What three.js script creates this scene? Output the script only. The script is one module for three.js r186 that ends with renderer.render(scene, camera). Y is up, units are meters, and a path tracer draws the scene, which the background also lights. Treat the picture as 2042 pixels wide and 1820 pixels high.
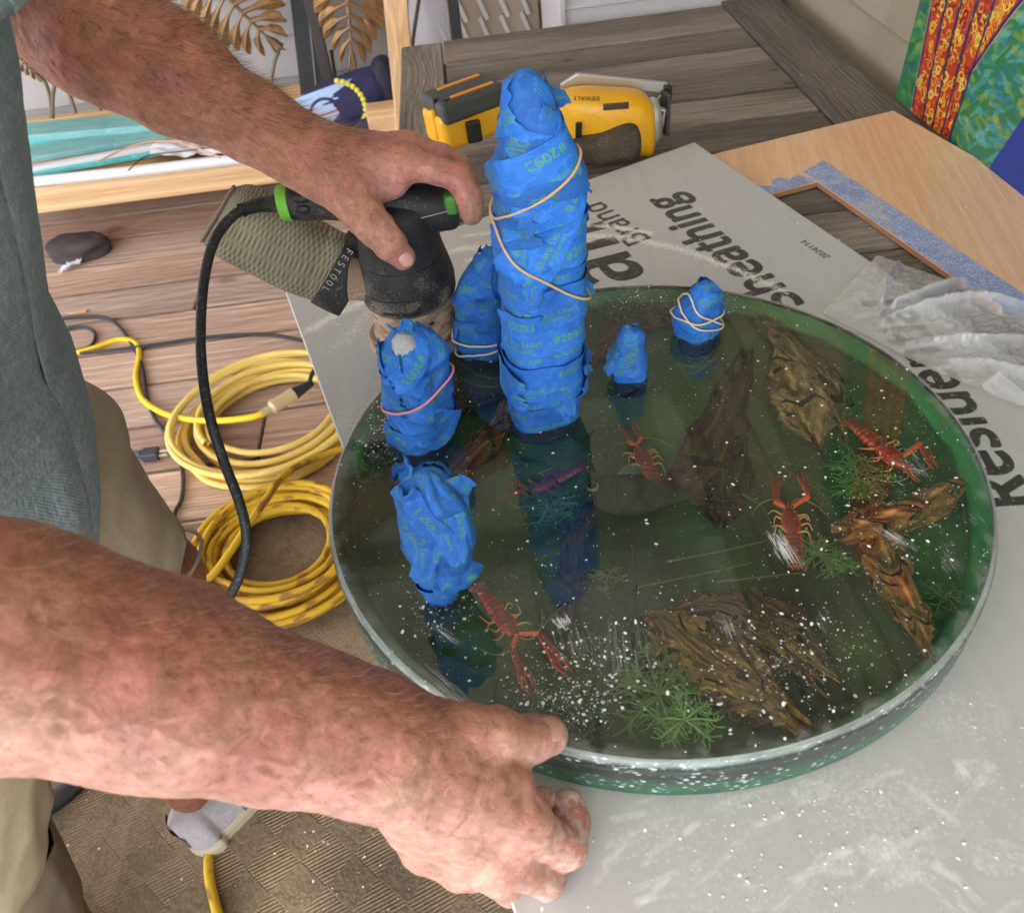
import * as THREE from 'three';
import { mergeGeometries, mergeVertices } from 'three/addons/utils/BufferGeometryUtils.js';
import { RoundedBoxGeometry } from 'three/addons/geometries/RoundedBoxGeometry.js';

// ---------------------------------------------------------------- camera, sky, sun, exposure
const W = 2042, H = 1820, FPX = 1638.95;                       // picture units used for reading positions
const CAM = new THREE.Vector3(0, 1.06, 0);
const PITCH = 0.763445, ROLL = -0.127965;
const fw = new THREE.Vector3(0, -Math.sin(PITCH), -Math.cos(PITCH));
const up0 = new THREE.Vector3(0, Math.cos(PITCH), -Math.sin(PITCH)), rt0 = new THREE.Vector3(1, 0, 0);
const rt = rt0.clone().multiplyScalar(Math.cos(ROLL)).addScaledVector(up0, Math.sin(ROLL));
const up = up0.clone().multiplyScalar(Math.cos(ROLL)).addScaledVector(rt0, -Math.sin(ROLL));
const scene = new THREE.Scene();
const camera = new THREE.PerspectiveCamera(58.081, 1024 / 912, 0.02, 400);
camera.position.copy(CAM);
camera.quaternion.setFromRotationMatrix(new THREE.Matrix4().makeBasis(rt, up, fw.clone().negate()));
camera.focus = 0.72;
camera.userData.fStop = 11.0;
scene.add(camera);
{ // bright, slightly cool overcast sky
  const w = 64, h = 32, d = new Float32Array(w * h * 4);
  for (let j = 0; j < h; j++) for (let i = 0; i < w; i++) {
    const el = (j + 0.5) / h - 0.5, k = (j * w + i) * 4, t = Math.max(0, el * 2);
    const b = el < 0 ? 0.35 : 1.0 + 0.25 * t;
    d[k] = b * 0.95; d[k + 1] = b * 0.99; d[k + 2] = b * 1.06; d[k + 3] = 1;
  }
  const t = new THREE.DataTexture(d, w, h, THREE.RGBAFormat, THREE.FloatType);
  t.mapping = THREE.EquirectangularReflectionMapping; t.magFilter = THREE.LinearFilter; t.needsUpdate = true;
  scene.background = t; scene.environment = t;
}
const sun = new THREE.DirectionalLight(0xfff6ec, 2.4);
sun.position.set(-3.0, 6.5, 5.5); sun.target.position.set(0, 0.5, 0.5);
sun.castShadow = true; sun.shadow.radius = 6; sun.shadow.mapSize.set(2048, 2048);
Object.assign(sun.shadow.camera, { left: -6, right: 6, top: 6, bottom: -6, near: 0.5, far: 30 });
scene.add(sun, sun.target);
const renderer = new THREE.WebGLRenderer({ antialias: true });
renderer.toneMapping = THREE.LinearToneMapping;
renderer.toneMappingExposure = 4.9;
renderer.shadowMap.enabled = true;

// ---------------------------------------------------------------- helpers
const V = (x, y, z) => new THREE.Vector3(x, y, z);
const ray = (x, y) => fw.clone().addScaledVector(rt, (x - 1021) / FPX).addScaledVector(up, -(y - 910) / FPX);
const pl = (x, y, Y) => { const r = ray(x, y); return CAM.clone().addScaledVector(r, (Y - CAM.y) / r.y); };      // point of a level plane
const pz = (x, y, Z) => { const r = ray(x, y); return CAM.clone().addScaledVector(r, (Z - CAM.z) / r.z); };      // point of an upright plane z = Z
const pd = (x, y, d) => CAM.clone().addScaledVector(ray(x, y), d);                                               // point at a depth
const depthOf = (p) => p.clone().sub(CAM).dot(fw);
function rng(s) { return () => { s = (s + 0x6d2b79f5) | 0; let t = Math.imul(s ^ (s >>> 15), 1 | s); t = (t + Math.imul(t ^ (t >>> 7), 61 | t)) ^ t; return ((t ^ (t >>> 14)) >>> 0) / 4294967296; }; }
const R = rng(7);
const rr = (a, b, f = R) => a + (b - a) * f();
const lerp = (a, b, t) => a + (b - a) * t, clamp = (x, a = 0, b = 1) => Math.min(b, Math.max(a, x));
const sst = (a, b, x) => { const t = clamp((x - a) / (b - a)); return t * t * (3 - 2 * t); };
const PERM = new Uint8Array(512); { const r = rng(99), p = [...Array(256).keys()]; for (let i = 255; i > 0; i--) { const j = Math.floor(r() * (i + 1)); [p[i], p[j]] = [p[j], p[i]]; } for (let i = 0; i < 512; i++) PERM[i] = p[i & 255]; }
function noise(x, y, z = 0) { // value noise, -1..1
  const X = Math.floor(x), Y = Math.floor(y), Z = Math.floor(z); x -= X; y -= Y; z -= Z;
  const u = x * x * (3 - 2 * x), v = y * y * (3 - 2 * y), w = z * z * (3 - 2 * z), a = X & 255, b = Y & 255, c = Z & 255, a1 = (a + 1) & 255, b1 = (b + 1) & 255, c1 = (c + 1) & 255;
  const h = (i, j, k) => PERM[PERM[PERM[i] + j] + k];
  const l = (p, q, t) => p + (q - p) * t;
  return l(l(l(h(a, b, c), h(a1, b, c), u), l(h(a, b1, c), h(a1, b1, c), u), v), l(l(h(a, b, c1), h(a1, b, c1), u), l(h(a, b1, c1), h(a1, b1, c1), u), v), w) / 127.5 - 1;
}
const fbm = (x, y, z = 0, o = 4) => { let s = 0, a = 0.5, n = 0; for (let i = 0; i < o; i++) { s += a * noise(x, y, z + i * 7.3); n += a; x = x * 2.03 + 11.1; y = y * 2.03 + 3.7; z *= 2.03; a *= 0.5; } return s / n; };
function tex(w, h, f, srgb = true, wrap = true) { // f(u, v) -> [r, g, b(, a)] 0..255 or a number
  const d = new Uint8Array(w * h * 4);
  for (let j = 0; j < h; j++) for (let i = 0; i < w; i++) {
    const c = f(i / w, j / h), k = (j * w + i) * 4;
    if (typeof c === 'number') { d[k] = d[k + 1] = d[k + 2] = clamp(c, 0, 255); d[k + 3] = 255; } else { d[k] = clamp(c[0], 0, 255); d[k + 1] = clamp(c[1], 0, 255); d[k + 2] = clamp(c[2], 0, 255); d[k + 3] = c[3] ?? 255; }
  }
  const t = new THREE.DataTexture(d, w, h, THREE.RGBAFormat); t.magFilter = THREE.LinearFilter; t.minFilter = THREE.LinearMipmapLinearFilter; t.generateMipmaps = true;
  if (srgb) t.colorSpace = THREE.SRGBColorSpace;
  if (wrap) t.wrapS = t.wrapT = THREE.RepeatWrapping;
  t.needsUpdate = true; return t;
}
function ctex(w, h, draw, srgb = true) { const c = document.createElement('canvas'); c.width = w; c.height = h; draw(c.getContext('2d'), w, h); const t = new THREE.CanvasTexture(c); if (srgb) t.colorSpace = THREE.SRGBColorSpace; t.wrapS = t.wrapT = THREE.RepeatWrapping; return t; }
const rep = (t, x, y, ox = 0, oy = 0) => { const c = t.clone(); c.repeat.set(x, y); c.offset.set(ox, oy); c.needsUpdate = true; return c; };
const std = (o) => new THREE.MeshStandardMaterial({ roughness: 0.7, ...o });
const phy = (o) => new THREE.MeshPhysicalMaterial({ roughness: 0.5, ...o });
const L3 = (r, g, b) => new THREE.Color().setRGB(r, g, b);
const S3 = (r, g, b) => new THREE.Color().setRGB(r / 255, g / 255, b / 255, THREE.SRGBColorSpace);
const used = {};
function numbered(n) { if (!(n in used)) { used[n] = 0; return n; } used[n]++; return n + '_' + String(used[n]).padStart(3, '0'); }
function tag(o, label, category, group, kind) { o.userData = { ...(label && { label }), ...(category && { category }), ...(group && { group }), ...(kind && { kind }) }; return o; }
const shade = (m) => { m.castShadow = m.receiveShadow = true; return m; };
function part(name, geo, mat, parent) { const m = shade(new THREE.Mesh(Array.isArray(geo) ? join(geo) : geo, mat)); m.name = name; (parent || scene).add(m); return m; }
function thing(name, label, category, group, pos) { const g = new THREE.Group(); g.name = numbered(name); if (pos) g.position.copy(pos); tag(g, label, category, group); scene.add(g); return g; }
function solo(name, geo, mat, label, category, group, kind) { const m = part(numbered(name), geo, mat, scene); return tag(m, label, category, group, kind); }
function local(g, root) { root.updateMatrixWorld(true); return g.clone().applyMatrix4(root.matrixWorld.clone().invert()); }
function join(list) { const gs = list.map((g) => { const n = g.index ? g.toNonIndexed() : g.clone(); for (const k of Object.keys(n.attributes)) if (!['position', 'normal', 'uv', 'color'].includes(k)) n.deleteAttribute(k); n.morphAttributes = {}; return n; }); const hasC = gs.some((g) => g.attributes.color); for (const g of gs) { if (!g.attributes.uv) g.setAttribute('uv', new THREE.BufferAttribute(new Float32Array(g.attributes.position.count * 2), 2)); if (hasC && !g.attributes.color) g.setAttribute('color', new THREE.BufferAttribute(new Float32Array(g.attributes.position.count * 3).fill(1), 3)); } return mergeGeometries(gs); }
// box with rounded edges, uv in metres (longest side along u)
function box(w, h, d, x = 0, y = 0, z = 0, r = 0.003, seg = 2) {
  const g = new RoundedBoxGeometry(w, h, d, seg, Math.min(r, w / 2.05, h / 2.05, d / 2.05)); boxUV(g); g.translate(x, y, z); return g;
}
function boxUV(g, ou = 0, ov = 0) { // triplanar-like uv in metres
  const p = g.attributes.position, n = g.attributes.normal, uv = new Float32Array(p.count * 2);
  g.computeBoundingBox(); const s = g.boundingBox.getSize(V(0, 0, 0)), ax = s.x >= s.z ? 0 : 1;
  for (let i = 0; i < p.count; i++) {
    const X = p.getX(i), Y = p.getY(i), Z = p.getZ(i), nx = Math.abs(n.getX(i)), ny = Math.abs(n.getY(i)), nz = Math.abs(n.getZ(i));
    let a, b;
    if (s.y > s.x && s.y > s.z) { a = Y; b = nx > nz ? Z : X; }
    else if (ny >= nx && ny >= nz) { a = ax ? Z : X; b = ax ? X : Z; } else if (nx > nz) { a = ax ? Z : Y; b = ax ? Y : Z; } else { a = ax ? Y : X; b = ax ? X : Y; }
    uv[i * 2] = a + ou; uv[i * 2 + 1] = b + ov;
  }
  g.setAttribute('uv', new THREE.BufferAttribute(uv, 2)); return g;
}
// tube along points, uv in metres (u along)
function tube(pts, r, seg = 0, rad = 8, closed = false, tension = 0.5) {
  const c = new THREE.CatmullRomCurve3(pts, closed, 'centripetal', tension); const n = seg || Math.max(8, pts.length * 8);
  const g = new THREE.TubeGeometry(c, n, typeof r === 'number' ? r : 1, rad, closed), L = c.getLength();
  if (typeof r === 'function') { const p = g.attributes.position, nn = g.attributes.normal; for (let i = 0; i <= n; i++) for (let j = 0; j <= rad; j++) { const k = i * (rad + 1) + j, s = r(i / n) - 1; p.setXYZ(k, p.getX(k) + nn.getX(k) * s, p.getY(k) + nn.getY(k) * s, p.getZ(k) + nn.getZ(k) * s); } g.computeVertexNormals(); }
  const uv = g.attributes.uv; for (let i = 0; i < uv.count; i++) uv.setXY(i, uv.getX(i) * L, uv.getY(i) * (typeof r === 'number' ? r : r(0.5)) * 6.28);
  return g;
}
// grid surface from f(u, v) -> Vector3, uv from g(u, v)
function sheet(nu, nv, f, uvf = (u, v) => [u, v], closedU = false) {
  const P = [], U = [], I = [];
  for (let j = 0; j <= nv; j++) for (let i = 0; i <= nu; i++) { const p = f(i / nu, j / nv); P.push(p.x, p.y, p.z); U.push(...uvf(i / nu, j / nv)); }
  for (let j = 0; j < nv; j++) for (let i = 0; i < nu; i++) { const a = j * (nu + 1) + i, b = a + 1, c = a + nu + 1, d = c + 1; I.push(a, b, d, a, d, c); }
  const g = new THREE.BufferGeometry(); g.setAttribute('position', new THREE.Float32BufferAttribute(P, 3)); g.setAttribute('uv', new THREE.Float32BufferAttribute(U, 2)); g.setIndex(I); g.computeVertexNormals();
  if (closedU) { const n = g.attributes.normal; for (let j = 0; j <= nv; j++) { const a = j * (nu + 1), b = a + nu; const v = V(n.getX(a) + n.getX(b), n.getY(a) + n.getY(b), n.getZ(a) + n.getZ(b)).normalize(); n.setXYZ(a, v.x, v.y, v.z); n.setXYZ(b, v.x, v.y, v.z); } }
  return g;
}
// give an open sheet a thickness
function thicken(g, t) {
  const p = g.attributes.position, n = g.attributes.normal, N = p.count, P = [...p.array], U = [...g.attributes.uv.array, ...g.attributes.uv.array], I = [...g.index.array], q = [];
  for (let i = 0; i < N; i++) P.push(p.getX(i) - n.getX(i) * t, p.getY(i) - n.getY(i) * t, p.getZ(i) - n.getZ(i) * t);
  const E = new Map(), src = g.index.array;
  for (let i = 0; i < src.length; i += 3) { for (const [a, b] of [[src[i], src[i + 1]], [src[i + 1], src[i + 2]], [src[i + 2], src[i]]]) { const k = b + '_' + a; if (E.has(k)) E.delete(k); else E.set(a + '_' + b, [a, b]); } q.push(src[i] + N, src[i + 2] + N, src[i + 1] + N); }
  for (const v of q) I.push(v);
  for (const [a, b] of E.values()) I.push(b, a, a + N, b, a + N, b + N);
  const o = new THREE.BufferGeometry(); o.setAttribute('position', new THREE.Float32BufferAttribute(P, 3)); o.setAttribute('uv', new THREE.Float32BufferAttribute(U, 2)); o.setIndex(I);
  o.computeVertexNormals(); return o;
}
// ---------------------------------------------------------------- surfaces
function woodTex(seed, dark, light, o = {}) {
  const { w = 1024, h = 256, ring = 9, streak = 0.6, grey = 0, knots = 2 } = o, r = rng(seed), K = [...Array(knots)].map(() => [r(), r(), 0.02 + 0.02 * r()]), ox = r() * 50;
  const f = (u, v) => {
    let vv = v; let k = 0;
    for (const [ku, kv, s] of K) { const dx = (u - ku) * 3, dy = v - kv, q = Math.exp(-(dx * dx + dy * dy) / (s * 2.2)); vv += q * 0.25 * Math.sign(dy || 1) * 0.6; k = Math.max(k, Math.exp(-(dx * dx + dy * dy) / (s * s * 4))); }
    const warp = fbm(u * 2.2 + ox, vv * 2.4, seed, 3) * 0.22;
    const rg = Math.pow(0.5 + 0.5 * Math.sin((vv + warp) * ring * 6.28), 1.6);
    const fine = fbm(u * 9 + ox, v * 90, seed + 3, 3), fib = fbm(u * 40, v * 240, seed + 5, 2), big = fbm(u * 1.5, v * 2, seed + 9, 3);
    return [clamp(0.5 + (rg - 0.5) * streak + fine * 0.5 + fib * 0.3 + big * 0.16 - k * 0.8), clamp(0.5 + (rg - 0.5) * 0.5 + fine * 0.6 + fib * 0.5), big];
  };
  const grid = new Float32Array(w * h * 3);
  for (let j = 0; j < h; j++) for (let i = 0; i < w; i++) grid.set(f(i / w, j / h), (j * w + i) * 3);
  const at = (u, v) => (Math.min(h - 1, Math.floor(v * h)) * w + Math.min(w - 1, Math.floor(u * w))) * 3;
  const map = tex(w, h, (u, v) => { const k = at(u, v), t = grid[k], g = grid[k + 2]; return [0, 1, 2].map((c) => lerp(dark[c], light[c], t) * (1 + grey * g)); });
  const bump = tex(w, h, (u, v) => grid[at(u, v) + 1] * 255, false);
  for (const t of [map, bump]) t.wrapS = t.wrapT = THREE.MirroredRepeatWrapping;
  return { map, bump };
}
function woodMat(t, len, wid, rough = 0.75, bs = 0.0012, ox = 0, oy = 0, extra = {}) { return std({ map: rep(t.map, 1 / len, 1 / wid, ox, oy), bumpMap: rep(t.bump, 1 / len, 1 / wid, ox, oy), bumpScale: bs, roughness: rough, ...extra }); }
const deckT = [woodTex(11, [166, 136, 117], [238, 218, 202], { w: 2048, ring: 13, streak: 0.15, grey: 0.1, knots: 3 }), woodTex(12, [162, 138, 121], [234, 214, 199], { w: 2048, ring: 11, streak: 0.17, grey: 0.1, knots: 2 })];
const deckM = [0, 1, 2, 3, 4, 5].map((i) => woodMat(deckT[i % 2], 1.25, 0.29, 0.72, 0.0012, i * 0.31, i * 0.43, { color: L3(...[[1, 1, 1], [0.84, 0.82, 0.82], [1.0, 0.95, 0.92], [0.74, 0.72, 0.73], [0.9, 0.9, 0.91], [0.95, 0.86, 0.81]][i]) }));
const greyT = [woodTex(21, [96, 88, 79], [166, 157, 146], { ring: 10, streak: 0.13, grey: 0.18, knots: 0 }), woodTex(22, [92, 84, 76], [158, 149, 138], { ring: 12, streak: 0.12, grey: 0.2, knots: 1 })];
const greyM = [0, 1, 2, 3].map((i) => woodMat(greyT[i % 2], 0.55, 0.13, 0.85, 0.0012, i * 0.27, i * 0.37, { color: L3(...[[0.9, 0.9, 0.9], [0.76, 0.75, 0.74], [0.98, 0.96, 0.94], [0.84, 0.83, 0.82]][i]) }));
const pineT = woodTex(31, [205, 160, 112], [240, 205, 160], { ring: 4, streak: 0.5, knots: 1 });
const pineM = [0, 1, 2].map((i) => woodMat(pineT, 0.9, 0.12, 0.6, 0.0003, i * 0.33, i * 0.41));

// ---------------------------------------------------------------- deck, ground, walls, roof
{ const g = new THREE.PlaneGeometry(300, 300, 1, 1); g.rotateX(-Math.PI / 2); g.translate(0, -0.7, 0);
  const gt = tex(256, 256, (u, v) => { const n = fbm(u * 20, v * 20, 1, 4); return [178 + 24 * n, 181 + 24 * n, 182 + 22 * n]; });
  solo('ground', g, std({ map: rep(gt, 60, 60), roughness: 1 }), 'pale paved ground beyond the porch', null, null, 'structure'); }
{ const deck = thing('deck_floor', 'weathered pinkish brown plank deck floor', null); deck.userData.kind = 'structure';
  const pitch = 0.1435, z0 = -1.481 - 9 * pitch;
  for (let i = 0; i < 29; i++) {
    const z = z0 + (i + 0.5) * pitch, off = rr(-0.3, 0.3), g = box(2.7, 0.036, pitch - 0.0075, 0, 0, 0, 0.005, 1), g2 = box(2.7, 0.036, pitch - 0.0075, 0, 0, 0, 0.005, 1);
    boxUV(g, rr(0, 9), rr(0, 4)); boxUV(g2, rr(0, 9), rr(0, 4));
    const a = part('plank', g, deckM[Math.floor(rr(0, 6))], deck), b = part('plank', g2, deckM[Math.floor(rr(0, 6))], deck);
    const cut = (i % 2 ? -2.6 : -3.2) + off; a.position.set(cut - 1.352, -0.018 + rr(-0.001, 0.001), z); b.position.set(cut + 1.352, -0.018 + rr(-0.001, 0.001), z);
    const c = part('plank', g, deckM[Math.floor(rr(0, 6))], deck); c.position.set(cut + 1.352 + 2.704, -0.018 + rr(-0.001, 0.001), z);
  }
  part('underlay', box(6.4, 0.02, 4.7, -1.6, -0.06, -0.5), std({ color: L3(0.012, 0.01, 0.008), roughness: 1 }), deck);
  part('joist_frame', [box(7, 0.15, 0.05, -1.2, -0.115, -2.6), box(7, 0.15, 0.05, -1.2, -0.115, 1.2), box(7, 0.15, 0.05, -1.2, -0.115, -0.9)], std({ color: L3(0.12, 0.09, 0.07) }), deck);
}
const wallT = tex(256, 256, (u, v) => { const n = fbm(u * 6, v * 6, 4, 3) * 5 + fbm(u * 90, v * 90, 5, 2) * 4; return [176 + n, 173 + n, 174 + n]; });
const wallT2 = tex(256, 256, (u, v) => { const n = fbm(u * 4, v * 9, 8, 4) * 8 + fbm(u * 90, v * 90, 5, 2) * 4; return [158 + n, 147 + n, 126 + n]; });
const wallM = std({ map: rep(wallT, 2, 2), roughness: 0.6 }), wallM2 = std({ map: rep(wallT2, 2, 2), roughness: 0.65 });
function siding(name, label, len, rows, ex, m, place) { // clapboard rows, each a board tilted over the one below
  const g = thing(name, label, 'wall');
  const s = new THREE.Shape(); s.moveTo(0, 0); s.lineTo(0.019, 0); s.quadraticCurveTo(0.021, 0.001, 0.021, 0.004); s.lineTo(0.006, ex + 0.012); s.lineTo(0, ex + 0.012); s.closePath();
  const e = new THREE.ExtrudeGeometry(s, { depth: len, bevelEnabled: false }); e.translate(0, 0, -len / 2); boxUV(e);
  const mats = [m, m.clone(), m.clone()]; mats[1].color = L3(0.95, 0.95, 0.95); mats[2].color = L3(0.98, 0.97, 0.95);
  for (let i = 0; i < rows; i++) { const b = part('board', e, mats[i % 3], g); b.position.set(rr(-0.0008, 0.0008), i * ex, 0); }
  part('sheathing', box(0.06, rows * ex, len, -0.032, rows * ex / 2, 0), m, g);
  place(g); return g;
}
siding('house_wall', 'white lap-sided house wall behind the pine box and metal leaves', 6, 21, 0.118, wallM, (g) => { g.rotation.y = -Math.PI / 2; g.position.set(-1.6, -0.03, -2.72); });
siding('side_wall', 'beige lap-sided wall along the right edge of the slatted table', 4.6, 17, 0.15, wallM2, (g) => { g.rotation.y = Math.PI; g.position.set(0.725, -0.03, -0.42); });
{ const ceil = thing('ceiling', 'white boarded porch ceiling', null); ceil.userData.kind = 'structure';
  const m = std({ color: L3(0.9, 0.89, 0.87), roughness: 0.6 }), m2 = std({ color: L3(0.7, 0.68, 0.65), roughness: 0.6 }), bd = box(0.142, 0.02, 4.7, 0, 0, 0, 0.006, 1);
  for (let i = 0; i < 37; i++) { const b = part('board', bd, i % 3 ? m : m2, ceil); b.position.set(-4.35 + i * 0.148, 2.42 + rr(-0.001, 0.001), -0.45); }
  part('roof_slab', box(5.8, 0.12, 5, -1.7, 2.5, -0.4), m2, ceil);
  for (const z of [-1.9, -0.9, 0.3]) part('beam', box(5.4, 0.09, 0.09, -1.7, 2.36, z), std({ color: L3(0.3, 0.27, 0.24) }), ceil);
}
for (const [x, z, l] of [[-4.2, 1.8, 'white porch post at the far left corner of the deck'], [0.62, 1.8, 'white porch post beside the right-hand wall']]) { const p = thing('porch_post', l, 'post', null, V(x, 0, z)); part('shaft', box(0.11, 2.31, 0.11, 0, 1.155, 0, 0.006), wallM, p); part('foot', box(0.15, 0.12, 0.15, 0, 0.06, 0, 0.006), wallM, p); }

// ---------------------------------------------------------------- rug
{ const A = pl(274, 1058, 0.006), n = 1024;
  const cell = (u, v) => { // diagonal basket pattern: blocks of ribs, alternately turned
    const s = 12, wx = 0.006 * noise(u * 9, v * 9, 3) + 0.003 * noise(u * 30, v * 30, 5), wy = 0.006 * noise(u * 9, v * 9, 13), x = (u + v + wx) * s, y = (u - v + wy) * s, a = Math.floor(x), b = Math.floor(y), fx = x - a, fy = y - b, odd = (a + b) & 1;
    const seam = odd ? Math.min(fy, 1 - fy) : Math.min(fx, 1 - fx); return [odd, fx, fy, seam, a, b];
  };
  const H = (u, v) => { const [odd, fx, fy, seam, a, b] = cell(u, v); const q = noise(u * 300, v * 300, 2) * 0.5 + 0.5; const w = noise(u * 40, v * 40) * 0.06, rib = odd ? 0.5 + 0.5 * Math.sin((u * 60 + v * 160 + w) * 6.28) : 0.55 + 0.35 * fbm(u * 120, v * 120, 3, 2); const cr = (odd && seam < 0.03 && noise(a * 3.3, b * 5.1) > -0.2) ? 0.5 : 1; return (rib * 0.75 + q * 0.25) * cr; };
  const map = tex(n, n, (u, v) => { const [odd, , , seam, a, b] = cell(u, v), h = H(u, v), l = fbm(u * 7, v * 7, 3, 4), f = noise(u * 420, v * 420); const t = 0.74 + 0.22 * h + 0.3 * l + 0.1 * f + (odd ? 0.05 : -0.04); return [152 * t, 133 * t, 106 * t]; });
  const bump = tex(n, n, (u, v) => H(u, v) * 255, false);
  const g = box(2.6, 0.006, 2.5, 0, 0, 0, 0.0028, 1); boxUV(g);
  const m = solo('outdoor_rug', g, std({ map: rep(map, 1.25, 1.25), bumpMap: rep(bump, 1.25, 1.25), bumpScale: 0.0019, roughness: 1 }), 'tan woven outdoor rug with an embossed diagonal pattern lying on the deck', 'rug');
  m.position.set(-0.55, 0.0045, A.z + 1.25); m.rotation.y = 0.018;
}

// ---------------------------------------------------------------- slatted patio table
const TY = 0.517, PY = 0.536, DY = 0.58, PT = PY - TY;
const TL = -0.119, TR = 0.664, TB = -1.815, TF = -0.40;
{ const t = thing('patio_table', 'weathered grey-brown slatted wooden patio table under the panels and power tool', 'table', null, V(0, 0, 0));
  const y = TY - 0.0125, lb = 0.084, rb = 0.112;
  const put = (name, g, i) => { boxUV(g, rr(0, 5), rr(0, 3)); return part(name, g, greyM[i % 4], t); };
  put('frame_board', box(lb, 0.025, TF - TB, TL + lb / 2, y, (TF + TB) / 2, 0.004), 2);
  put('frame_board', box(rb, 0.025, TF - TB + 0.03, TR - rb / 2, y + 0.0006, (TF + TB - 0.03) / 2, 0.004), 1);
  const zs = [[1483, 56], [1519, 92], [1555, 132], [1595, 172], [1642, 218]].map(([a, b]) => pl(a, b, TY).z), pitch = (zs[4] - zs[0]) / 4, x0 = TL + lb + 0.004, x1 = TR - rb - 0.004;
  for (let i = -1; i < 12; i++) { const za = i < 0 ? TB - 0.01 : zs[0] + i * pitch, zb = zs[0] + (i + 1) * pitch - 0.008; if (zb > TF) break;
    put('slat', box(x1 - x0, 0.022, zb - za, (x0 + x1) / 2, y + rr(-0.0012, 0.0008), (za + zb) / 2, 0.003), i + 3); }
  put('apron', box(0.022, 0.06, TF - TB - 0.1, TL + 0.06, TY - 0.056, (TF + TB) / 2), 1); put('apron', box(0.022, 0.06, TF - TB - 0.1, TR - 0.06, TY - 0.056, (TF + TB) / 2), 2);
  put('apron', box(TR - TL - 0.15, 0.06, 0.022, (TL + TR) / 2, TY - 0.057, TF - 0.06), 0); put('apron', box(TR - TL - 0.15, 0.06, 0.022, (TL + TR) / 2, TY - 0.057, TB + 0.06), 3);
  for (const [x, z] of [[TL + 0.06, TF - 0.06], [TR - 0.06, TF - 0.06], [TL + 0.06, TB + 0.06], [TR - 0.06, TB + 0.06]]) put('leg', box(0.06, TY - 0.092, 0.06, x, (TY - 0.092) / 2 + 0.001, z, 0.004), 1);
}

// ---------------------------------------------------------------- plywood sheet with a cut-out
const flat = (pts) => { const s = new THREE.Shape(); pts.forEach((p, i) => (i ? s.lineTo(p.x, -p.z) : s.moveTo(p.x, -p.z))); return s; };
function slab(shape, y0, t, bev = 0.0006) { const g = new THREE.ExtrudeGeometry(shape, { depth: t - 2 * bev, bevelEnabled: true, bevelThickness: bev, bevelSize: bev, bevelOffset: -bev, bevelSegments: 1, curveSegments: 8 }); g.rotateX(-Math.PI / 2); g.translate(0, y0 + bev, 0); return g; }
{ const y = TY + 0.0075, P0 = pl(1782, 220, y), P1 = pl(1426, 306, y), P2 = pl(2042, 367, y);
  const e1 = P1.clone().sub(P0).normalize(), e2 = V(-e1.z, 0, e1.x); if (e2.z < 0) e2.negate();
  const e2b = P2.clone().sub(P0).normalize();
  const at = (a, b) => P0.clone().addScaledVector(e1, a).addScaledVector(e2b, b);
  const Q0 = pl(1631, 364, y), Qa = pl(1537, 389, y).sub(Q0).normalize(), Qb = pl(1876, 536, y).sub(Q0).normalize();
  const q = (a, b) => Q0.clone().addScaledVector(Qa, a).addScaledVector(Qb, b);
  const s = flat([at(0, 0), at(0.62, 0), at(0.62, 0.85), at(0, 0.85)]); const h = new THREE.Path(); [q(0, 0), q(0, 0.52), q(0.3, 0.52), q(0.3, 0)].forEach((p, i) => (i ? h.lineTo(p.x, -p.z) : h.moveTo(p.x, -p.z))); h.closePath(); s.holes.push(h);
  const ang = Math.atan2(-e2b.z, e2b.x);
  const pt = woodTex(41, [226, 178, 134], [244, 206, 166], { w: 1024, h: 512, ring: 2.2, streak: 0.3, knots: 0 });
  const mk = (t) => { const c = rep(t, 1.2, 2.2); c.rotation = -ang; return c; };
  const edge = std({ map: rep(tex(8, 128, (u, v) => ((v * 6) % 1 < 0.5 ? [150, 96, 66] : [196, 146, 104])), 1, 90), roughness: 0.8 });
  const root = thing('plywood_sheet', 'pale orange plywood sheet with a taped rectangular cut-out on the table', 'plywood', null);
  part('sheet', slab(s, TY + 0.001, 0.0065), [std({ map: mk(pt.map), bumpMap: mk(pt.bump), bumpScale: 0.0002, roughness: 0.62 }), edge], root);
  const tt = tex(256, 256, (u, v) => { const n = fbm(u * 10, v * 10, 3, 4), d = noise(u * 120, v * 120) > 0.25 ? 34 : 0, p = sst(0.1, 0.5, fbm(u * 3, v * 3, 9, 3)); return [lerp(146 + 18 * n + d, 206, p * 0.5), lerp(158 + 18 * n + d, 196, p * 0.5), lerp(196 + 14 * n + d * 0.6, 176, p * 0.5)]; });
  const tm = std({ map: rep(tt, 6, 6), roughness: 0.85 });
  const jag = (a, b, n, amp, f) => { const o = []; for (let i = 0; i <= n; i++) o.push(f(lerp(a, b, i / n), (i % 2 ? 1 : -0.6) * amp * rr(0.2, 1))); return o; };
  // strip along the right-hand side of the hole, strip along its far side
  const w = 0.042;
  const s1 = [...[q(0.001, -0.034), q(-w, -0.052)], ...jag(-0.05, 0.55, 9, 0.0006, (b, k) => q(-w + k, b)), q(-0.0015, 0.55), q(-0.0015, -0.006)];
  const s2 = [q(0.003, -0.002), q(0.003, -0.012), q(0.012, -0.03), q(0.028, -0.024), q(0.036, -0.036), q(0.05, -0.034), q(0.056, -0.018), q(0.075, -0.03), q(0.098, -0.031), q(0.12, -0.028), q(0.2, -0.032), q(0.2, -0.002)];
  part('masking_tape', slab(flat(s1), TY + 0.0077, 0.0006, 0.0001), tm, root); part('masking_tape', slab(flat(s2), TY + 0.0084, 0.0006, 0.0001), tm, root);
}

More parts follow.
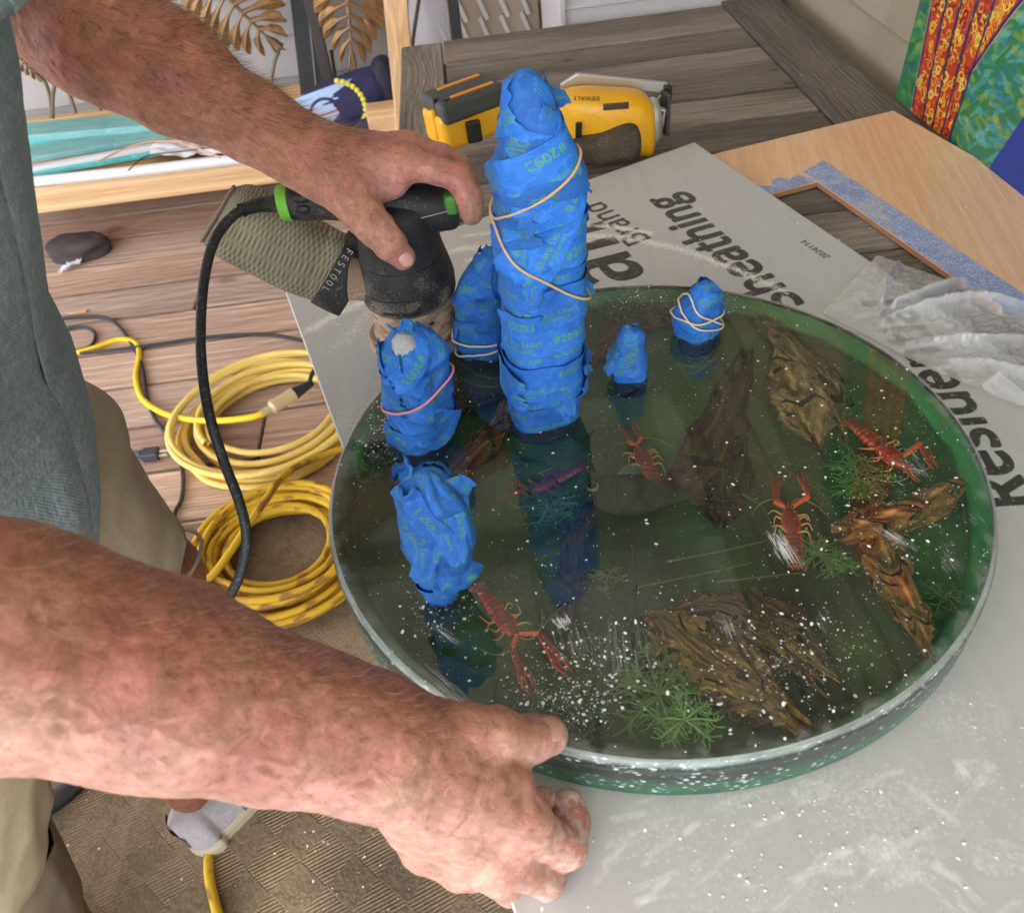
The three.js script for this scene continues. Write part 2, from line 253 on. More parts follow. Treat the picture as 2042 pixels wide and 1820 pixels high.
// ---------------------------------------------------------------- grey sheathing panel with printed lettering
const PA = pl(566, 574, PY), PB = pl(1385, 283, PY), PC = pl(1008, 1769, PY), PD = pl(1735, 520, PY);
{ const ab = (a, b, k) => a.clone().lerp(b, k), C2 = ab(PA, PC, 1.3), D2 = ab(PB, PD, 3.4);
  const x0 = -0.45, z0 = -1.35, S = 1.75, N = 2048, s = N / S;
  const R2 = rng(5);
  const map = ctex(N, N, (c) => {
    c.fillStyle = 'rgb(194,194,192)'; c.fillRect(0, 0, N, N);
    const id = c.getImageData(0, 0, N, N), d = id.data;
    for (let j = 0; j < N; j++) for (let i = 0; i < N; i++) { const k = (j * N + i) * 4, n = 4.5 * fbm(i / 300, j / 300, 2, 3) + 3 * (((i * 7919 + j * 104729) % 97) / 97 - 0.5) + 2.5 * noise(i / 9, j / 60, 4); d[k] += n; d[k + 1] += n; d[k + 2] += n * 0.9; }
    c.putImageData(id, 0, 0);
    const X = (p) => (p.x - x0) * s, Y = (p) => (p.z - z0) * s;
    function text(str, a, b, size, o = {}) { // a = start of the baseline, b = a later point of it, picture units
      const p = pl(...a, PY), q = pl(...b, PY), len = Math.hypot(X(q) - X(p), Y(q) - Y(p));
      c.save(); c.translate(X(p), Y(p)); c.rotate(Math.atan2(Y(q) - Y(p), X(q) - X(p))); c.font = (o.bold ? 'bold ' : '') + '100px sans-serif';
      const k = size ? (size * s) / 100 : len / c.measureText(str).width, kx = o.fit ? len / c.measureText(str).width : k; c.scale(kx, k); c.fillStyle = o.col || 'rgb(66,64,62)'; c.textAlign = o.end ? 'right' : 'left'; c.fillText(str, 0, 0); if (o.heavy) { c.strokeStyle = c.fillStyle; c.lineWidth = o.heavy; c.lineJoin = 'round'; c.strokeText(str, 0, 0); } c.restore();
    }
    text('Sheathing', [1606, 606], [1345, 385], 0, { heavy: 7 });
    text('Residential', [2074, 1012], [1985, 872], 0.062, { heavy: 6 });
    text('Brand', [1303, 478], [1196, 400], 0, { heavy: 3 });
    text('all', [1296, 553], [1194, 434], 0, { bold: true });
    text('2024114', [1658, 512], [1606, 478], 0, { bold: true });
    // worn print: specks and scratches of bare board in the letters
    for (let i = 0; i < 52000; i++) { const a = R2() * N, b = R2() * N; c.fillStyle = `rgba(190,188,180,${0.25 + 0.5 * R2()})`; c.fillRect(a, b, 1 + R2() * 2.2, 1 + R2() * 2); }
    // white dust trails left by the sander, and fingered smears
    const trail = (pts, wd, n, al) => { const P = pts.map((p) => pl(...p, PY)), cv = new THREE.CatmullRomCurve3(P); for (let i = 0; i < n; i++) { const p = cv.getPoint(R2()), g = (R2() + R2() + R2() - 1.5) * 0.8 * wd; c.fillStyle = `rgba(238,237,232,${al * (0.3 + R2())})`; const sz = 0.8 + R2() * R2() * 3.2; c.fillRect(X(p) + g * s, Y(p) + g * s * (R2() - 0.5) * 2 + (R2() - 0.5) * wd * s, sz, sz * (0.6 + R2() * 0.6)); } };
    trail([[610, 660], [680, 620], [760, 585], [900, 500], [1000, 490], [1180, 470], [1310, 485], [1450, 530], [1570, 585]], 0.010, 9000, 0.5);
    trail([[920, 470], [1050, 455], [1200, 450], [1300, 465]], 0.007, 2600, 0.5); trail([[930, 520], [1010, 508], [1180, 480]], 0.008, 2200, 0.5);
    trail([[760, 590], [720, 640], [660, 700]], 0.016, 900, 0.4); trail([[820, 700], [700, 820], [690, 850]], 0.03, 500, 0.3);
    for (let i = 0; i < 46; i++) { const p = pl(1200 + R2() * 840, 1430 + R2() * 390, PY); c.save(); c.translate(X(p), Y(p)); c.rotate(-0.7 + R2() * 0.6 + (R2() > 0.8 ? 1.4 : 0)); const L = 10 + R2() * 60; for (let k = 0; k < 70; k++) { c.fillStyle = `rgba(236,236,234,${0.05 + 0.16 * R2()})`; c.fillRect((R2() - 0.5) * L, (R2() - 0.5) * 5, 2 + R2() * 6, 0.8 + R2()); } c.restore(); }
    for (let i = 0; i < 22; i++) { const p = pl(1150 + R2() * 890, 1420 + R2() * 400, PY), q = R2() * 26 + 8; for (let k = 0; k < 260; k++) { const a = R2() * 6.28, r = q * Math.sqrt(R2()) ; c.fillStyle = `rgba(240,240,238,${0.06 + 0.22 * R2()})`; c.fillRect(X(p) + Math.cos(a) * r * 1.6, Y(p) + Math.sin(a) * r, 1 + R2() * 1.6, 1 + R2() * 1.4); } }
  });
  map.flipY = true;
  const g = slab(flat([PA, PB, D2, C2]), TY + 0.001, PT - 0.001, 0.001), p = g.attributes.position, uv = new Float32Array(p.count * 2);
  for (let i = 0; i < p.count; i++) { uv[i * 2] = (p.getX(i) - x0) / S; uv[i * 2 + 1] = 1 - (p.getZ(i) - z0) / S; } g.setAttribute('uv', new THREE.BufferAttribute(uv, 2));
  const root = thing('sheathing_board', 'large grey foam sheathing panel with dark printed lettering under the round resin slab', 'insulation panel');
  part('panel', g, [std({ map, roughness: 0.42 }), std({ color: L3(0.62, 0.6, 0.56), roughness: 0.7 })], root);
}
// ---------------------------------------------------------------- round resin slab
const DC = V(0.1079, DY, -0.4796), DR = 0.2635, BED = DY - 0.0178;
{ const root = thing('resin_slab', 'round dark green glossy resin slab with embedded pond scene and dusty clear rim', 'resin tabletop', null, V(DC.x, 0, DC.z));
  const r5 = rng(17), blobs = [...Array(26)].map(() => [r5(), r5(), 0.03 + 0.08 * r5(), r5()]);
  const bedMap = tex(1024, 1024, (u, v) => {
    const n = 1.25 * fbm(u * 9, v * 9, 3, 6), m = fbm(u * 4, v * 4, 8, 4), f = Math.abs(noise(u * 110 + 5 * n, v * 110 + 5 * m, 5)), st = Math.pow(1 - f, 8) * (0.4 + 0.8 * Math.max(0, m)), big = fbm(u * 2.1 + 4, v * 2.1, 12, 3);
    let g = [34 + 26 * n, 58 + 30 * n + 8 * m, 30 + 16 * n]; const br = sst(-0.1, 0.45, big); g = [lerp(g[0], 72 + 28 * n, br), lerp(g[1], 64 + 24 * n, br), lerp(g[2], 46 + 16 * n, br)];
    for (const [a, b, s, k] of blobs) { const d = Math.hypot(u - a, v - b) / s + 0.35 * n; if (d < 1) { const q = (1 - d) * 0.6 * (k > 0.4 ? 1 : -0.5); g = [g[0] + 46 * q, g[1] + 42 * q, g[2] + 10 * q]; } }
    return [g[0] + 22 * st, g[1] + 30 * st, g[2] + 10 * st];
  });
  const bed = new THREE.CircleGeometry(DR - 0.014, 96); bed.rotateX(-Math.PI / 2); bed.translate(0, BED, 0);
  part('pond_bed', bed, std({ map: bedMap, roughness: 0.9, color: L3(1, 1, 1) }), root);
  const lathe = (pts, n = 160) => new THREE.LatheGeometry(pts.map(([a, b]) => new THREE.Vector2(a, b)), n);
  const greenT = tex(1024, 64, (u, v) => { const n = fbm(u * 60, v * 4, 3, 4), k = fbm(u * 14, v * 2, 7, 3), e = sst(0.0, 0.35, v + 0.25 * n); const o = sst(-0.1, 0.35, fbm(u * 9, 3, 2, 3)); return [lerp(40, 52 + 18 * k + 20 * o, e) + 10 * n, lerp(56, 112 + 30 * k - 26 * o, e) + 12 * n, lerp(34, 72 + 16 * k - 26 * o, e) + 8 * n]; });
  part('rim_band', lathe([[DR - 0.017, BED + 0.0005], [DR - 0.0125, BED + 0.004], [DR - 0.007, DY - 0.009], [DR - 0.0035, DY - 0.005]]), std({ map: greenT, roughness: 0.6 }), root);
  const sideT = ctex(2048, 256, (c, w, h) => { // from the bottom (v = 0) to the top bevel
    const r = rng(23), id = c.createImageData(w, h), d = id.data;
    for (let j = 0; j < h; j++) for (let i = 0; i < w; i++) { const t = 1 - j / h, n = fbm(i / 18, j / 60, 1, 4), st = fbm(i / 90, j / 5, 4, 3), k = (j * w + i) * 4;
      const low = [34, 92, 66], mid = [38, 48, 42], top = [122, 134, 128]; const a = sst(0.3, 0.5, t + 0.14 * n), b = sst(0.76, 0.86, t + 0.05 * n);
      for (let q = 0; q < 3; q++) d[k + q] = clamp(lerp(lerp(low[q], mid[q], a), top[q], b) * (1 + 0.25 * n) + 46 * Math.max(0, st) * (t > 0.36 ? 1 : 0.4), 0, 255); d[k + 3] = 255; }
    c.putImageData(id, 0, 0);
    for (let i = 0; i < 15000; i++) { const t = 0.12 + 0.8 * r(), sz = 0.45 + Math.pow(r(), 8) * 5.5, cl = fbm(t * 3, i % 97, 3); c.globalAlpha = 0.35 + 0.6 * r(); c.fillStyle = '#eef0ee'; const x = r() * w; if (noise(x / 60, t * 5, 4) < 0.15 && r() < 0.85) continue; c.beginPath(); c.ellipse(x, (1 - t) * h, sz * 0.42, sz * 1.0, 0, 0, 6.3); c.fill(); }
    for (let i = 0; i < 170; i++) { const x = r() * w, y = h * (0.1 + 0.55 * r()); c.globalAlpha = 0.06 + 0.14 * r(); c.strokeStyle = '#ffffff'; c.lineWidth = 1 + r() * 3; c.beginPath(); c.moveTo(x, y); c.lineTo(x + 60 + r() * 240, y + (r() - 0.5) * 8); c.stroke(); }
    c.globalAlpha = 1;
  });
  const side = lathe([[0.05, PY + 0.0006], [DR - 0.004, PY + 0.0006], [DR - 0.0012, PY + 0.002], [DR, PY + 0.005], [DR, DY - 0.010], [DR, DY - 0.0065], [DR - 0.0006, DY - 0.0045], [DR - 0.0022, DY - 0.0012], [DR - 0.0045, DY + 0.0001]]);
  { const p = side.attributes.position, uv = side.attributes.uv; for (let i = 0; i < p.count; i++) { const y = p.getY(i), r = Math.hypot(p.getX(i), p.getZ(i)); uv.setXY(i, uv.getX(i) * 1.0, clamp((y - PY) / (DY - PY) * 0.86 + clamp((DR - r) / 0.0045) * (y > DY - 0.005 ? 0.14 : 0))); } }
  part('side_wall', side, phy({ map: sideT, roughness: 0.38, clearcoat: 0.5, clearcoatRoughness: 0.25 }), root);
  const topg = new THREE.CircleGeometry(DR - 0.0044, 160); topg.rotateX(-Math.PI / 2); topg.translate(0, DY, 0);
  const rough = tex(512, 512, (u, v) => { const n = fbm(u * 5, v * 5, 2, 4); return 10 + 16 * Math.max(0, n); }, false);
  part('clear_top', topg, phy({ color: L3(0.86, 0.96, 0.87), transmission: 1, thickness: 0, roughness: 1, roughnessMap: rough, ior: 1.7, bumpMap: tex(256, 256, (u, v) => 128 + 90 * fbm(u * 5, v * 5, 6, 3), false), bumpScale: 0.0006 }), root);
  // dry dust smeared over the top: scratches, sanding haze, crumbs too fine to lift off
  const film = ctex(2048, 2048, (c, w, h) => {
    const r = rng(61), S = w / (2 * DR), X = (p) => (p.x - DC.x + DR) * S, Y = (p) => (p.z - DC.z + DR) * S;
    c.fillStyle = 'rgb(0,0,0)'; c.fillRect(0, 0, w, h);
    const id = c.getImageData(0, 0, w, h), d = id.data;
    for (let j = 0; j < h; j++) for (let i = 0; i < w; i++) { const q = Math.hypot(i / w - 0.5, j / h - 0.5) * 2, e = sst(0.955, 1.0, q + 0.02 * noise(i / 30, j / 30)); const n = Math.max(0, fbm(i / 260, j / 260, 3, 4)); const k = (j * w + i) * 4; d[k] = d[k + 1] = d[k + 2] = 0.5 + 4 * n * n * 4 + 60 * e * (0.6 + 0.4 * noise(i / 4, j / 4)) ; }
    c.putImageData(id, 0, 0);
    const spots = (n, f, s0, s1, al) => { for (let i = 0; i < n; i++) { const p = f(); const s = s0 + Math.pow(r(), 4) * s1; c.fillStyle = `rgba(255,255,255,${al * (0.5 + 0.5 * r())})`; c.beginPath(); c.ellipse(X(p), Y(p), s * (0.7 + r() * 0.6), s * (0.6 + r() * 0.5), r() * 3, 0, 6.3); c.fill(); } };
    const any = () => { const a = r() * 6.283, q = DR * Math.sqrt(r()); return V(DC.x + q * Math.cos(a), 0, DC.z + q * Math.sin(a)); };
    spots(3600, any, 0.7, 2.2, 0.75);
    const near = (x, y, sx, sy) => () => pl(x + (r() + r() - 1) * sx, y + (r() + r() - 1) * sy, DY);
    spots(420, near(1150, 1330, 200, 120), 0.8, 4, 0.9); spots(420, near(1560, 1330, 260, 120), 0.8, 3.4, 0.9); spots(300, near(760, 850, 50, 90), 0.9, 3, 0.9); spots(380, near(1800, 930, 80, 150), 0.7, 1.8, 0.7); spots(320, near(1760, 1010, 190, 190), 0.8, 3, 0.9); spots(260, near(1300, 600, 190, 26), 0.8, 2.4, 0.9); spots(260, near(880, 1190, 80, 70), 0.7, 2, 0.8); spots(300, near(1110, 1400, 140, 70), 0.8, 3, 0.9);
    const scuff = (x, y, L, wd, ang, n, al) => { const p = pl(x, y, DY), q = pl(x + Math.cos(ang) * 50, y + Math.sin(ang) * 50, DY); c.save(); c.translate(X(p), Y(p)); c.rotate(Math.atan2(Y(q) - Y(p), X(q) - X(p))); for (let i = 0; i < n; i++) { c.fillStyle = `rgba(255,255,255,${al * r()})`; const l = L * S * (0.1 + 0.4 * r()); c.fillRect((r() + r() - 1) * L * S * 0.5 - l / 2, (r() + r() - 1) * wd * S * 0.5, l, 0.8 + r() * 1.6); } c.restore(); };
    scuff(1562, 1092, 0.034, 0.018, 1.05, 150, 0.6); scuff(1120, 1245, 0.014, 0.014, 1.0, 120, 0.6); scuff(1150, 1290, 0.03, 0.03, 1.3, 60, 0.35); scuff(1455, 1265, 0.03, 0.014, 1.2, 26, 0.5); scuff(1790, 1075, 0.034, 0.012, 0.6, 70, 0.4); scuff(890, 1270, 0.03, 0.01, 0.6, 60, 0.3); scuff(1830, 935, 0.03, 0.02, 0.9, 60, 0.25); scuff(1240, 1310, 0.05, 0.05, 1.45, 70, 0.25); scuff(1900, 1120, 0.03, 0.02, 0.9, 40, 0.3); scuff(1640, 1250, 0.02, 0.012, 1.2, 20, 0.35); scuff(1950, 1040, 0.016, 0.02, 0.9, 30, 0.2); scuff(900, 1400, 0.05, 0.02, 0.75, 120, 0.35);
    for (let i = 0; i < 40; i++) { const p = any(), a = r() * 6.3, L = (0.01 + r() * 0.05) * S; c.strokeStyle = `rgba(255,255,255,${0.1 + 0.15 * r()})`; c.lineWidth = 0.8; c.beginPath(); c.moveTo(X(p), Y(p)); c.quadraticCurveTo(X(p) + L * 0.5 * Math.cos(a) + 4, Y(p) + L * 0.5 * Math.sin(a), X(p) + L * Math.cos(a), Y(p) + L * Math.sin(a)); c.stroke(); }
  }, false);
  const fg = new THREE.CircleGeometry(DR - 0.002, 128); fg.rotateX(-Math.PI / 2); fg.translate(0, DY + 0.0006, 0);
  part('dust_film', fg, std({ color: L3(0.82, 0.82, 0.8), alphaMap: film, transparent: true, roughness: 1 }), root);
}
// ---------------------------------------------------------------- what is cast into the resin
const inR = (x, y, dy = 0.006) => pl(x, y, DY - dy);
const barkT = tex(512, 512, (u, v) => { const n = fbm(u * 4, v * 22, 3, 5), k = fbm(u * 9, v * 9, 6, 4), hole = sst(0.32, 0.5, fbm(u * 7, v * 5, 21, 3)), t = clamp(0.5 + n * 0.9 + k * 0.25); const c = [lerp(38, 128, t), lerp(29, 104, t), lerp(20, 66, t)]; return c.map((x) => x * (1 - 0.8 * hole)); });
const barkB = tex(512, 512, (u, v) => 128 + 110 * fbm(u * 4, v * 22, 3, 5) - 90 * sst(0.32, 0.5, fbm(u * 7, v * 5, 21, 3)), false);
const bark = (c, rx = 1, ry = 1) => std({ map: rep(barkT, rx, ry), bumpMap: rep(barkB, rx, ry), bumpScale: 0.004, color: L3(...c).multiplyScalar(c[0] > 0.85 ? 1.3 : 0.9), roughness: 0.85 });
function driftwood(label, pts, wid, thick, mat, seed, ragged = 0.3) { // flattened ragged strip of wood along points, wid(t) = half width
  const root = thing('driftwood', label, 'driftwood', null, pts[0].clone()), cv = new THREE.CatmullRomCurve3(pts), nu = 60, nv = 20;
  const g = sheet(nv, nu, (v, u) => {
    const p = cv.getPoint(u), t = cv.getTangent(u), n = V(-t.z, 0, t.x).normalize(), a = v * Math.PI * 2, ends = Math.pow(Math.max(0, Math.sin(Math.PI * clamp(u * 0.985 + 0.0075))), 0.35), jag = 1 + ragged * (noise(u * 16, Math.cos(a) * 2, seed) + 0.6 * noise(u * 46, Math.sin(a) * 2, seed + 2));
    const w = wid(u) * ends * jag, h = thick * ends * (1 + 0.35 * noise(u * 12, v * 9, seed + 5));
    return p.clone().addScaledVector(n, Math.cos(a) * w).add(V(0, Math.max(-0.012, Math.sin(a) * h) , 0)).addScaledVector(t, ragged * 0.05 * noise(v * 14, u * 3, seed + 8));
  }, (v, u) => [u * 2, v * 1.4], true);
  part('wood', local(g, root), mat, root); return root;
}
const dw = (label, px, w, th, mat, seed, rg, dy = 0.009) => driftwood(label, px.map(([x, y]) => inR(x, y, dy)), typeof w === 'function' ? w : (u) => w * (0.7 + 0.3 * Math.sin(u * 3.1)), th, mat, seed, rg);
dw('pale grey-brown driftwood slab with round holes near the far right rim', [[1560, 700], [1600, 780], [1630, 880]], (u) => 0.012 + 0.016 * Math.sin(u * 2.6), 0.006, bark([1.55, 1.45, 1.3]), 3, 0.2);
dw('dark splintered driftwood above the holed slab at the far right', [[1530, 640], [1590, 700], [1665, 800], [1690, 880]], 0.013, 0.006, bark([0.9, 0.85, 0.8]), 5, 0.4, 0.011);
dw('mottled orange and black driftwood branch at the right rim', [[1905, 968], [1830, 1015], [1740, 1050], [1690, 1065]], (u) => 0.013 + 0.007 * u, 0.008, bark([1.5, 1.0, 0.62], 1.6, 0.8), 7, 0.25, 0.007);
dw('long mottled driftwood branch pointing down to the lower right', [[1745, 1050], [1770, 1130], [1815, 1220], [1855, 1305]], (u) => 0.019 * (1 - 0.62 * u), 0.008, bark([1.6, 1.05, 0.66], 1.6, 0.8), 9, 0.25, 0.0075);
dw('flaky yellow-brown driftwood slab near the front of the slab', [[1330, 1250], [1400, 1310], [1500, 1380], [1590, 1440]], (u) => 0.026 - 0.012 * u, 0.006, bark([1.35, 1.15, 0.7], 0.8, 2), 11, 0.45, 0.009);
dw('brown driftwood shelf above the flaky slab', [[1320, 1235], [1420, 1215], [1530, 1270], [1610, 1340]], 0.014, 0.005, bark([0.95, 0.8, 0.6], 0.8, 2), 13, 0.5, 0.013);
dw('pointed dark driftwood splinter with a pale lower edge', [[1512, 1188], [1570, 1240], [1650, 1312]], (u) => 0.013 * Math.sin(0.5 + u * 2.4), 0.007, bark([0.7, 0.56, 0.4]), 15, 0.2, 0.008);
dw('short pale splinter lying below the pointed one', [[1540, 1248], [1600, 1300], [1640, 1330]], 0.004, 0.003, bark([1.6, 1.35, 0.9]), 16, 0.3, 0.006);
dw('black driftwood strip right of the tall wrapped post reflection', [[1172, 1010], [1150, 1100], [1140, 1190], [1128, 1240]], (u) => 0.011 * (1 - 0.4 * u), 0.006, bark([0.28, 0.24, 0.22]), 17, 0.3, 0.008);
dw('dark brown sunken log right of the fish', [[1490, 700], [1450, 820], [1400, 940], [1370, 1000]], (u) => 0.014 + 0.02 * u, 0.004, bark([0.5, 0.42, 0.36]), 19, 0.15, 0.016);
dw('black sunken log left of the upright crawfish', [[1480, 880], [1450, 980], [1440, 1040]], 0.017, 0.004, bark([0.3, 0.26, 0.23]), 20, 0.2, 0.014);
dw('reddish brown sunken log at the far rim behind the posts', [[1180, 720], [1240, 660], [1330, 625], [1440, 640]], 0.016, 0.005, bark([0.8, 0.6, 0.46]), 21, 0.3, 0.014);
dw('reddish brown log between the two left wrapped posts', [[870, 985], [930, 920], [990, 860], [1010, 800]], 0.013, 0.006, bark([0.95, 0.6, 0.46]), 23, 0.25, 0.010);
dw('black log with holes behind the left wrapped post', [[830, 810], [900, 800], [985, 790]], 0.016, 0.006, bark([0.36, 0.32, 0.26]), 25, 0.25, 0.012);

// crawfish -------------------------------------------------------
const shellT = tex(256, 256, (u, v) => { const n = fbm(u * 12, v * 12, 3, 4), d = noise(u * 60, v * 60, 5) > 0.55 ? -40 : 0; const dk = sst(0.55, 0.95, Math.abs(v - 0.25) < 0.12 ? 1 : 0.3) * 0.5, q = 1 - dk * 0.7; return [(190 + 60 * n + d) * q, (54 + 44 * n + d * 0.4) * q, (28 + 20 * n) * q]; });
const shellM = phy({ map: shellT, roughness: 0.35, clearcoat: 0.3, color: L3(0.98, 0.92, 0.75) }), clawM = phy({ map: shellT, roughness: 0.4, color: L3(1.05, 1.4, 0.9) }), legM = std({ color: L3(0.6, 0.28, 0.07), roughness: 0.5 });
function crawfish(label, tail, head, clawL, clawR, dy = 0.008, bend = 0, dim = 1) { // picture points
  const T = inR(...tail, dy), Hd = inR(...head, dy), root = thing('crawfish', label, 'crawfish', null, T.clone()), ax = Hd.clone().sub(T), L = ax.length(), a = ax.clone().normalize(), s = V(-a.z, 0, a.x), U = V(0, 1, 0);
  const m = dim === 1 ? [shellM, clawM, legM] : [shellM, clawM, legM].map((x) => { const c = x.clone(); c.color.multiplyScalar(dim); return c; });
  const P = (u, w, h = 0) => T.clone().addScaledVector(a, u * L).addScaledVector(s, w * L + bend * L * 4 * u * (1 - u)).addScaledVector(U, h * L);
  const blob = (f0, f1, w, h, n = 22) => sheet(16, n, (v, u) => { const t = lerp(f0, f1, u), q = Math.pow(Math.max(0, Math.sin(Math.PI * u)), 0.5), an = v * 6.2832; return P(t, Math.cos(an) * w(u) * q, Math.sin(an) * h * q); }, (v, u) => [u, v], true);
  part('carapace', local(join([blob(0.5, 1.0, (u) => 0.15 - 0.06 * u, 0.09), tube([P(0.96, 0), P(1.03, 0, 0.02), P(1.08, 0, 0.02)], (t) => L * 0.02 * (1 - t * 0.8), 8, 6)]), root), m[0], root);
  for (let i = 0; i < 6; i++) part('tail_segment', local(blob(0.5 - 0.07 * i - 0.1, 0.53 - 0.07 * i, () => 0.122 - 0.010 * i, 0.07 - 0.005 * i, 8), root), m[0], root);
  for (const k of [-2, -1, 0, 1, 2]) part('tail_fan', local(sheet(10, 10, (v, u) => { const an = k * 0.42, c = P(0.07, k * 0.02), d = a.clone().multiplyScalar(-Math.cos(an)).addScaledVector(s, Math.sin(an)), e = V(-d.z, 0, d.x), q = Math.sin(Math.PI * clamp(u * 0.93 + 0.04)); return c.addScaledVector(d, u * L * 0.12).addScaledVector(e, Math.cos(v * 6.283) * L * 0.028 * q).addScaledVector(U, Math.sin(v * 6.283) * L * 0.008 * q - u * L * 0.01); }, (v, u) => [u, v], true), root), m[0], root);
  for (const [sd, c] of [[1, clawL], [-1, clawR]]) { if (!c) continue;
    const E = inR(c[0], c[1], dy - 0.001), K = inR(c[2], c[3], dy - 0.002), S0 = P(0.86, sd * 0.05), Dv = E.clone().sub(K), cl = Dv.length(), dn = Dv.clone().normalize(), sn = V(-dn.z, 0, dn.x);
    const arm = part('claw_arm', local(tube([S0, S0.clone().lerp(K, 0.5).addScaledVector(s, sd * L * 0.03), K], (t) => L * (0.022 + 0.016 * t), 14, 8), root), m[1], root);
    const fin = (o, w0) => sheet(12, 18, (v, u) => { const q = Math.pow(Math.sin(Math.PI * clamp(u * 0.97 + 0.02)), 0.6) * (1 - 0.45 * u), off = o * cl * (0.02 + 0.14 * sst(0.35, 0.8, u) * (1.3 - u)); return K.clone().addScaledVector(dn, u * cl).addScaledVector(sn, Math.cos(v * 6.283) * w0 * cl * q + off).addScaledVector(U, Math.sin(v * 6.283) * cl * 0.085 * q); }, (v, u) => [u, v], true);
    part('pincer', local(fin(1, 0.105), root), m[1], root); part('pincer', local(fin(-0.8, 0.07), root), m[1], root); }
  for (const sd of [-1, 1]) for (let i = 0; i < 4; i++) { const b = P(0.56 + 0.09 * i, sd * 0.07), w = 0.2 + 0.05 * (i % 2); const j1 = 0.07 * Math.sin(i * 2.7 + sd * 1.3 + L * 900), j2 = 0.09 * Math.sin(i * 4.1 + sd + L * 500); part('leg', local(tube([b, P(0.56 + 0.1 * i + 0.02 + j1, sd * (0.07 + w * 0.55), 0.03), P(0.46 + 0.13 * i + j2, sd * (0.06 + w * (0.8 + j1)), -0.02)], (t) => L * 0.017 * (1 - 0.7 * t), 12, 5), root), m[2], root); }
  for (const sd of [-1, 1]) { part('antenna', local(tube([P(1.0, sd * 0.03), P(1.12, sd * 0.12, 0.02), P(1.05, sd * 0.34), P(0.8, sd * 0.5)], (t) => L * 0.006 * (1 - 0.8 * t), 24, 5), root), m[2], root); const e = new THREE.SphereGeometry(L * 0.016, 8, 6); e.translate(...P(0.97, sd * 0.045, 0.035).toArray()); part('eye', local(e, root), std({ color: L3(0.01, 0.01, 0.01), roughness: 0.2 }), root); }
  return root;
}
crawfish('orange-red crawfish at the right rim with claws towards the branch', [1690, 838], [1810, 935], [1868, 935, 1835, 885], [1836, 962, 1806, 935], 0.005);
crawfish('orange-red crawfish with raised claws between the branch and the sunken log', [1592, 1130], [1572, 1010], [1548, 948, 1545, 1000], [1594, 942, 1612, 990], 0.005);
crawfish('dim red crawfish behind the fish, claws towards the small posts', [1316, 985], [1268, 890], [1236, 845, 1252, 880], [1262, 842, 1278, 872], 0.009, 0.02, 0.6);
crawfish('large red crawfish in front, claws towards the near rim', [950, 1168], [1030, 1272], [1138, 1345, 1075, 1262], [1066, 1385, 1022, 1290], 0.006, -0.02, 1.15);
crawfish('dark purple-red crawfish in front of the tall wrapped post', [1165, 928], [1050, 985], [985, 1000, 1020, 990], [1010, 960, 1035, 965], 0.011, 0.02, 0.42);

// water plants ---------------------------------------------------
function sprig(label, px, size, n, seed, col, dy = 0.005) {
  const c = inR(...px, dy), root = thing('water_plant', label, 'water plant', null, c.clone()), r = rng(seed), g = [], m = std({ color: L3(...col), roughness: 0.7 }), stems = 3 + Math.floor(n / 26);
  const st = [...Array(stems)].map((_, i) => { const a = (i / stems) * 6.283 + r(), l = size * (0.35 + 0.65 * r()); return [a, l]; });
  for (const [a, l] of st) { const tip = c.clone().add(V(Math.cos(a) * l, 0.001, Math.sin(a) * l)); part('stem', local(tube([c, c.clone().lerp(tip, 0.5).add(V(0, 0.002, 0)), tip], 0.0006, 8, 4), root), m, root);
    for (let i = 0; i < n / stems; i++) { const t = Math.pow(r(), 0.7), b = c.clone().lerp(tip, t), an = a + (r() - 0.5) * 3.4, q = size * (0.16 + 0.3 * r()); const d = V(Math.cos(an) * q, (r() - 0.4) * 0.004, Math.sin(an) * q), k = V(-d.z, 0, d.x).multiplyScalar((r() - 0.5) * 0.5); g.push(tube([b, b.clone().addScaledVector(d, 0.5).add(k), b.clone().add(d)], 0.00034 + 0.00016 * r(), 5, 3)); } }
  part('frond', local(join(g), root), m, root); root.children.at(-1).userData.kind = 'stuff'; return root;
}
const pg = [0.09, 0.17, 0.035], pd2 = [0.035, 0.085, 0.035], pl2 = [0.17, 0.32, 0.07];
sprig('feathery green sprig between the two right-hand crawfish', [1712, 958], 0.030, 210, 3, pg);
sprig('feathery green sprig right of the upright crawfish tail', [1636, 1108], 0.026, 180, 5, pg);
sprig('large feathery green sprig near the front rim', [1315, 1385], 0.036, 260, 7, pg);
sprig('bright green drooping sprig beside the large front one', [1366, 1435], 0.022, 150, 9, pl2, 0.004);
sprig('pale sparse sprig left of the dark vine', [1212, 1150], 0.018, 60, 11, [0.1, 0.12, 0.06], 0.010);
sprig('dark green feathery sprig in the tall post reflection', [1095, 1015], 0.030, 170, 13, [0.05, 0.12, 0.06], 0.008);
sprig('mossy green sprig at the far rim behind the small post', [1235, 622], 0.030, 150, 15, pd2, 0.009);
sprig('dark mossy sprig at the left rim below the left post', [745, 930], 0.024, 140, 17, pd2, 0.009);
sprig('mossy sprig near the thumb at the front rim', [1160, 1430], 0.024, 130, 19, pd2, 0.007);
sprig('dull olive sprig at the right rim below the branch', [1880, 1190], 0.02, 110, 21, [0.06, 0.07, 0.025], 0.010);
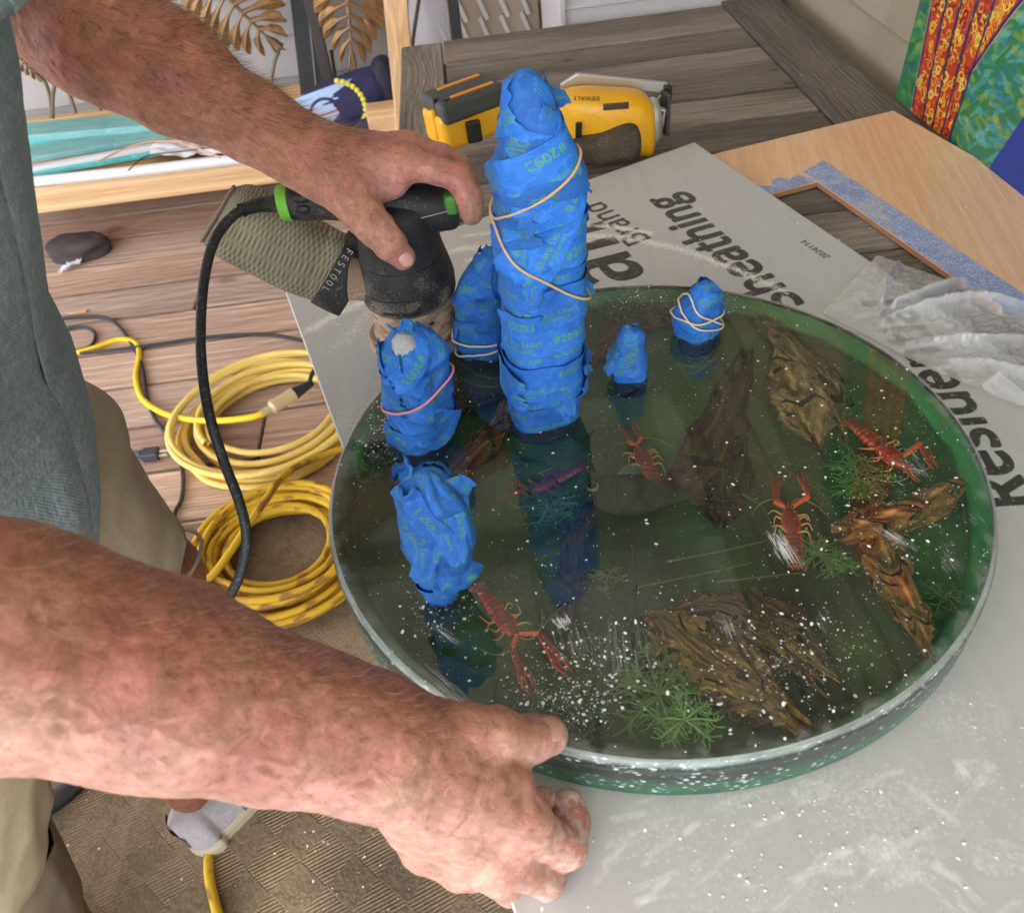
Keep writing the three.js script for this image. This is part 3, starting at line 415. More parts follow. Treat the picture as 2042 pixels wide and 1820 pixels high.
{ const r = rng(71), root = thing('dark_vine', 'thin dark knotted vine running towards the front of the slab', 'vine'), pts = [[1276, 1040], [1264, 1090], [1268, 1160], [1262, 1250], [1266, 1330], [1256, 1420]].map(([x, y]) => inR(x, y, 0.008)), m = std({ color: L3(0.02, 0.018, 0.012), roughness: 0.8 });
  part('stem', tube(pts, (t) => 0.0011 + 0.0007 * noise(t * 40, 1), 80, 6), m, root); const cv = new THREE.CatmullRomCurve3(pts); for (let i = 0; i < 13; i++) { const p = cv.getPoint(r()), g = new THREE.SphereGeometry(0.0016 + 0.0016 * r(), 8, 6); g.scale(1, 0.7, 1.4); g.translate(p.x, p.y, p.z); part('knot', g, m, root); } }
for (const [a, b, c, l] of [[[1262, 1172], [1380, 1148], [1500, 1122], 'pale reed stem lying across the middle, nearest the dark vine'], [[1430, 1160], [1520, 1150], [1600, 1142], 'pale reed stem above the pointed driftwood splinter'], [[1330, 1120], [1450, 1096], [1560, 1070], 'olive reed stem crossing behind the pale ones'], [[1480, 985], [1520, 1010], [1540, 1050], 'short yellow-green reed left of the upright crawfish'], [[1080, 1250], [1120, 1210], [1150, 1190], 'short ochre reed right of the large front crawfish'], [[1640, 1010], [1600, 960], [1560, 930], 'thin dark reed above the upright crawfish']]) solo('reed_stem', tube([inR(...a, 0.010), inR(...b, 0.009), inR(...c, 0.010)], (t) => 0.0008 - 0.0004 * t, 24, 6), std({ color: L3(0.075, 0.08, 0.035), roughness: 0.8 }), l, 'reed');
{ // fish: head to the left, only half visible through the resin
  const Hh = inR(1166, 990, 0.012), Tl = inR(1385, 985, 0.012), ax = Tl.clone().sub(Hh), L = ax.length(), a = ax.clone().normalize(), s = V(-a.z, 0, a.x), root = thing('fish', 'dim green fish with a round dark eye facing left under the resin', 'fish', null, Hh.clone());
  const ft = tex(256, 128, (u, v) => { const n = fbm(u * 14, v * 14, 3, 4), b = sst(0.1, 0.4, fbm(u * 6, v * 4, 9, 3)); return [lerp(40, 14, b) + 18 * n, lerp(46, 24, b) + 18 * n, lerp(32, 16, b) + 12 * n]; });
  const m = std({ map: ft, roughness: 0.85 }), prof = (u) => Math.pow(Math.sin(Math.PI * Math.pow(clamp(u, 0.004, 0.996), 0.72)), 0.75);
  part('body', local(sheet(24, 36, (v, u) => { const an = v * 6.283; return Hh.clone().addScaledVector(a, u * L).addScaledVector(s, Math.cos(an) * 0.021 * prof(u) * (1 + 0.1 * noise(u * 9, an))).add(V(0, Math.sin(an) * 0.008 * prof(u), 0)); }, (v, u) => [u, v], true), root), m, root);
  const eye = inR(1182, 971, 0.006), e1 = new THREE.SphereGeometry(0.0052, 16, 12), e2 = new THREE.SphereGeometry(0.0036, 16, 12); e1.scale(1, 0.5, 1); e1.translate(eye.x, eye.y, eye.z); e2.scale(1, 0.5, 1); e2.translate(eye.x - 0.0003, eye.y + 0.0015, eye.z);
  const eo = part('eye', local(e1, root), std({ color: L3(0.12, 0.14, 0.1), roughness: 0.3 }), root); part('pupil', local(e2, root), std({ color: L3(0.004, 0.004, 0.004), roughness: 0.05 }), eo);
  for (const k of [0, 1, 2]) part('gill', local(tube([Hh.clone().addScaledVector(a, L * (0.16 + 0.05 * k)).addScaledVector(s, -0.017).add(V(0, 0.006, 0)), Hh.clone().addScaledVector(a, L * (0.24 + 0.05 * k)).add(V(0, 0.0092, 0)), Hh.clone().addScaledVector(a, L * (0.2 + 0.05 * k)).addScaledVector(s, 0.016).add(V(0, 0.006, 0))], 0.0009, 16, 5), root), std({ color: L3(0.02, 0.026, 0.018) }), root);
  part('fin', local(sheet(10, 12, (v, u) => Hh.clone().addScaledVector(a, L * (0.3 + 0.3 * u)).addScaledVector(s, -0.02 - 0.014 * Math.sin(u * 3.1) * v).add(V(0, 0.004, 0)), (u, v) => [u, v]), root), std({ color: L3(0.05, 0.08, 0.06), side: THREE.DoubleSide }), root);
}
// ---------------------------------------------------------------- loose crumbs of resin
function crumbs(name, label, category, place, n, s0, s1, seed) {
  const r = rng(seed), g = new THREE.IcosahedronGeometry(1, 0), p = g.attributes.position; const k = new Map(); for (let i = 0; i < p.count; i++) { const key = [p.getX(i), p.getY(i), p.getZ(i)].map((x) => x.toFixed(3)).join(); if (!k.has(key)) k.set(key, [0.6 + 0.7 * r(), 0.5 + 0.5 * r(), 0.6 + 0.7 * r()]); const q = k.get(key); p.setXYZ(i, p.getX(i) * q[0], p.getY(i) * q[1] * 0.45, p.getZ(i) * q[2]); } g.computeVertexNormals();
  const m = new THREE.InstancedMesh(g, std({ color: L3(0.86, 0.86, 0.84), roughness: 0.8 }), n), M = new THREE.Matrix4(), Q = new THREE.Quaternion();
  for (let i = 0; i < n; i++) { const o = place(r), s = s0 + Math.pow(r(), 8) * (s1 - s0); Q.setFromEuler(new THREE.Euler((r() - 0.5) * 0.4, r() * 6.3, (r() - 0.5) * 0.4)); M.compose(o.add(V(0, s * 0.3, 0)), Q, V(s * (0.7 + 0.7 * r()), s * (0.6 + 0.6 * r()), s)); m.setMatrixAt(i, M); }
  m.name = numbered(name); shade(m); tag(m, label, category, null, 'stuff'); scene.add(m); return m;
}
const onDisc = (r) => { const a = r() * 6.283, q = (DR - 0.004) * Math.sqrt(r()); return V(DC.x + q * Math.cos(a), DY + 0.0008, DC.z + q * Math.sin(a)); };
const nearPx = (r, x, y, sx, sy, Y) => pl(x + (r() + r() - 1) * sx, y + (r() + r() - 1) * sy, Y);
crumbs('resin_crumbs', 'white resin crumbs scattered over the glossy slab', 'resin crumbs', (r) => { const k = r(); let p; if (k < 0.5) p = onDisc(r); else { const c = [[1150, 1330, 200, 130], [1560, 1310, 300, 150], [1780, 1000, 200, 200], [760, 850, 60, 100], [1300, 600, 220, 26], [870, 1200, 90, 90], [1120, 1420, 130, 60]][Math.floor(r() * 7)]; p = nearPx(r, ...c, DY + 0.0008); const d = Math.hypot(p.x - DC.x, p.z - DC.z); if (d > DR - 0.004) p = onDisc(r); } return p; }, 2300, 0.0002, 0.0015, 5);
crumbs('resin_crumbs', 'white resin crumbs scattered over the grey panel', 'resin crumbs', (r) => { for (;;) { const k = r(), p = k < 0.55 ? nearPx(r, 1560, 1640, 560, 260, PY + 0.0003) : k < 0.75 ? nearPx(r, 1300, 480, 300, 140, PY + 0.0003) : k < 0.85 ? nearPx(r, 680, 640, 90, 80, PY + 0.0003) : nearPx(r, 1650, 420, 260, 160, PY + 0.0003); const d = Math.hypot(p.x - DC.x, p.z - DC.z), e = PC.clone().sub(PA), q = p.clone().sub(PA), f = PB.clone().sub(PA); const L = (e.x * q.z - e.z * q.x), b = (q.x * f.z - q.z * f.x); const h = PD.clone().sub(PB), w = p.clone().sub(PB); if (d > DR + 0.004 && L < -0.004 && b < -0.004 && (h.x * w.z - h.z * w.x) > 0.003) return p; } }, 1300, 0.0002, 0.0014, 9);
crumbs('wood_crumbs', 'pale crumbs and dust on the slatted table and plywood', 'dust crumbs', (r) => { const k = r(); return k < 0.5 ? nearPx(r, 1500, 180, 500, 170, TY + 0.0005) : nearPx(r, 1800, 430, 300, 160, TY + 0.0079); }, 700, 0.0003, 0.0011, 11);
crumbs('floor_crumbs', 'pale crumbs scattered over the tan rug', 'dust crumbs', (r) => nearPx(r, 620, 1600, 560, 300, 0.009), 800, 0.0003, 0.0018, 12);
// ---------------------------------------------------------------- posts wrapped in printed blue tape
const TW = 0.036; // width of the tape
function tapeTex(seed, flip) {
  return ctex(1024, 256, (c, w, h) => {
    const id = c.createImageData(w, h), d = id.data;
    for (let j = 0; j < h; j++) for (let i = 0; i < w; i++) { const n = fbm(i / 40, j / 40, seed, 4), f = noise(i / 2.2, j / 2.2, seed + 4), cr = Math.pow(1 - Math.abs(noise(i / 70, j / 50, seed + 9)), 8); const k = (j * w + i) * 4; d[k] = 36 + 13 * n + 7 * f + 16 * cr; d[k + 1] = 110 + 14 * n + 7 * f + 16 * cr; d[k + 2] = 200 + 14 * n + 6 * f + 12 * cr; d[k + 3] = 255; }
    c.putImageData(id, 0, 0);
    const r = rng(seed), col = (a) => `rgba(104,168,70,${a})`;
    const word = (x, y, k) => { c.save(); c.translate(x, y); if (flip) c.rotate(Math.PI); c.fillStyle = col(0.62); if (k) { c.font = 'bold 62px sans-serif'; c.fillText('#2093', -90, 22); } else { c.font = 'bold 44px sans-serif'; c.fillText('Sharp Lines', -124, 0); c.font = 'bold 26px sans-serif'; c.fillText('MULTI-SURFACE', -124, 32); } c.restore(); };
    word(150, 66, 1); word(420, 176, 1); word(410, 62, 0); word(150, 186, 0); word(690, 76, 1); word(900, 180, 0);
    for (let i = 0; i < 900; i++) { c.fillStyle = `rgba(40,118,208,${0.5 * r()})`; c.fillRect(r() * w, r() * h, 1 + r() * 5, 1 + r() * 2); }
  });
}
const tapeMaps = [tapeTex(3, false), tapeTex(8, true)], tapeBump = tex(256, 256, (u, v) => { const n = fbm(u * 8, v * 8, 3, 4), c1 = Math.pow(1 - Math.abs(noise(u * 9, v * 7, 5)), 6), f = noise(u * 110, v * 110, 2); return 110 + 50 * n + 60 * c1 + 18 * f; }, false);
const tapeM = tapeMaps.map((t) => std({ map: t, bumpMap: rep(tapeBump, 2, 1), bumpScale: 0.0011, roughness: 0.72, side: THREE.DoubleSide }));
const tapeV = tapeM.map((m) => [0.78, 0.9, 1.0, 1.12].map((k) => { const c = m.clone(); c.color = L3(k, k, k); return c; }));
function ridge(p, f, s) { const a = 1 - Math.abs(noise(p.x * f, p.y * f, p.z * f + s)), b = 1 - Math.abs(noise(p.x * f * 2.1 + 5, p.y * f * 2.1, p.z * f * 2.1 + s)); return a * a * 0.65 + b * b * 0.35; }
const crom = (K, t) => { const n = K.length - 1, x = clamp(t) * n, i = Math.min(n - 1, Math.floor(x)), f = x - i, p = (j) => K[clamp(j, 0, n)]; const a = p(i - 1), b = p(i), c = p(i + 1), d = p(i + 2); return 0.5 * (2 * b + (c - a) * f + (2 * a - 5 * b + 4 * c - d) * f * f + (3 * b - 3 * c + d - a) * f * f * f); };
const slim = (rows, k) => rows.map(([y, a, b]) => [y, (a + b) / 2 - (b - a) * k / 2, (a + b) / 2 + (b - a) * k / 2]);
function wrapped(label, o) { // o.rows: [picture y, left x, right x] from the base up
  const base = pl(o.base[0], o.base[1], DY), root = thing('wrapped_post', label, 'wrapped post', null, V(base.x, DY, base.z)), seed = o.seed, r = rng(seed);
  const rows = slim(o.rows, o.k ?? 0.96).map(([y, a, b]) => { const A = pz(a, y, base.z), B = pz(b, y, base.z); return { x: (A.x + B.x) / 2 - base.x, y: (A.y + B.y) / 2 - DY, w: (B.x - A.x) / 2 }; });
  rows[0].y = Math.min(0.0012, rows[0].y) ; const KX = rows.map((q) => q.x), KY = rows.map((q) => q.y), KW = rows.map((q) => q.w), tot = KY[KY.length - 1];
  const lean = o.lean ?? 0, kz = o.depth ?? 0.92;
  const tOf = (h) => { let lo = 0, hi = 1; for (let i = 0; i < 22; i++) { const m = (lo + hi) / 2; if (crom(KY, m) < h) lo = m; else hi = m; } return lo; };
  const N = (th) => V(Math.cos(th), 0, Math.sin(th));
  const surf = (th, t, off = 0) => { const w = Math.max(0.001, crom(KW, t)), x = crom(KX, t), y = crom(KY, t), sq = 1 + (o.square ?? 0.06) * Math.cos(th * 4 + seed); // theta 0 = right, PI/2 = towards the viewer
    const p = V(x + Math.cos(th) * (w * sq + off), y, Math.sin(th) * (w * kz * sq + off) + lean * y); const c = (o.crease ?? 0.0035) * (ridge(p, o.freq ?? 26, seed) - 0.55) + (o.fold ?? 0) * Math.min(1, w / 0.02) * sst(o.foldFrom ?? 0.6, 1, t) * (1 - 0.7 * sst(0.9, 1, t)) * Math.sin(th * 7 + 3 * t + seed) * (0.5 + 0.5 * noise(th * 2, seed)); const n = N(th); return p.addScaledVector(n, c); };
  const circ = 2 * Math.PI * KW.reduce((a, b) => a + b) / KW.length;
  // inner wrap
  const inner = sheet(88, o.nv ?? 80, (u, v) => surf(u * 6.2832, v * 0.995), (u, v) => [u * circ / (TW * 4), (v * tot) / TW], true);
  const cap = sheet(44, 8, (u, v) => { const e = surf(u * 6.2832, 0.995), c = V(crom(KX, 1), crom(KY, 1) + (o.capUp ?? 0.002), lean * tot); return e.lerp(c, v); }, (u, v) => [u * circ / (TW * 4), v * 0.3], true);
  part('tape_wrap', [inner, cap], tapeM[seed % 2], root);
  // separate strips: [theta at the middle, height 0..1, slope, length, lift at the ends]
  let si = 0; const strip = (th0, t0, sl, len, lift, wd = TW, mi = 0, jagS = 1) => { si++;
    const nu = Math.ceil(len / 0.0021), nv = Math.ceil(wd / 0.0021), w0 = Math.max(0.006, crom(KW, t0)), h0 = crom(KY, t0), cs = Math.cos(sl), sn = Math.sin(sl), s2 = r() * 40, uo = r();
    const g = sheet(nu, nv, (u, v) => {
      const jx = (u > 0.5 ? 1 : -1) * sst(0.4, 0.5, Math.abs(u - 0.5)) * 0.004 * noise(v * 14, s2) * jagS;
      const a = (u - 0.5) * len + jx, b = (v - 0.5) * wd, ah = a * cs - b * sn, hh = h0 + a * sn + b * cs, t = tOf(clamp(hh, 0.0008, tot * 0.998)), over = Math.max(0, hh - tot * 0.998);
      const th = th0 - ah / (w0 * 0.97), e = Math.max(sst(0.34, 0.5, u - 0.5), sst(0.34, 0.5, 0.5 - u)), q = Math.abs(v - 0.5) * 2;
      const p = surf(th, t, 0.0009 + si * 0.00016 + 0.0011 * q * q * q + lift * e * e * (0.5 + 0.7 * v + 0.4 * noise(v * 5, s2)) + 0.0009 * Math.max(0, noise(a * 90, b * 90, s2)));
      if (over > 0) { const ap = V(crom(KX, 1), tot, lean * tot); p.lerp(ap, Math.min(0.97, over / 0.024)); p.y += 0.004 * Math.sin(Math.min(1, over / 0.03) * 1.57); } return p;
    }, (u, v) => [uo + (u * len) / (TW * 4), 0.02 + 0.96 * v * wd / TW]);
    part('tape_strip', thicken(g, 0.0003), tapeV[mi][Math.floor(r() * 4)], root);
  };
  for (const s of o.strips) strip(...s);
  // flaps standing off the surface: [theta, height 0..1, size, direction in the surface, lift]
  for (const [th0, t0, sz, dir, lift, wd] of o.flaps ?? []) {
    const s2 = r() * 30, w0 = Math.max(0.008, crom(KW, t0)), h0 = crom(KY, t0);
    const g = sheet(16, 16, (u, v) => { const wv = (v - 0.5) * (wd ?? sz) * (1 - 0.55 * u + 0.12 * noise(u * 5, s2)), a = u * sz * Math.cos(dir) - wv * Math.sin(dir), b = u * sz * Math.sin(dir) + wv * Math.cos(dir); const hh = clamp(h0 + b, 0.001, tot * 0.995), p = surf(th0 - a / w0 * (1 - 0.5 * u), tOf(hh), 0.0015 + lift * u * u + 0.0016 * noise(u * 4, v * 4, s2)); p.y += Math.max(0, h0 + b - tot * 0.995); return p; }, (u, v) => [0.1 + (u * sz) / (TW * 4), v * (wd ?? sz) / TW]);
    part('tape_flap', thicken(g, 0.0003), tapeM[1 - (seed % 2)], root);
  }
  for (const [col, lab, t0, amp, ph, rad, tw] of o.bands ?? []) { const pts = []; for (let i = 0; i < 40; i++) { const th = (i / 40) * 6.2832, hh = crom(KY, t0) + amp * Math.sin(th + ph) + 0.004 * (tw ?? 0) * Math.sin(3 * th + ph); pts.push(surf(th, tOf(clamp(hh, 0.004, tot * 0.97)), 0.0042 + rad)); } const b = part('rubber_band', tube(pts, rad, 160, 6, true), std({ color: L3(...col), roughness: 0.6 }), root); b.userData.label = lab; }
  // the wood below the tape, cast into the slab
  const fw2 = KW[0] * 0.98; const wd = new THREE.CylinderGeometry(fw2 * 0.98, fw2 * 1.02, 0.0205, 28, 3); { const p = wd.attributes.position; for (let i = 0; i < p.count; i++) { const th = Math.atan2(p.getZ(i), p.getX(i)), k = 1 + 0.07 * noise(Math.cos(th) * 3, Math.sin(th) * 3, seed); p.setXYZ(i, p.getX(i) * k + KX[0], p.getY(i) - 0.0105, p.getZ(i) * k * kz); } wd.computeVertexNormals(); }
  part('wood', wd, bark([0.32, 0.28, 0.25]), root);
  if (o.core) { const c = pz(...o.core.px, base.z + 0.012).sub(root.position); const g = new THREE.SphereGeometry(1, 24, 18); { const p = g.attributes.position; for (let i = 0; i < p.count; i++) { const k = 1 + 0.1 * noise(p.getX(i) * 4, p.getY(i) * 4, p.getZ(i) * 4); p.setXYZ(i, p.getX(i) * k * o.core.s[0], p.getY(i) * k * o.core.s[1], p.getZ(i) * k * o.core.s[2]); } g.computeVertexNormals(); } g.translate(c.x, c.y, c.z); const m = part('plaster_tip', g, std({ color: L3(0.72, 0.74, 0.78), bumpMap: rep(tapeBump, 3, 3), bumpScale: 0.004, roughness: 0.8 }), root); m.userData.label = 'white crusted tip showing through the torn tape'; }
  return root;
}
const TAN = [0.62, 0.42, 0.2], CREAM = [0.72, 0.58, 0.4], WHITE = [0.75, 0.68, 0.55], PINK = [0.85, 0.28, 0.34];
const Fr = 1.5708;
wrapped('tallest blue-taped post, near the middle of the slab with two tan rubber bands', { seed: 4, base: [1084, 816], nv: 200, crease: 0.0058, freq: 16, fold: 0.0035, foldFrom: 0.7,
  rows: [[820, 1008, 1154], [775, 1000, 1160], [700, 990, 1168], [600, 992, 1166], [520, 990, 1166], [430, 984, 1170], [350, 982, 1160], [300, 988, 1140], [250, 997, 1118], [200, 1006, 1098], [165, 1018, 1076], [148, 1030, 1060]], k: 0.92,
  strips: [[Fr, 0.05, 0.03, 0.15, 0.001, TW, 0], [Fr + 0.3, 0.16, -0.05, 0.2, 0.002, TW, 0], [Fr - 0.5, 0.25, 0.06, 0.12, 0.003, TW, 0], [Fr + 0.7, 0.34, -0.06, 0.14, 0.002, TW, 0], [Fr - 0.3, 0.42, 0.1, 0.12, 0.003, TW, 0], [Fr + 0.5, 0.52, 0.9, 0.14, 0.002, TW, 1], [Fr - 0.75, 0.6, 1.15, 0.17, 0.004, TW, 0], [Fr + 0.35, 0.66, -0.35, 0.13, 0.002, TW, 0], [Fr + 0.4, 0.86, -1.1, 0.13, 0.002, TW, 1], [Fr - 0.9, 0.86, 1.3, 0.13, 0.005, TW, 1], [Fr - 0.2, 0.57, 0.62, 0.16, 0.003, TW, 0], [Fr - 2.2, 0.3, 0, 0.14, 0.003, TW, 0], [Fr + 2.4, 0.45, 0.2, 0.14, 0.003, TW, 0], [Fr + 2.9, 0.15, 0, 0.16, 0.003, TW, 0], [Fr - 2.4, 0.7, 0.4, 0.14, 0.003, TW, 1]],
  flaps: [[0.35, 0.85, 0.022, -0.5, 0.014, 0.02], [Fr - 0.25, 0.14, 0.04, -0.9, 0.006, 0.04], [0.05, 0.16, 0.018, -1.2, 0.010, 0.02], [0.1, 0.31, 0.02, -0.8, 0.012, 0.024], [Fr + 0.1, 0.42, 0.04, -1.9, 0.006, 0.05], [0.1, 0.53, 0.02, -0.7, 0.008, 0.02]],
  bands: [[TAN, 'tan rubber band tilted up to the right', 0.53, 0.020, 1.45, 0.0011, 0.5], [TAN, 'tan rubber band sagging down to the right', 0.375, 0.034, -1.7, 0.0011, 0.4]] });
wrapped('blue-taped post behind the tall one, beside the sander pad, with two white rubber bands', { seed: 7, base: [955, 698], crease: 0.006, freq: 30, fold: 0.004, foldFrom: 0.6,
  rows: [[702, 924, 1010], [680, 916, 1018], [650, 906, 1020], [610, 906, 1020], [575, 912, 1018], [540, 926, 1014], [515, 944, 1008], [500, 962, 1002]],
  strips: [[Fr + 0.4, 0.3, 0.1, 0.11, 0.003, TW, 0], [Fr + 0.7, 0.62, -0.2, 0.1, 0.005, TW, 0], [Fr, 0.85, 0.7, 0.09, 0.006, TW, 1], [Fr - 1.8, 0.5, 0.1, 0.1, 0.003, TW, 0]], flaps: [[Fr + 1.35, 0.36, 0.03, -1.6, 0.009, 0.022], [Fr + 0.7, 0.93, 0.02, 0.9, 0.006, 0.02], [Fr + 0.1, 0.8, 0.026, -0.6, 0.007, 0.03]],
  bands: [[WHITE, 'upper white rubber band', 0.28, 0.004, 2.6, 0.0010, 0.3], [WHITE, 'lower white rubber band slanting up', 0.16, 0.010, 1.3, 0.0010, 0.3]] });
wrapped('blue-taped post at the left rim with a pink rubber band and a crusted white tip', { seed: 12, base: [836, 868], nv: 110, crease: 0.0055, freq: 18, fold: 0.004, foldFrom: 0.6,
  rows: [[872, 782, 893], [846, 774, 902], [820, 771, 908], [780, 768, 902], [740, 764, 893], [712, 758, 892], [690, 762, 880], [668, 776, 852], [655, 786, 826]],
  strips: [[Fr + 0.5, 0.2, -0.6, 0.13, 0.002, TW * 1.2, 0], [Fr - 0.4, 0.42, 0.95, 0.13, 0.002, TW, 1], [Fr + 0.2, 0.62, 0.95, 0.1, 0.003, TW, 1], [Fr + 0.55, 0.38, -0.75, 0.12, 0.003, TW, 0], [Fr - 0.4, 0.1, 0.1, 0.11, 0.002, TW, 1], [Fr - 0.75, 0.75, 0.9, 0.07, 0.004, TW, 1], [Fr + 2.4, 0.4, 0.2, 0.1, 0.003, TW, 0], [Fr - 2.3, 0.5, 0.1, 0.1, 0.003, TW, 0]], flaps: [[Fr - 0.1, 0.95, 0.018, 1.2, 0.002, 0.026], [Fr + 1.0, 0.9, 0.016, 1.4, 0.004, 0.02], [Fr + 0.7, 0.7, 0.02, 0.4, 0.006, 0.02]],
  bands: [[PINK, 'pink rubber band', 0.40, 0.015, 1.35, 0.0011, 0.2]], core: { px: [806, 690], s: [0.0095, 0.0125, 0.008] } });
wrapped('crumpled blue-taped post nearest the front left, hooded with loose tape, without rubber bands', { seed: 9, base: [880, 1180], nv: 110, crease: 0.007, freq: 20, fold: 0.006, foldFrom: 0.3, depth: 0.8,
  rows: [[1186, 852, 908], [1160, 836, 924], [1130, 822, 934], [1090, 812, 944], [1050, 800, 948], [1015, 792, 944], [990, 786, 928], [965, 792, 896], [948, 812, 872], [940, 826, 856]],
  strips: [[Fr + 0.6, 0.68, 1.25, 0.10, 0.005, TW, 1], [Fr - 0.8, 0.55, 1.45, 0.12, 0.003, TW, 1], [Fr, 0.85, -0.3, 0.09, 0.008, TW, 0], [Fr, 0.1, 0.05, 0.08, 0.003, TW * 0.6, 0], [Fr + 0.2, 0.45, -1.2, 0.1, 0.007, TW, 0]], flaps: [[Fr + 1.0, 0.88, 0.03, 2.9, 0.011, 0.026], [Fr - 0.3, 0.62, 0.034, -1.5, 0.009, 0.03], [Fr + 0.3, 0.5, 0.036, -1.7, 0.010, 0.03], [0.2, 0.66, 0.026, 0.1, 0.007, 0.03], [Fr + 1.2, 0.25, 0.02, -2.4, 0.005, 0.016], [Fr + 0.2, 0.06, 0.016, -1.6, 0.002, 0.02]], bands: [] });
wrapped('smallest blue-taped post, without bands, right of the tall one', { seed: 15, base: [1255, 748], nv: 60, crease: 0.004, freq: 34, fold: 0.003, foldFrom: 0.5, depth: 0.85,
  rows: [[752, 1224, 1290], [738, 1220, 1293], [720, 1219, 1292], [700, 1224, 1288], [682, 1232, 1284], [668, 1238, 1282], [658, 1242, 1272]],
  strips: [[Fr, 0.15, 0.05, 0.09, 0.001, TW * 0.8, 1], [Fr, 0.6, 0.2, 0.07, 0.004, TW, 1], [Fr + 0.5, 0.7, 1.2, 0.05, 0.004, TW, 0]], flaps: [[Fr + 1.1, 0.6, 0.022, -1.7, 0.006, 0.02], [Fr + 0.6, 0.95, 0.012, 1.5, 0.001, 0.018]], bands: [] });
wrapped('small blue-taped post at the far rim with crossed cream rubber bands', { seed: 18, base: [1390, 662], nv: 60, crease: 0.003, freq: 30, fold: 0.002, foldFrom: 0.6,
  rows: [[667, 1352, 1428], [652, 1348, 1430], [635, 1347, 1430], [612, 1356, 1430], [592, 1372, 1432], [575, 1388, 1428], [563, 1396, 1420]],
  strips: [[Fr, 0.14, 0.03, 0.1, 0.001, TW * 0.8, 0], [Fr + 0.2, 0.55, -0.2, 0.09, 0.003, TW, 0], [Fr - 0.3, 0.8, 0.3, 0.06, 0.004, TW, 0]], flaps: [[0.35, 0.66, 0.024, -0.9, 0.010, 0.022], [Fr - 0.6, 0.8, 0.02, -0.4, 0.004, 0.02]],
  bands: [[CREAM, 'level cream rubber band', 0.43, 0.0015, -0.4, 0.0009, 0.1], [CREAM, 'cream rubber band slanting down to the right', 0.42, 0.013, -1.9, 0.0009, 0.2], [CREAM, 'steeper cream rubber band slanting down to the right', 0.46, 0.018, -1.3, 0.0009, 0.5]] });
// ---------------------------------------------------------------- lofted shells
function loft(secs, n = 28, m = 6, sq = 0, capped = true) { // secs: [centre, half width vector, half height vector]; sq > 0 squares the section
  const K = secs.length - 1, get = (t, j) => { const f = (k) => V(...['x', 'y', 'z'].map((c) => crom(secs.map((s) => s[j][c]), t))); return f(); };
  const nv = K * m, ex = 2 / (2 + sq * 4);
  const pw = (x) => Math.sign(x) * Math.pow(Math.abs(x), ex);
  const L = secs[0][0].distanceTo(secs[K][0]);
  const body = sheet(n, nv, (u, v) => { const a = u * 6.28319, c = get(v, 0), w = get(v, 1), h = get(v, 2); return c.addScaledVector(w, pw(Math.cos(a))).addScaledVector(h, pw(Math.sin(a))); }, (u, v) => [v * L, u * secs[0][2].length() * 6.3], true);
  if (!capped) return body;
  const cap = (t, s) => sheet(n, 4, (u, v) => { const a = u * 6.28319, c = get(t, 0), w = get(t, 1), h = get(t, 2); return c.addScaledVector(w, pw(Math.cos(a)) * (1 - v)).addScaledVector(h, pw(Math.sin(a)) * (1 - v)); }, (u, v) => [u * 0.03, v * 0.03]);
  return join([body, cap(0), cap(1)]);
}
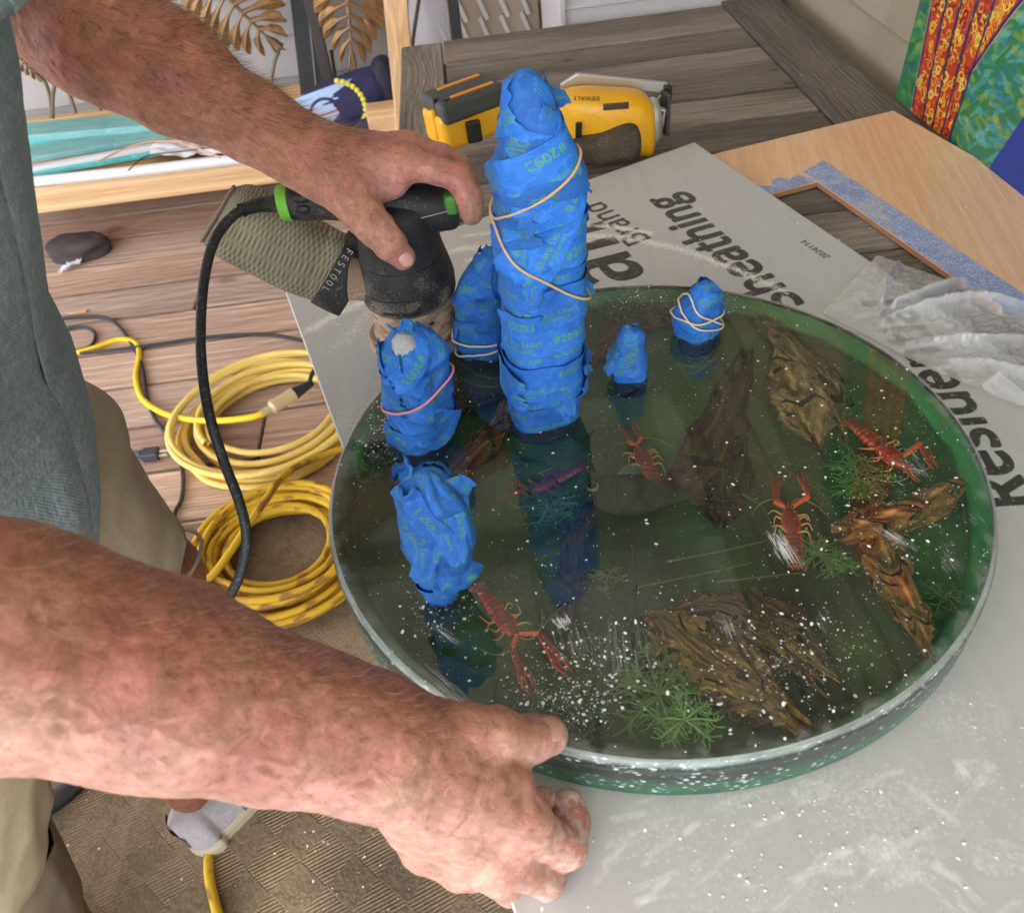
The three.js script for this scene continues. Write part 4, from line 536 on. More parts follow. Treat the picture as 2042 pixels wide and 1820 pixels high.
// ---------------------------------------------------------------- random-orbit sander
const sanderBase = pl(835, 668, DY + 0.001), SZ = sanderBase.z, sp = (x, y, dz = 0) => pz(x, y, SZ + dz);
const pxm = (d) => d / FPX; // metres per picture unit at a depth
{ const root = thing('sander', 'dusty black orbital sander with green trim and dust bag, held at the slab rim', 'sander', null, sanderBase.clone());
  const dustT = tex(512, 512, (u, v) => { const n = fbm(u * 8, v * 8, 3, 5), f = noise(u * 150, v * 150), d = sst(0.05, 0.5, n + 0.25 * f), sp2 = noise(u * 190, v * 190, 7) > 0.8 ? 50 : 0; return [38 + 40 * d + sp2, 38 + 37 * d + sp2, 39 + 33 * d + sp2]; });
  const dustT2 = tex(512, 512, (u, v) => { const n = fbm(u * 8, v * 8, 5, 5), f = noise(u * 150, v * 150), d = sst(-0.35, 0.25, n + 0.3 * f); return [148 + 48 * d, 126 + 44 * d, 104 + 38 * d]; });
  const blk = std({ map: rep(dustT, 4, 4), roughness: 0.62, bumpMap: rep(tapeBump, 20, 20), bumpScale: 0.0003 }), beige = std({ map: rep(dustT2, 3, 3), roughness: 0.95 }), pure = std({ color: L3(0.018, 0.018, 0.02), roughness: 0.5 }), green = std({ color: L3(0.18, 0.56, 0.05), roughness: 0.5 }), dgreen = std({ color: L3(0.07, 0.26, 0.035), roughness: 0.45 });
  const housT = tex(1024, 512, (u, v) => { const n = fbm(u * 14, v * 7, 3, 5), f = noise(u * 260, v * 130), low = sst(0.62, 0.05, v), d = sst(0.15 - 0.55 * low, 0.75 - 0.35 * low, n + 0.3 * f), sp2 = noise(u * 420, v * 210, 7) > 0.74 - 0.2 * low ? 46 + 40 * low : 0; return [36 + (36 + 66 * low) * d + sp2, 36 + (33 + 56 * low) * d + sp2, 37 + (29 + 44 * low) * d + sp2]; });
  const Y = (y) => sp(835, y).y - sanderBase.y, px = (n, y) => n * pxm(depthOf(sp(835, y)));
  const lathe = (rows, seg = 64) => new THREE.LatheGeometry(rows.map(([y, n]) => new THREE.Vector2(px(n, y), Y(y))), seg);
  part('sanding_pad', lathe([[668, 2], [668, 96], [664, 99], [657, 99], [653, 94], [652, 40]]), beige, root);
  part('skirt', lathe([[652, 40], [652, 82], [644, 85], [638, 84], [636, 80], [610, 82], [586, 86], [584, 84]]), beige, root);
  for (const a of [1.1, 1.9]) { const s = new THREE.SphereGeometry(0.0028, 10, 8); s.scale(1, 0.7, 0.4); s.rotateY(Math.PI / 2 - a); s.translate(Math.cos(a) * px(83, 606), Y(606), Math.sin(a) * px(83, 606)); part('vent_hole', s, pure, root); }
  part('housing', lathe([[585, 60], [585, 86], [580, 91], [572, 94], [556, 95], [535, 94], [515, 90], [498, 85], [470, 82], [440, 80], [415, 76], [398, 66], [388, 40], [386, 2]]), std({ map: housT, roughness: 0.6, bumpMap: rep(tapeBump, 3, 2), bumpScale: 0.0003 }), root);
  for (const [y, n] of [[548, 94.6], [500, 85.6]]) part('body_seam', new THREE.TorusGeometry(px(n, y), 0.0006, 6, 80).rotateX(Math.PI / 2).translate(0, Y(y), 0), pure, root);
  for (const [a0, a1] of [[1.32, 1.7], [1.76, 2.12]]) { const g = sheet(10, 2, (u, v) => { const a = lerp(a1, a0, u), r = px(94.6, 572); return V(Math.cos(a) * r, Y(574) + v * 0.0032, Math.sin(a) * r); }, (u, v) => [u, v]); part('vent_slot', thicken(g, 0.0006), pure, root); }
  // grip head running left to the cable
  const H2 = (x, y, n, dz = 0, k = 1) => { const p = sp(x, y, dz), w = pxm(depthOf(p)) * n; return [p.sub(sanderBase), V(0, w, 0), V(0, 0, w * k)]; };
  part('grip', loft([H2(578, 405, 30), H2(600, 405, 32), H2(650, 404, 32), H2(700, 406, 34), H2(770, 408, 37, 0, 1.1), H2(840, 412, 42, 0, 1.1), H2(885, 415, 41, 0, 1.05), H2(905, 416, 36), H2(914, 417, 24)], 32, 5, 0.12), blk, root);
  part('seam', tube([sp(705, 450, 0.018), sp(780, 448, 0.0205), sp(850, 432, 0.0215), sp(895, 420, 0.0205)].map((p) => p.sub(sanderBase)), 0.0006, 30, 5), std({ color: L3(0.3, 0.3, 0.29) }), root);
  for (const [x, y, w] of [[602, 396, 11], [604, 418, 9]]) { const p = sp(x, y, 0.0145).sub(sanderBase), g = new THREE.SphereGeometry(0.005, 14, 10); g.scale(1.4 * w / 10, 0.8, 0.5); g.translate(p.x, p.y, p.z); part('lock_dimple', g, pure, root); }
  const bt = new RoundedBoxGeometry(0.0125, 0.0185, 0.014, 4, 0.004); const bp = sp(899, 405, 0.012).sub(sanderBase); bt.rotateZ(-0.05); bt.translate(bp.x, bp.y, bp.z); part('power_button', bt, dgreen, root);
  part('green_ring', loft([H2(557, 404, 33), H2(566, 404, 35), H2(578, 405, 34.5)], 40, 4), green, root);
  // cable
  const cd = [[560, 405, 0.742], [520, 408, 0.742], [485, 417, 0.74], [452, 442, 0.735], [425, 485, 0.728], [408, 550, 0.72], [400, 640, 0.71], [402, 730, 0.70], [418, 830, 0.69], [446, 920, 0.685], [478, 1005, 0.685], [491, 1070, 0.69], [480, 1140, 0.70], [440, 1225, 0.72], [408, 1330, 0.76], [380, 1450, 0.84]].map(([x, y, d], i) => pd(x, y, d - (i > 1 && i < 9 ? 0.012 : 0)).sub(sanderBase));
  const cabT = tex(128, 64, (u, v) => { const n = fbm(u * 10, v * 6, 3, 3), d = noise(u * 60, v * 40) > 0.62 ? 50 : 0; return [33 + 8 * n + d, 34 + 8 * n + d, 37 + 8 * n + d]; });
  part('strain_relief', tube(cd.slice(0, 3), (t) => 0.0078 - 0.0024 * t, 30, 12), blk, root);
  part('cable', tube(cd.slice(1), 0.0044, 200, 12), std({ map: rep(cabT, 12, 12), roughness: 0.55 }), root);
  part('cable_collar', tube([cd[2].clone().lerp(cd[1], 0.06), cd[2].clone().lerp(cd[3], 0.12)], 0.0062, 8, 14), pure, root);
  // dust bag
  const bagT = tex(512, 512, (u, v) => { const a = Math.sin(u * 6.283 * 26) * Math.sin(v * 6.283 * 18), n = fbm(u * 6, v * 6, 3, 4), q = 0.5 + 0.5 * a; return [lerp(104, 158, q) + 26 * n, lerp(102, 152, q) + 26 * n, lerp(86, 130, q) + 22 * n]; });
  const bagB = tex(512, 512, (u, v) => 128 + 110 * Math.sin(u * 6.283 * 26) * Math.sin(v * 6.283 * 18), false);
  const bag = std({ map: rep(bagT, 10, 7.4), bumpMap: rep(bagB, 10, 7.4), bumpScale: 0.0016, roughness: 0.95, color: L3(1.3, 1.28, 1.24) });
  const B2 = (x0, y0, x1, y1, th, dz) => { const a = sp(x0, y0, dz), b = sp(x1, y1, dz), c = a.clone().add(b).multiplyScalar(0.5).sub(sanderBase); return [c, b.clone().sub(a).multiplyScalar(0.5), V(0, 0.12, 1).normalize().multiplyScalar(th)]; };
  part('dust_bag', loft([B2(404, 474, 462, 378, 0.016, -0.052), B2(430, 496, 498, 376, 0.030, -0.050), B2(500, 530, 560, 402, 0.036, -0.048), B2(570, 566, 622, 440, 0.034, -0.046), B2(632, 592, 690, 474, 0.026, -0.044)], 40, 8, 0.3), bag, root);
  { const s = B2(404, 474, 462, 378, 0.018, -0.052), pts = []; for (let i = 0; i < 24; i++) { const a = (i / 24) * 6.283; pts.push(s[0].clone().addScaledVector(s[1], Math.sign(Math.cos(a)) * Math.pow(Math.abs(Math.cos(a)), 0.7) * 1.05).addScaledVector(s[2], Math.sign(Math.sin(a)) * Math.pow(Math.abs(Math.sin(a)), 0.7) * 1.05)); } part('bag_piping', tube(pts, 0.0016, 90, 6, true), std({ color: L3(0.3, 0.24, 0.18), roughness: 0.9 }), root); }
  part('bag_collar', loft([B2(622, 590, 694, 470, 0.029, -0.042), B2(650, 604, 716, 484, 0.031, -0.042), B2(676, 616, 742, 500, 0.030, -0.042)], 36, 5, 0.45), blk, root);
  part('outlet_elbow', tube([sp(700, 556, 0.004), sp(735, 560, 0.006), sp(770, 556, 0.006)].map((p) => p.sub(sanderBase)), (t) => 0.020 - 0.003 * t, 16, 20), beige, root);
  { const lt = ctex(512, 96, (c) => { c.fillStyle = '#000'; c.fillRect(0, 0, 512, 96); c.strokeStyle = '#fff'; c.fillStyle = '#fff'; c.font = '78px monospace'; c.textAlign = 'center'; for (const [i, ch] of [...'FESTOOL'].entries()) c.fillText(ch, 40 + i * 72, 76); }, false); lt.wrapS = lt.wrapT = THREE.ClampToEdgeWrapping;
    const a = sp(701, 494, -0.008), b = sp(645, 583, -0.008), w = b.clone().sub(a), L = w.length(); w.normalize(); const n = V(0.1, 0.35, 1).normalize(), h = n.clone().cross(w).normalize();
    const g = sheet(12, 2, (u, v) => a.clone().addScaledVector(w, u * L).addScaledVector(h, (v - 0.5) * 0.011).sub(sanderBase), (u, v) => [u, v]); part('maker_lettering', g, std({ color: L3(0.42, 0.42, 0.4), alphaMap: lt, transparent: true, roughness: 0.6, side: THREE.DoubleSide }), root); }
  { const pt = ctex(256, 192, (c) => { c.fillStyle = '#1c1d1f'; c.fillRect(0, 0, 256, 192); c.strokeStyle = '#8c908e'; c.lineWidth = 4; c.strokeRect(8, 8, 240, 176); c.fillStyle = '#8c908e'; c.font = '22px sans-serif'; for (let i = 0; i < 6; i++) c.fillRect(26, 30 + i * 24, 60 + ((i * 53) % 130), 7); c.strokeRect(190, 120, 34, 34); });
    const g = sheet(14, 2, (u, v) => { const a = lerp(2.15, 1.0, u), r = px(83.2, 500); return V(Math.cos(a) * r, Y(540) + v * (Y(496) - Y(540)), Math.sin(a) * (r + (1 - v) * px(7, 540))); }, (u, v) => [u, v]); part('rating_plate', g, std({ map: pt, roughness: 0.6 }), root); }
}
// ---------------------------------------------------------------- cordless jigsaw on its side
{ const J = pl(1210, 322, TY), ZJ = J.z, jp = (x, y, dz = 0) => pz(x, y, ZJ + dz), root = thing('jigsaw', 'yellow and black cordless jigsaw lying on its side on the slatted table', 'jigsaw', null, J.clone());
  const yT = tex(256, 256, (u, v) => { const n = fbm(u * 6, v * 6, 3, 4), d = noise(u * 120, v * 120) > 0.7 ? -22 : 0; return [244 + 8 * n + d, 180 + 12 * n + d, 24 + 12 * n]; });
  const kT = tex(256, 256, (u, v) => { const n = fbm(u * 8, v * 8, 5, 4), d = noise(u * 120, v * 120) > 0.66 ? 40 : 0; return [70 + 26 * n + d, 60 + 24 * n + d * 0.9, 50 + 20 * n + d * 0.8]; });
  const yel = phy({ map: rep(yT, 9, 9), roughness: 0.42, clearcoat: 0.15 }), dark = std({ map: rep(kT, 9, 9), roughness: 0.8 }), slate = std({ color: L3(0.06, 0.065, 0.06), roughness: 0.55 }), steel = std({ color: L3(0.62, 0.61, 0.58), roughness: 0.35, metalness: 0.75 }), alu = std({ color: L3(0.5, 0.49, 0.46), roughness: 0.5, metalness: 0.55 }), pure = std({ color: L3(0.012, 0.012, 0.013), roughness: 0.25 });
  const S2 = (x, y, hw, hh, th, dz = 0) => { const p = jp(x, y, dz), k = pxm(depthOf(p)); return [p.sub(J), V(0, hh * k, 0), V(0, 0, th), hw]; };
  const sec = (x, y, hh, th, dz = 0) => { const s = S2(x, y, 0, hh, th, dz); return [s[0], s[1], s[2]]; };
  part('motor_housing', loft([sec(1100, 250, 40, 0.022, -0.01), sec(1120, 246, 58, 0.030, -0.01), sec(1160, 240, 62, 0.034, -0.008), sec(1215, 240, 60, 0.036, -0.006), sec(1270, 244, 60, 0.036, -0.006), sec(1294, 252, 54, 0.032, -0.008), sec(1302, 258, 34, 0.02, -0.01)], 40, 6, 0.25), yel, root);
  part('grip', loft([sec(1130, 306, 20, 0.016, 0.03), sec(1160, 300, 27, 0.02, 0.03), sec(1200, 296, 32, 0.022, 0.03), sec(1245, 284, 38, 0.022, 0.03), sec(1268, 282, 34, 0.02, 0.03), sec(1276, 284, 20, 0.012, 0.028)], 32, 6, 0.1), dark, root);
  part('gear_cover', loft([sec(1294, 246, 44, 0.028, -0.012), sec(1308, 240, 42, 0.026, -0.012), sec(1316, 244, 30, 0.018, -0.014)], 28, 5, 0.2), alu, root);
  part('front_grip', loft([sec(990, 238, 34, 0.02, -0.006), sec(1040, 250, 36, 0.022, -0.004), sec(1110, 262, 34, 0.022, 0)], 28, 6, 0.25), dark, root);
  { const P = (x, y) => jp(x, y, -0.045).sub(J), pts = [[1117, 240], [1119, 166], [1150, 146], [1284, 160], [1336, 166], [1338, 182], [1286, 178], [1152, 164], [1134, 176], [1133, 240]].map(([x, y]) => P(x, y)), s = new THREE.Shape(); pts.forEach((p, i) => (i ? s.lineTo(p.x, p.y) : s.moveTo(p.x, p.y))); const g = new THREE.ExtrudeGeometry(s, { depth: 0.005, bevelEnabled: true, bevelSize: 0.0012, bevelThickness: 0.0012, bevelSegments: 2 }); g.translate(0, 0, pts[0].z); part('shoe', g, steel, root);
    const q = [[1133, 240], [1134, 177], [1152, 165], [1284, 178], [1300, 215], [1290, 240]].map(([x, y]) => P(x, y)), s2 = new THREE.Shape(); q.forEach((p, i) => (i ? s2.lineTo(p.x, p.y) : s2.moveTo(p.x, p.y))); const g2 = new THREE.ExtrudeGeometry(s2, { depth: 0.003, bevelEnabled: true, bevelSize: 0.0006, bevelThickness: 0.0006, bevelSegments: 1 }); g2.translate(0, 0, pts[0].z - 0.006); part('shoe_plate', g2, alu, root); }
  const bx2 = (w, h, d, x, y, dz, rx = 0, ry = 0, rz = 0, r = 0.003) => { const g = new RoundedBoxGeometry(w, h, d, 3, r); boxUV(g); g.rotateX(rx); g.rotateY(ry); g.rotateZ(rz); const p = jp(x, y, dz).sub(J); g.translate(p.x, p.y, p.z); return g; };
  part('shoe_lever', bx2(0.026, 0.014, 0.012, 1222, 190, -0.028), pure, root);
  part('shoe_end', bx2(0.012, 0.022, 0.02, 1330, 182, -0.04), pure, root); part('blade_guard', bx2(0.006, 0.062, 0.03, 1326, 225, -0.03, 0, 0.2), slate, root);
  part('guard_wire', tube([jp(1318, 190, -0.02), jp(1306, 205, -0.012), jp(1304, 222, -0.01), jp(1308, 240, -0.012)].map((p) => p.sub(J)), 0.0013, 24, 6), steel, root);
  part('blade_clamp', bx2(0.011, 0.028, 0.012, 1318, 234, -0.012, 0, 0, -0.15), steel, root); part('clamp_slot', bx2(0.005, 0.016, 0.004, 1318, 233, -0.0045, 0, 0, -0.15, 0.001), pure, root);
  part('window_badge', bx2(0.009, 0.026, 0.004, 1154, 262, 0.0265, 0, 0, -0.06, 0.001), pure, root); part('vent_patch', bx2(0.036, 0.009, 0.004, 1228, 212, 0.0235, -0.5, 0, -0.05, 0.001), dark, root);
  const letter = (str, x0, y0, x1, y1, dz, hgt, col, tilt = 0) => { const t = ctex(512, 128, (c) => { c.fillStyle = '#000'; c.fillRect(0, 0, 512, 128); c.fillStyle = '#fff'; c.font = 'bold 104px sans-serif'; c.textAlign = 'center'; const m = c.measureText(str).width; c.setTransform(490 / m, 0, 0, 1, 256, 0); c.fillText(str, 0, 102); }, false); t.wrapS = t.wrapT = THREE.ClampToEdgeWrapping; const a = jp(x0, y0, dz), b = jp(x1, y1, dz), w = b.clone().sub(a), L = w.length(); w.normalize(); const n = V(0, Math.sin(0.5 + tilt), Math.cos(0.5 + tilt)), h = n.clone().cross(w).normalize(); part('lettering', sheet(2, 2, (u, v) => a.clone().addScaledVector(w, u * L).addScaledVector(h, (v - 0.5) * hgt).sub(J), (u, v) => [u, v]), std({ color: col, alphaMap: t, transparent: true, roughness: 0.6, side: THREE.DoubleSide }), root); };
  letter('DEWALT', 1198, 197, 1142, 196, 0.0235, 0.010, L3(0.04, 0.03, 0.02), 0.25);
  // battery
  const rz = 0.3, ry = 0.42;
  const bat = part('battery', bx2(0.098, 0.05, 0.07, 925, 236, -0.004, 0, ry, 0.06, 0.010), yel, root);
  part('battery_top', bx2(0.10, 0.03, 0.074, 925, 196, -0.004, 0, ry, 0.06, 0.008), slate, bat);
  for (const o of [-0.021, 0.021]) { const g = new RoundedBoxGeometry(0.066, 0.003, 0.007, 2, 0.001); g.translate(0.004, 0, o); g.rotateY(ry); g.rotateZ(0.06); const p = jp(925, 196, -0.004).sub(J); g.translate(p.x, p.y + 0.0152, p.z); part('orange_stripe', g, std({ color: L3(0.8, 0.3, 0.02), roughness: 0.6 }), bat); }
  letter('FLEX', 918, 188, 962, 172, -0.004, 0.014, L3(0.5, 0.12, 0.04), 0.9);
  part('latch_window', bx2(0.021, 0.030, 0.01, 945, 262, 0.034, 0, ry * 0.4, 0.02, 0.003), pure, bat);
  for (const x of [868, 890]) part('latch_rail', bx2(0.008, 0.04, 0.012, x, 248, 0.022 + (x - 868) * 0.0004, 0, 0.3, 0.04, 0.003), yel, bat);
  for (const x of [868, 890]) part('latch_hook', bx2(0.007, 0.022, 0.01, x + 1, 212, 0.023 + (x - 868) * 0.0004, 0, 0.3, 0.04, 0.002), pure, bat);
  part('badge', bx2(0.006, 0.034, 0.004, 880, 250, 0.028, 0, 0.3, 0.04, 0.001), pure, bat);
}
// ---------------------------------------------------------------- painted canvas leaning on the side wall
{ const y0 = TY + 0.001, A = pl(1786, 196, y0), B = pl(2042, 366, y0), w = B.clone().sub(A).multiply(V(0.25, 0, 1)).normalize(), L = 0.8, HH = 1.0, n0 = V(-w.z, 0, w.x), tilt = 0.03; if (n0.x > 0) n0.negate();
  const up2 = V(0, Math.cos(tilt), 0).addScaledVector(n0, -Math.sin(tilt)).normalize(), nn = n0.clone().multiplyScalar(Math.cos(tilt)).add(V(0, Math.sin(tilt), 0));
  const art = ctex(1320, 1640, (c, W2, H2) => {
    const r = rng(44); c.fillStyle = '#2f7f4f'; c.fillRect(0, 0, W2, H2); c.translate(0, 820);
    const stroke = (x, y, l, wd, a, col) => { c.save(); c.translate(x, y); c.rotate(a); for (let k = 0; k < 5; k++) { c.fillStyle = col; c.globalAlpha = 0.35; c.fillRect(-l / 2 + r() * 6, -wd / 2 + k * wd / 5, l * (0.7 + 0.3 * r()), wd / 5 * 1.3); } c.restore(); c.globalAlpha = 1; };
    const G = ['#1f6b3a', '#3c9a5a', '#57b06a', '#1d5f5a', '#2a7f86', '#7fae3c', '#164f7a', '#2f8f4a', '#a9b63f'], Bc = ['#3aa0b4', '#5cc0c8', '#2b86a8', '#8fd0c8', '#c0b840', '#1f6fa0'];
    for (let i = 0; i < 6200; i++) { const x = r() * W2, y = r() * H2 - 820, low = y > 500 && x > 220; stroke(x, y, 20 + r() * 50, 6 + r() * 10, -0.9 + r() * 1.6, (low ? Bc : G)[Math.floor(r() * (low ? Bc.length : G.length))]); }
    const band = (pts, w0, col) => { c.lineCap = c.lineJoin = 'round'; c.strokeStyle = col; c.lineWidth = w0; c.beginPath(); c.moveTo(...pts[0]); for (let i = 1; i < pts.length - 1; i++) c.quadraticCurveTo(...pts[i], (pts[i][0] + pts[i + 1][0]) / 2, (pts[i][1] + pts[i + 1][1]) / 2); c.lineTo(...pts.at(-1)); c.stroke(); };
    const bands = [[[270, -820], [200, -300], [70, 250], [70, 520], [130, 900]], [[335, -820], [265, -300], [150, 260], [130, 520], [175, 900]], [[395, -820], [325, -300], [225, 260], [190, 520], [215, 900]], [[450, -820], [380, -300], [292, 260], [252, 500], [246, 900]], [[260, 640], [340, 470], [430, 430], [500, 380]], [[330, 270], [380, 90], [460, 60], [560, -10]]];
    for (const b of bands) band(b, 66, '#c98aa0'); for (const b of bands) band(b, 60, '#26335c'); for (const b of bands) band(b, 46, '#c23c1c');
    for (let i = 0; i < 3000; i++) { const b = bands[Math.floor(r() * bands.length)], t = r() * (b.length - 1.01), k = Math.floor(t), f = t - k, x = lerp(b[k][0], b[k + 1][0], f) + (r() - 0.5) * 40, y = lerp(b[k][1], b[k + 1][1], f) + (r() - 0.5) * 8; c.strokeStyle = ['#e0a828', '#d8c040', '#e86a2a', '#7a1c14', '#f0d060', '#d04a20'][Math.floor(r() * 6)]; c.lineWidth = 2 + r() * 4; c.beginPath(); c.arc(x, y, 3 + r() * 8, r() * 6, r() * 6 + 2.5); c.stroke(); }
    for (const b of bands) { c.globalAlpha = 0.9; band(b.map(([x, y]) => [x + 30, y]), 7, '#232f58'); c.globalAlpha = 1; }
    for (let i = 0; i < 5; i++) band([[560, 430], [610 + i * 12, 400 + i * 22], [650 + i * 8, 360 + i * 34]], 14, i % 2 ? '#c98aa0' : '#26335c');
    c.fillStyle = '#1d3f9a'; c.beginPath(); c.moveTo(440, 820); c.lineTo(540, 560); c.lineTo(1320, 480); c.lineTo(1320, 820); c.fill();
    for (let i = 0; i < 260; i++) stroke(560 + r() * 460, 560 + r() * 260, 40 + r() * 60, 8, -0.2 + r() * 0.4, ['#1b3a90', '#2348b0', '#16306f'][Math.floor(r() * 3)]);
  });
  const root = thing('painted_canvas', 'unframed canvas painted with red striped limbs on green and blue, leaning on the side wall', 'painting', null, A.clone());
  const bumpT = tex(256, 256, (u, v) => 128 + 90 * fbm(u * 20, v * 20, 3, 4), false);
  const g = sheet(20, 20, (u, v) => A.clone().addScaledVector(w, u * L).addScaledVector(up2, v * HH).addScaledVector(nn, 0.0005).sub(A), (u, v) => [u, v]);
  part('painted_face', g, std({ map: art, color: L3(0.8, 0.8, 0.8), bumpMap: rep(bumpT, 2, 2), bumpScale: 0.0012, roughness: 0.45, side: THREE.DoubleSide }), root);
  const fr = new THREE.BoxGeometry(L, HH, 0.016), M = new THREE.Matrix4().makeBasis(w, up2, nn); fr.translate(0, 0, -0.008); fr.applyMatrix4(M); fr.translate(...w.clone().multiplyScalar(L / 2).addScaledVector(up2, HH / 2).toArray()); part('stretcher', fr, std({ color: L3(0.6, 0.56, 0.48) }), root);
}
// ---------------------------------------------------------------- crumpled clear plastic sheet
{ const folds = [[[[1791, 521], [1768, 575], [1746, 623]], 0.022, 0.006], [[[1771, 644], [1877, 596], [1950, 573]], 0.030, 0.009], [[[1750, 669], [1825, 648], [1919, 623], [2060, 616]], 0.028, 0.008], [[[1746, 519], [1825, 524], [1970, 575], [2080, 640]], 0.018, 0.012], [[[1930, 800], [1987, 769], [2080, 835]], 0.026, 0.008], [[[1660, 620], [1720, 600], [1765, 560]], 0.012, 0.008], [[[1850, 735], [1960, 738], [2080, 760]], 0.014, 0.010], [[[1800, 700], [1900, 695], [2060, 700]], 0.016, 0.009], [[[1966, 573], [1962, 600], [1990, 640]], 0.02, 0.006], [[[1700, 640], [1760, 640], [1800, 660]], 0.010, 0.006], [[[1640, 628], [1690, 560], [1748, 516]], 0.008, 0.010]].map(([P, h, w]) => [P.map(([x, y]) => pl(x, y, PY)), h, w]);
  const seg = (p, a, b) => { const dx = b.x - a.x, dz = b.z - a.z, t = clamp(((p.x - a.x) * dx + (p.z - a.z) * dz) / (dx * dx + dz * dz)); return Math.hypot(p.x - a.x - t * dx, p.z - a.z - t * dz); };
  const c = [[1748, 515], [2110, 640], [1640, 628], [2120, 850]].map(([x, y]) => pl(x, y, PY + 0.001)), mid = pl(1850, 742, PY + 0.001);
  const f = (u, v) => { const far = c[0].clone().lerp(c[1], u), nr0 = c[2].clone().lerp(mid, clamp(u * 2)).lerp(mid.clone().lerp(c[3], clamp(u * 2 - 1)), u > 0.5 ? 1 : 0), p = far.lerp(nr0, v), e = Math.pow(Math.sin(Math.PI * clamp(u * 0.9 + 0.05)), 0.5) * Math.pow(Math.sin(Math.PI * clamp(v * 0.92 + 0.04)), 0.5);
    let h = 0; const q = p.clone(); q.x += 0.004 * noise(p.x * 30, p.z * 30, 5); q.z += 0.004 * noise(p.x * 30, p.z * 30, 9); for (const [P, hh, w] of folds) { let d = 9; for (let i = 0; i < P.length - 1; i++) d = Math.min(d, seg(q, P[i], P[i + 1])); h = Math.max(h, 0.75 * hh * Math.exp(-d / (w * 0.5))) + 0.07 * hh * Math.exp(-d / (w * 3)); }
    p.y += 0.001 + e * (0.004 + h + 0.003 * ridge(V(p.x, 0, p.z), 50, 4) + 0.0030 * ridge(V(p.x * 0.6 + p.z * 0.3, 0, p.z), 130, 9)); return p; };
  solo('plastic_sheet', sheet(230, 170, f), phy({ color: L3(0.95, 0.95, 0.95), transmission: 0.69, thickness: 0, roughness: 0.05, ior: 1.55, side: THREE.DoubleSide }), 'crumpled clear plastic sheet between the slab and the plywood at the right', 'plastic sheet');
}
// ---------------------------------------------------------------- cords on the floor
const ylT = tex(256, 64, (u, v) => { const n = fbm(u * 12, v * 6, 3, 4); return [244 + 8 * n, 214 + 12 * n, 118 + 20 * n]; }), ydT = tex(256, 64, (u, v) => { const n = fbm(u * 9, v * 6, 5, 5), d = sst(0.1, 0.45, n); return [214 - 60 * d, 172 - 66 * d, 34 + 10 * d]; });
const yl = std({ map: rep(ylT, 5, 12), roughness: 0.5 }), yd = std({ map: rep(ydT, 4, 12), roughness: 0.6 }), kb = std({ color: L3(0.028, 0.032, 0.042), roughness: 0.55 });
const fl = (x, y, h = 0.006) => pl(x, y, h), CR = 0.0065;
function coil(cx, cy, rx, loops, seed, h0, inner, tail0 = [], tail1 = []) { // a loosely wound cable
  const c = fl(cx, cy), Rr = c.distanceTo(fl(rx, cy)), r = rng(seed), pts = [...tail0];
  const ks = [...Array(loops + 1)].map(() => [inner + (1 - inner) * r(), (r() - 0.5) * 0.09 * Rr, (r() - 0.5) * 0.09 * Rr]);
  const N = 22; for (let i = 0; i < loops * N; i++) { const L = i / N, k = Math.floor(L), f = L - k, q = f * f * (3 - 2 * f), a = -L * 6.283 + 2.2, kk = lerp(ks[k][0], ks[k + 1][0], q), ox = lerp(ks[k][1], ks[k + 1][1], q), oz = lerp(ks[k][2], ks[k + 1][2], q);
    const rad = Rr * kk * (1 + 0.035 * noise(a * 0.9, k, seed)); pts.push(V(c.x + ox + Math.cos(a) * rad, h0 + CR * 0.6 + L * CR * 0.62 + 0.004 * noise(a * 0.7, seed, 4), c.z + oz + Math.sin(a) * rad * 0.93)); }
  pts.push(...tail1); return tube(pts, CR, pts.length * 5, 9);
}
solo('extension_cord', coil(548, 848, 364, 12, 5, 0, 0.62), yl, 'pale yellow extension cord coiled on the deck planks', 'extension cord');
solo('extension_cord', coil(572, 1122, 394, 14, 12, 0.006, 0.5, [fl(366, 1086, 0.012), fl(384, 1104, 0.012)], [fl(520, 1010, 0.09), fl(575, 940, 0.07), fl(650, 905, 0.05), fl(740, 880, 0.04)]), yd, 'dirty dark yellow extension cord coiled on the edge of the tan rug', 'extension cord');
solo('extension_cord', tube([fl(440, 1570, 0.014), fl(428, 1620, 0.014), fl(418, 1680, 0.014), fl(416, 1740, 0.014), fl(428, 1800, 0.014), fl(446, 1860, 0.014)], CR, 60, 9), yd, 'dirty yellow cord passing under the grey shoe', 'extension cord');
{ const root = thing('connector_cord', 'bright yellow extension cord lead ending in a clear plastic connector above the pale coil', 'extension cord'), ym = std({ color: S3(250, 214, 40), roughness: 0.45 });
  part('cable', tube([fl(60, 735), fl(118, 712), fl(180, 696), fl(238, 677), fl(270, 684), fl(277, 712), fl(271, 750), fl(282, 792), fl(318, 820, 0.02), fl(376, 836, 0.05), fl(450, 838, 0.07), fl(512, 829, 0.075), fl(524, 824, 0.075)], CR, 160, 9), ym, root);
  const a = fl(520, 826, 0.075), b = fl(585, 786, 0.075), d = b.clone().sub(a), m = phy({ color: L3(0.8, 0.68, 0.4), transmission: 0.25, thickness: 0, roughness: 0.3 });
  part('connector', tube([a, a.clone().addScaledVector(d, 0.3), a.clone().addScaledVector(d, 0.4), b], (t) => (t < 0.3 ? 0.008 : 0.0135), 24, 14), m, root);
  part('plug_body', tube([b.clone().addScaledVector(d, 0.02), b.clone().addScaledVector(d, 0.35), b.clone().addScaledVector(d, 0.6)], (t) => 0.0125 - 0.006 * t, 16, 12), kb, root); part('pigtail', tube([b.clone().addScaledVector(d, 0.5), fl(622, 745, 0.08), fl(636, 728, 0.08), fl(680, 700, 0.06)], 0.0045, 20, 8), kb, root); }
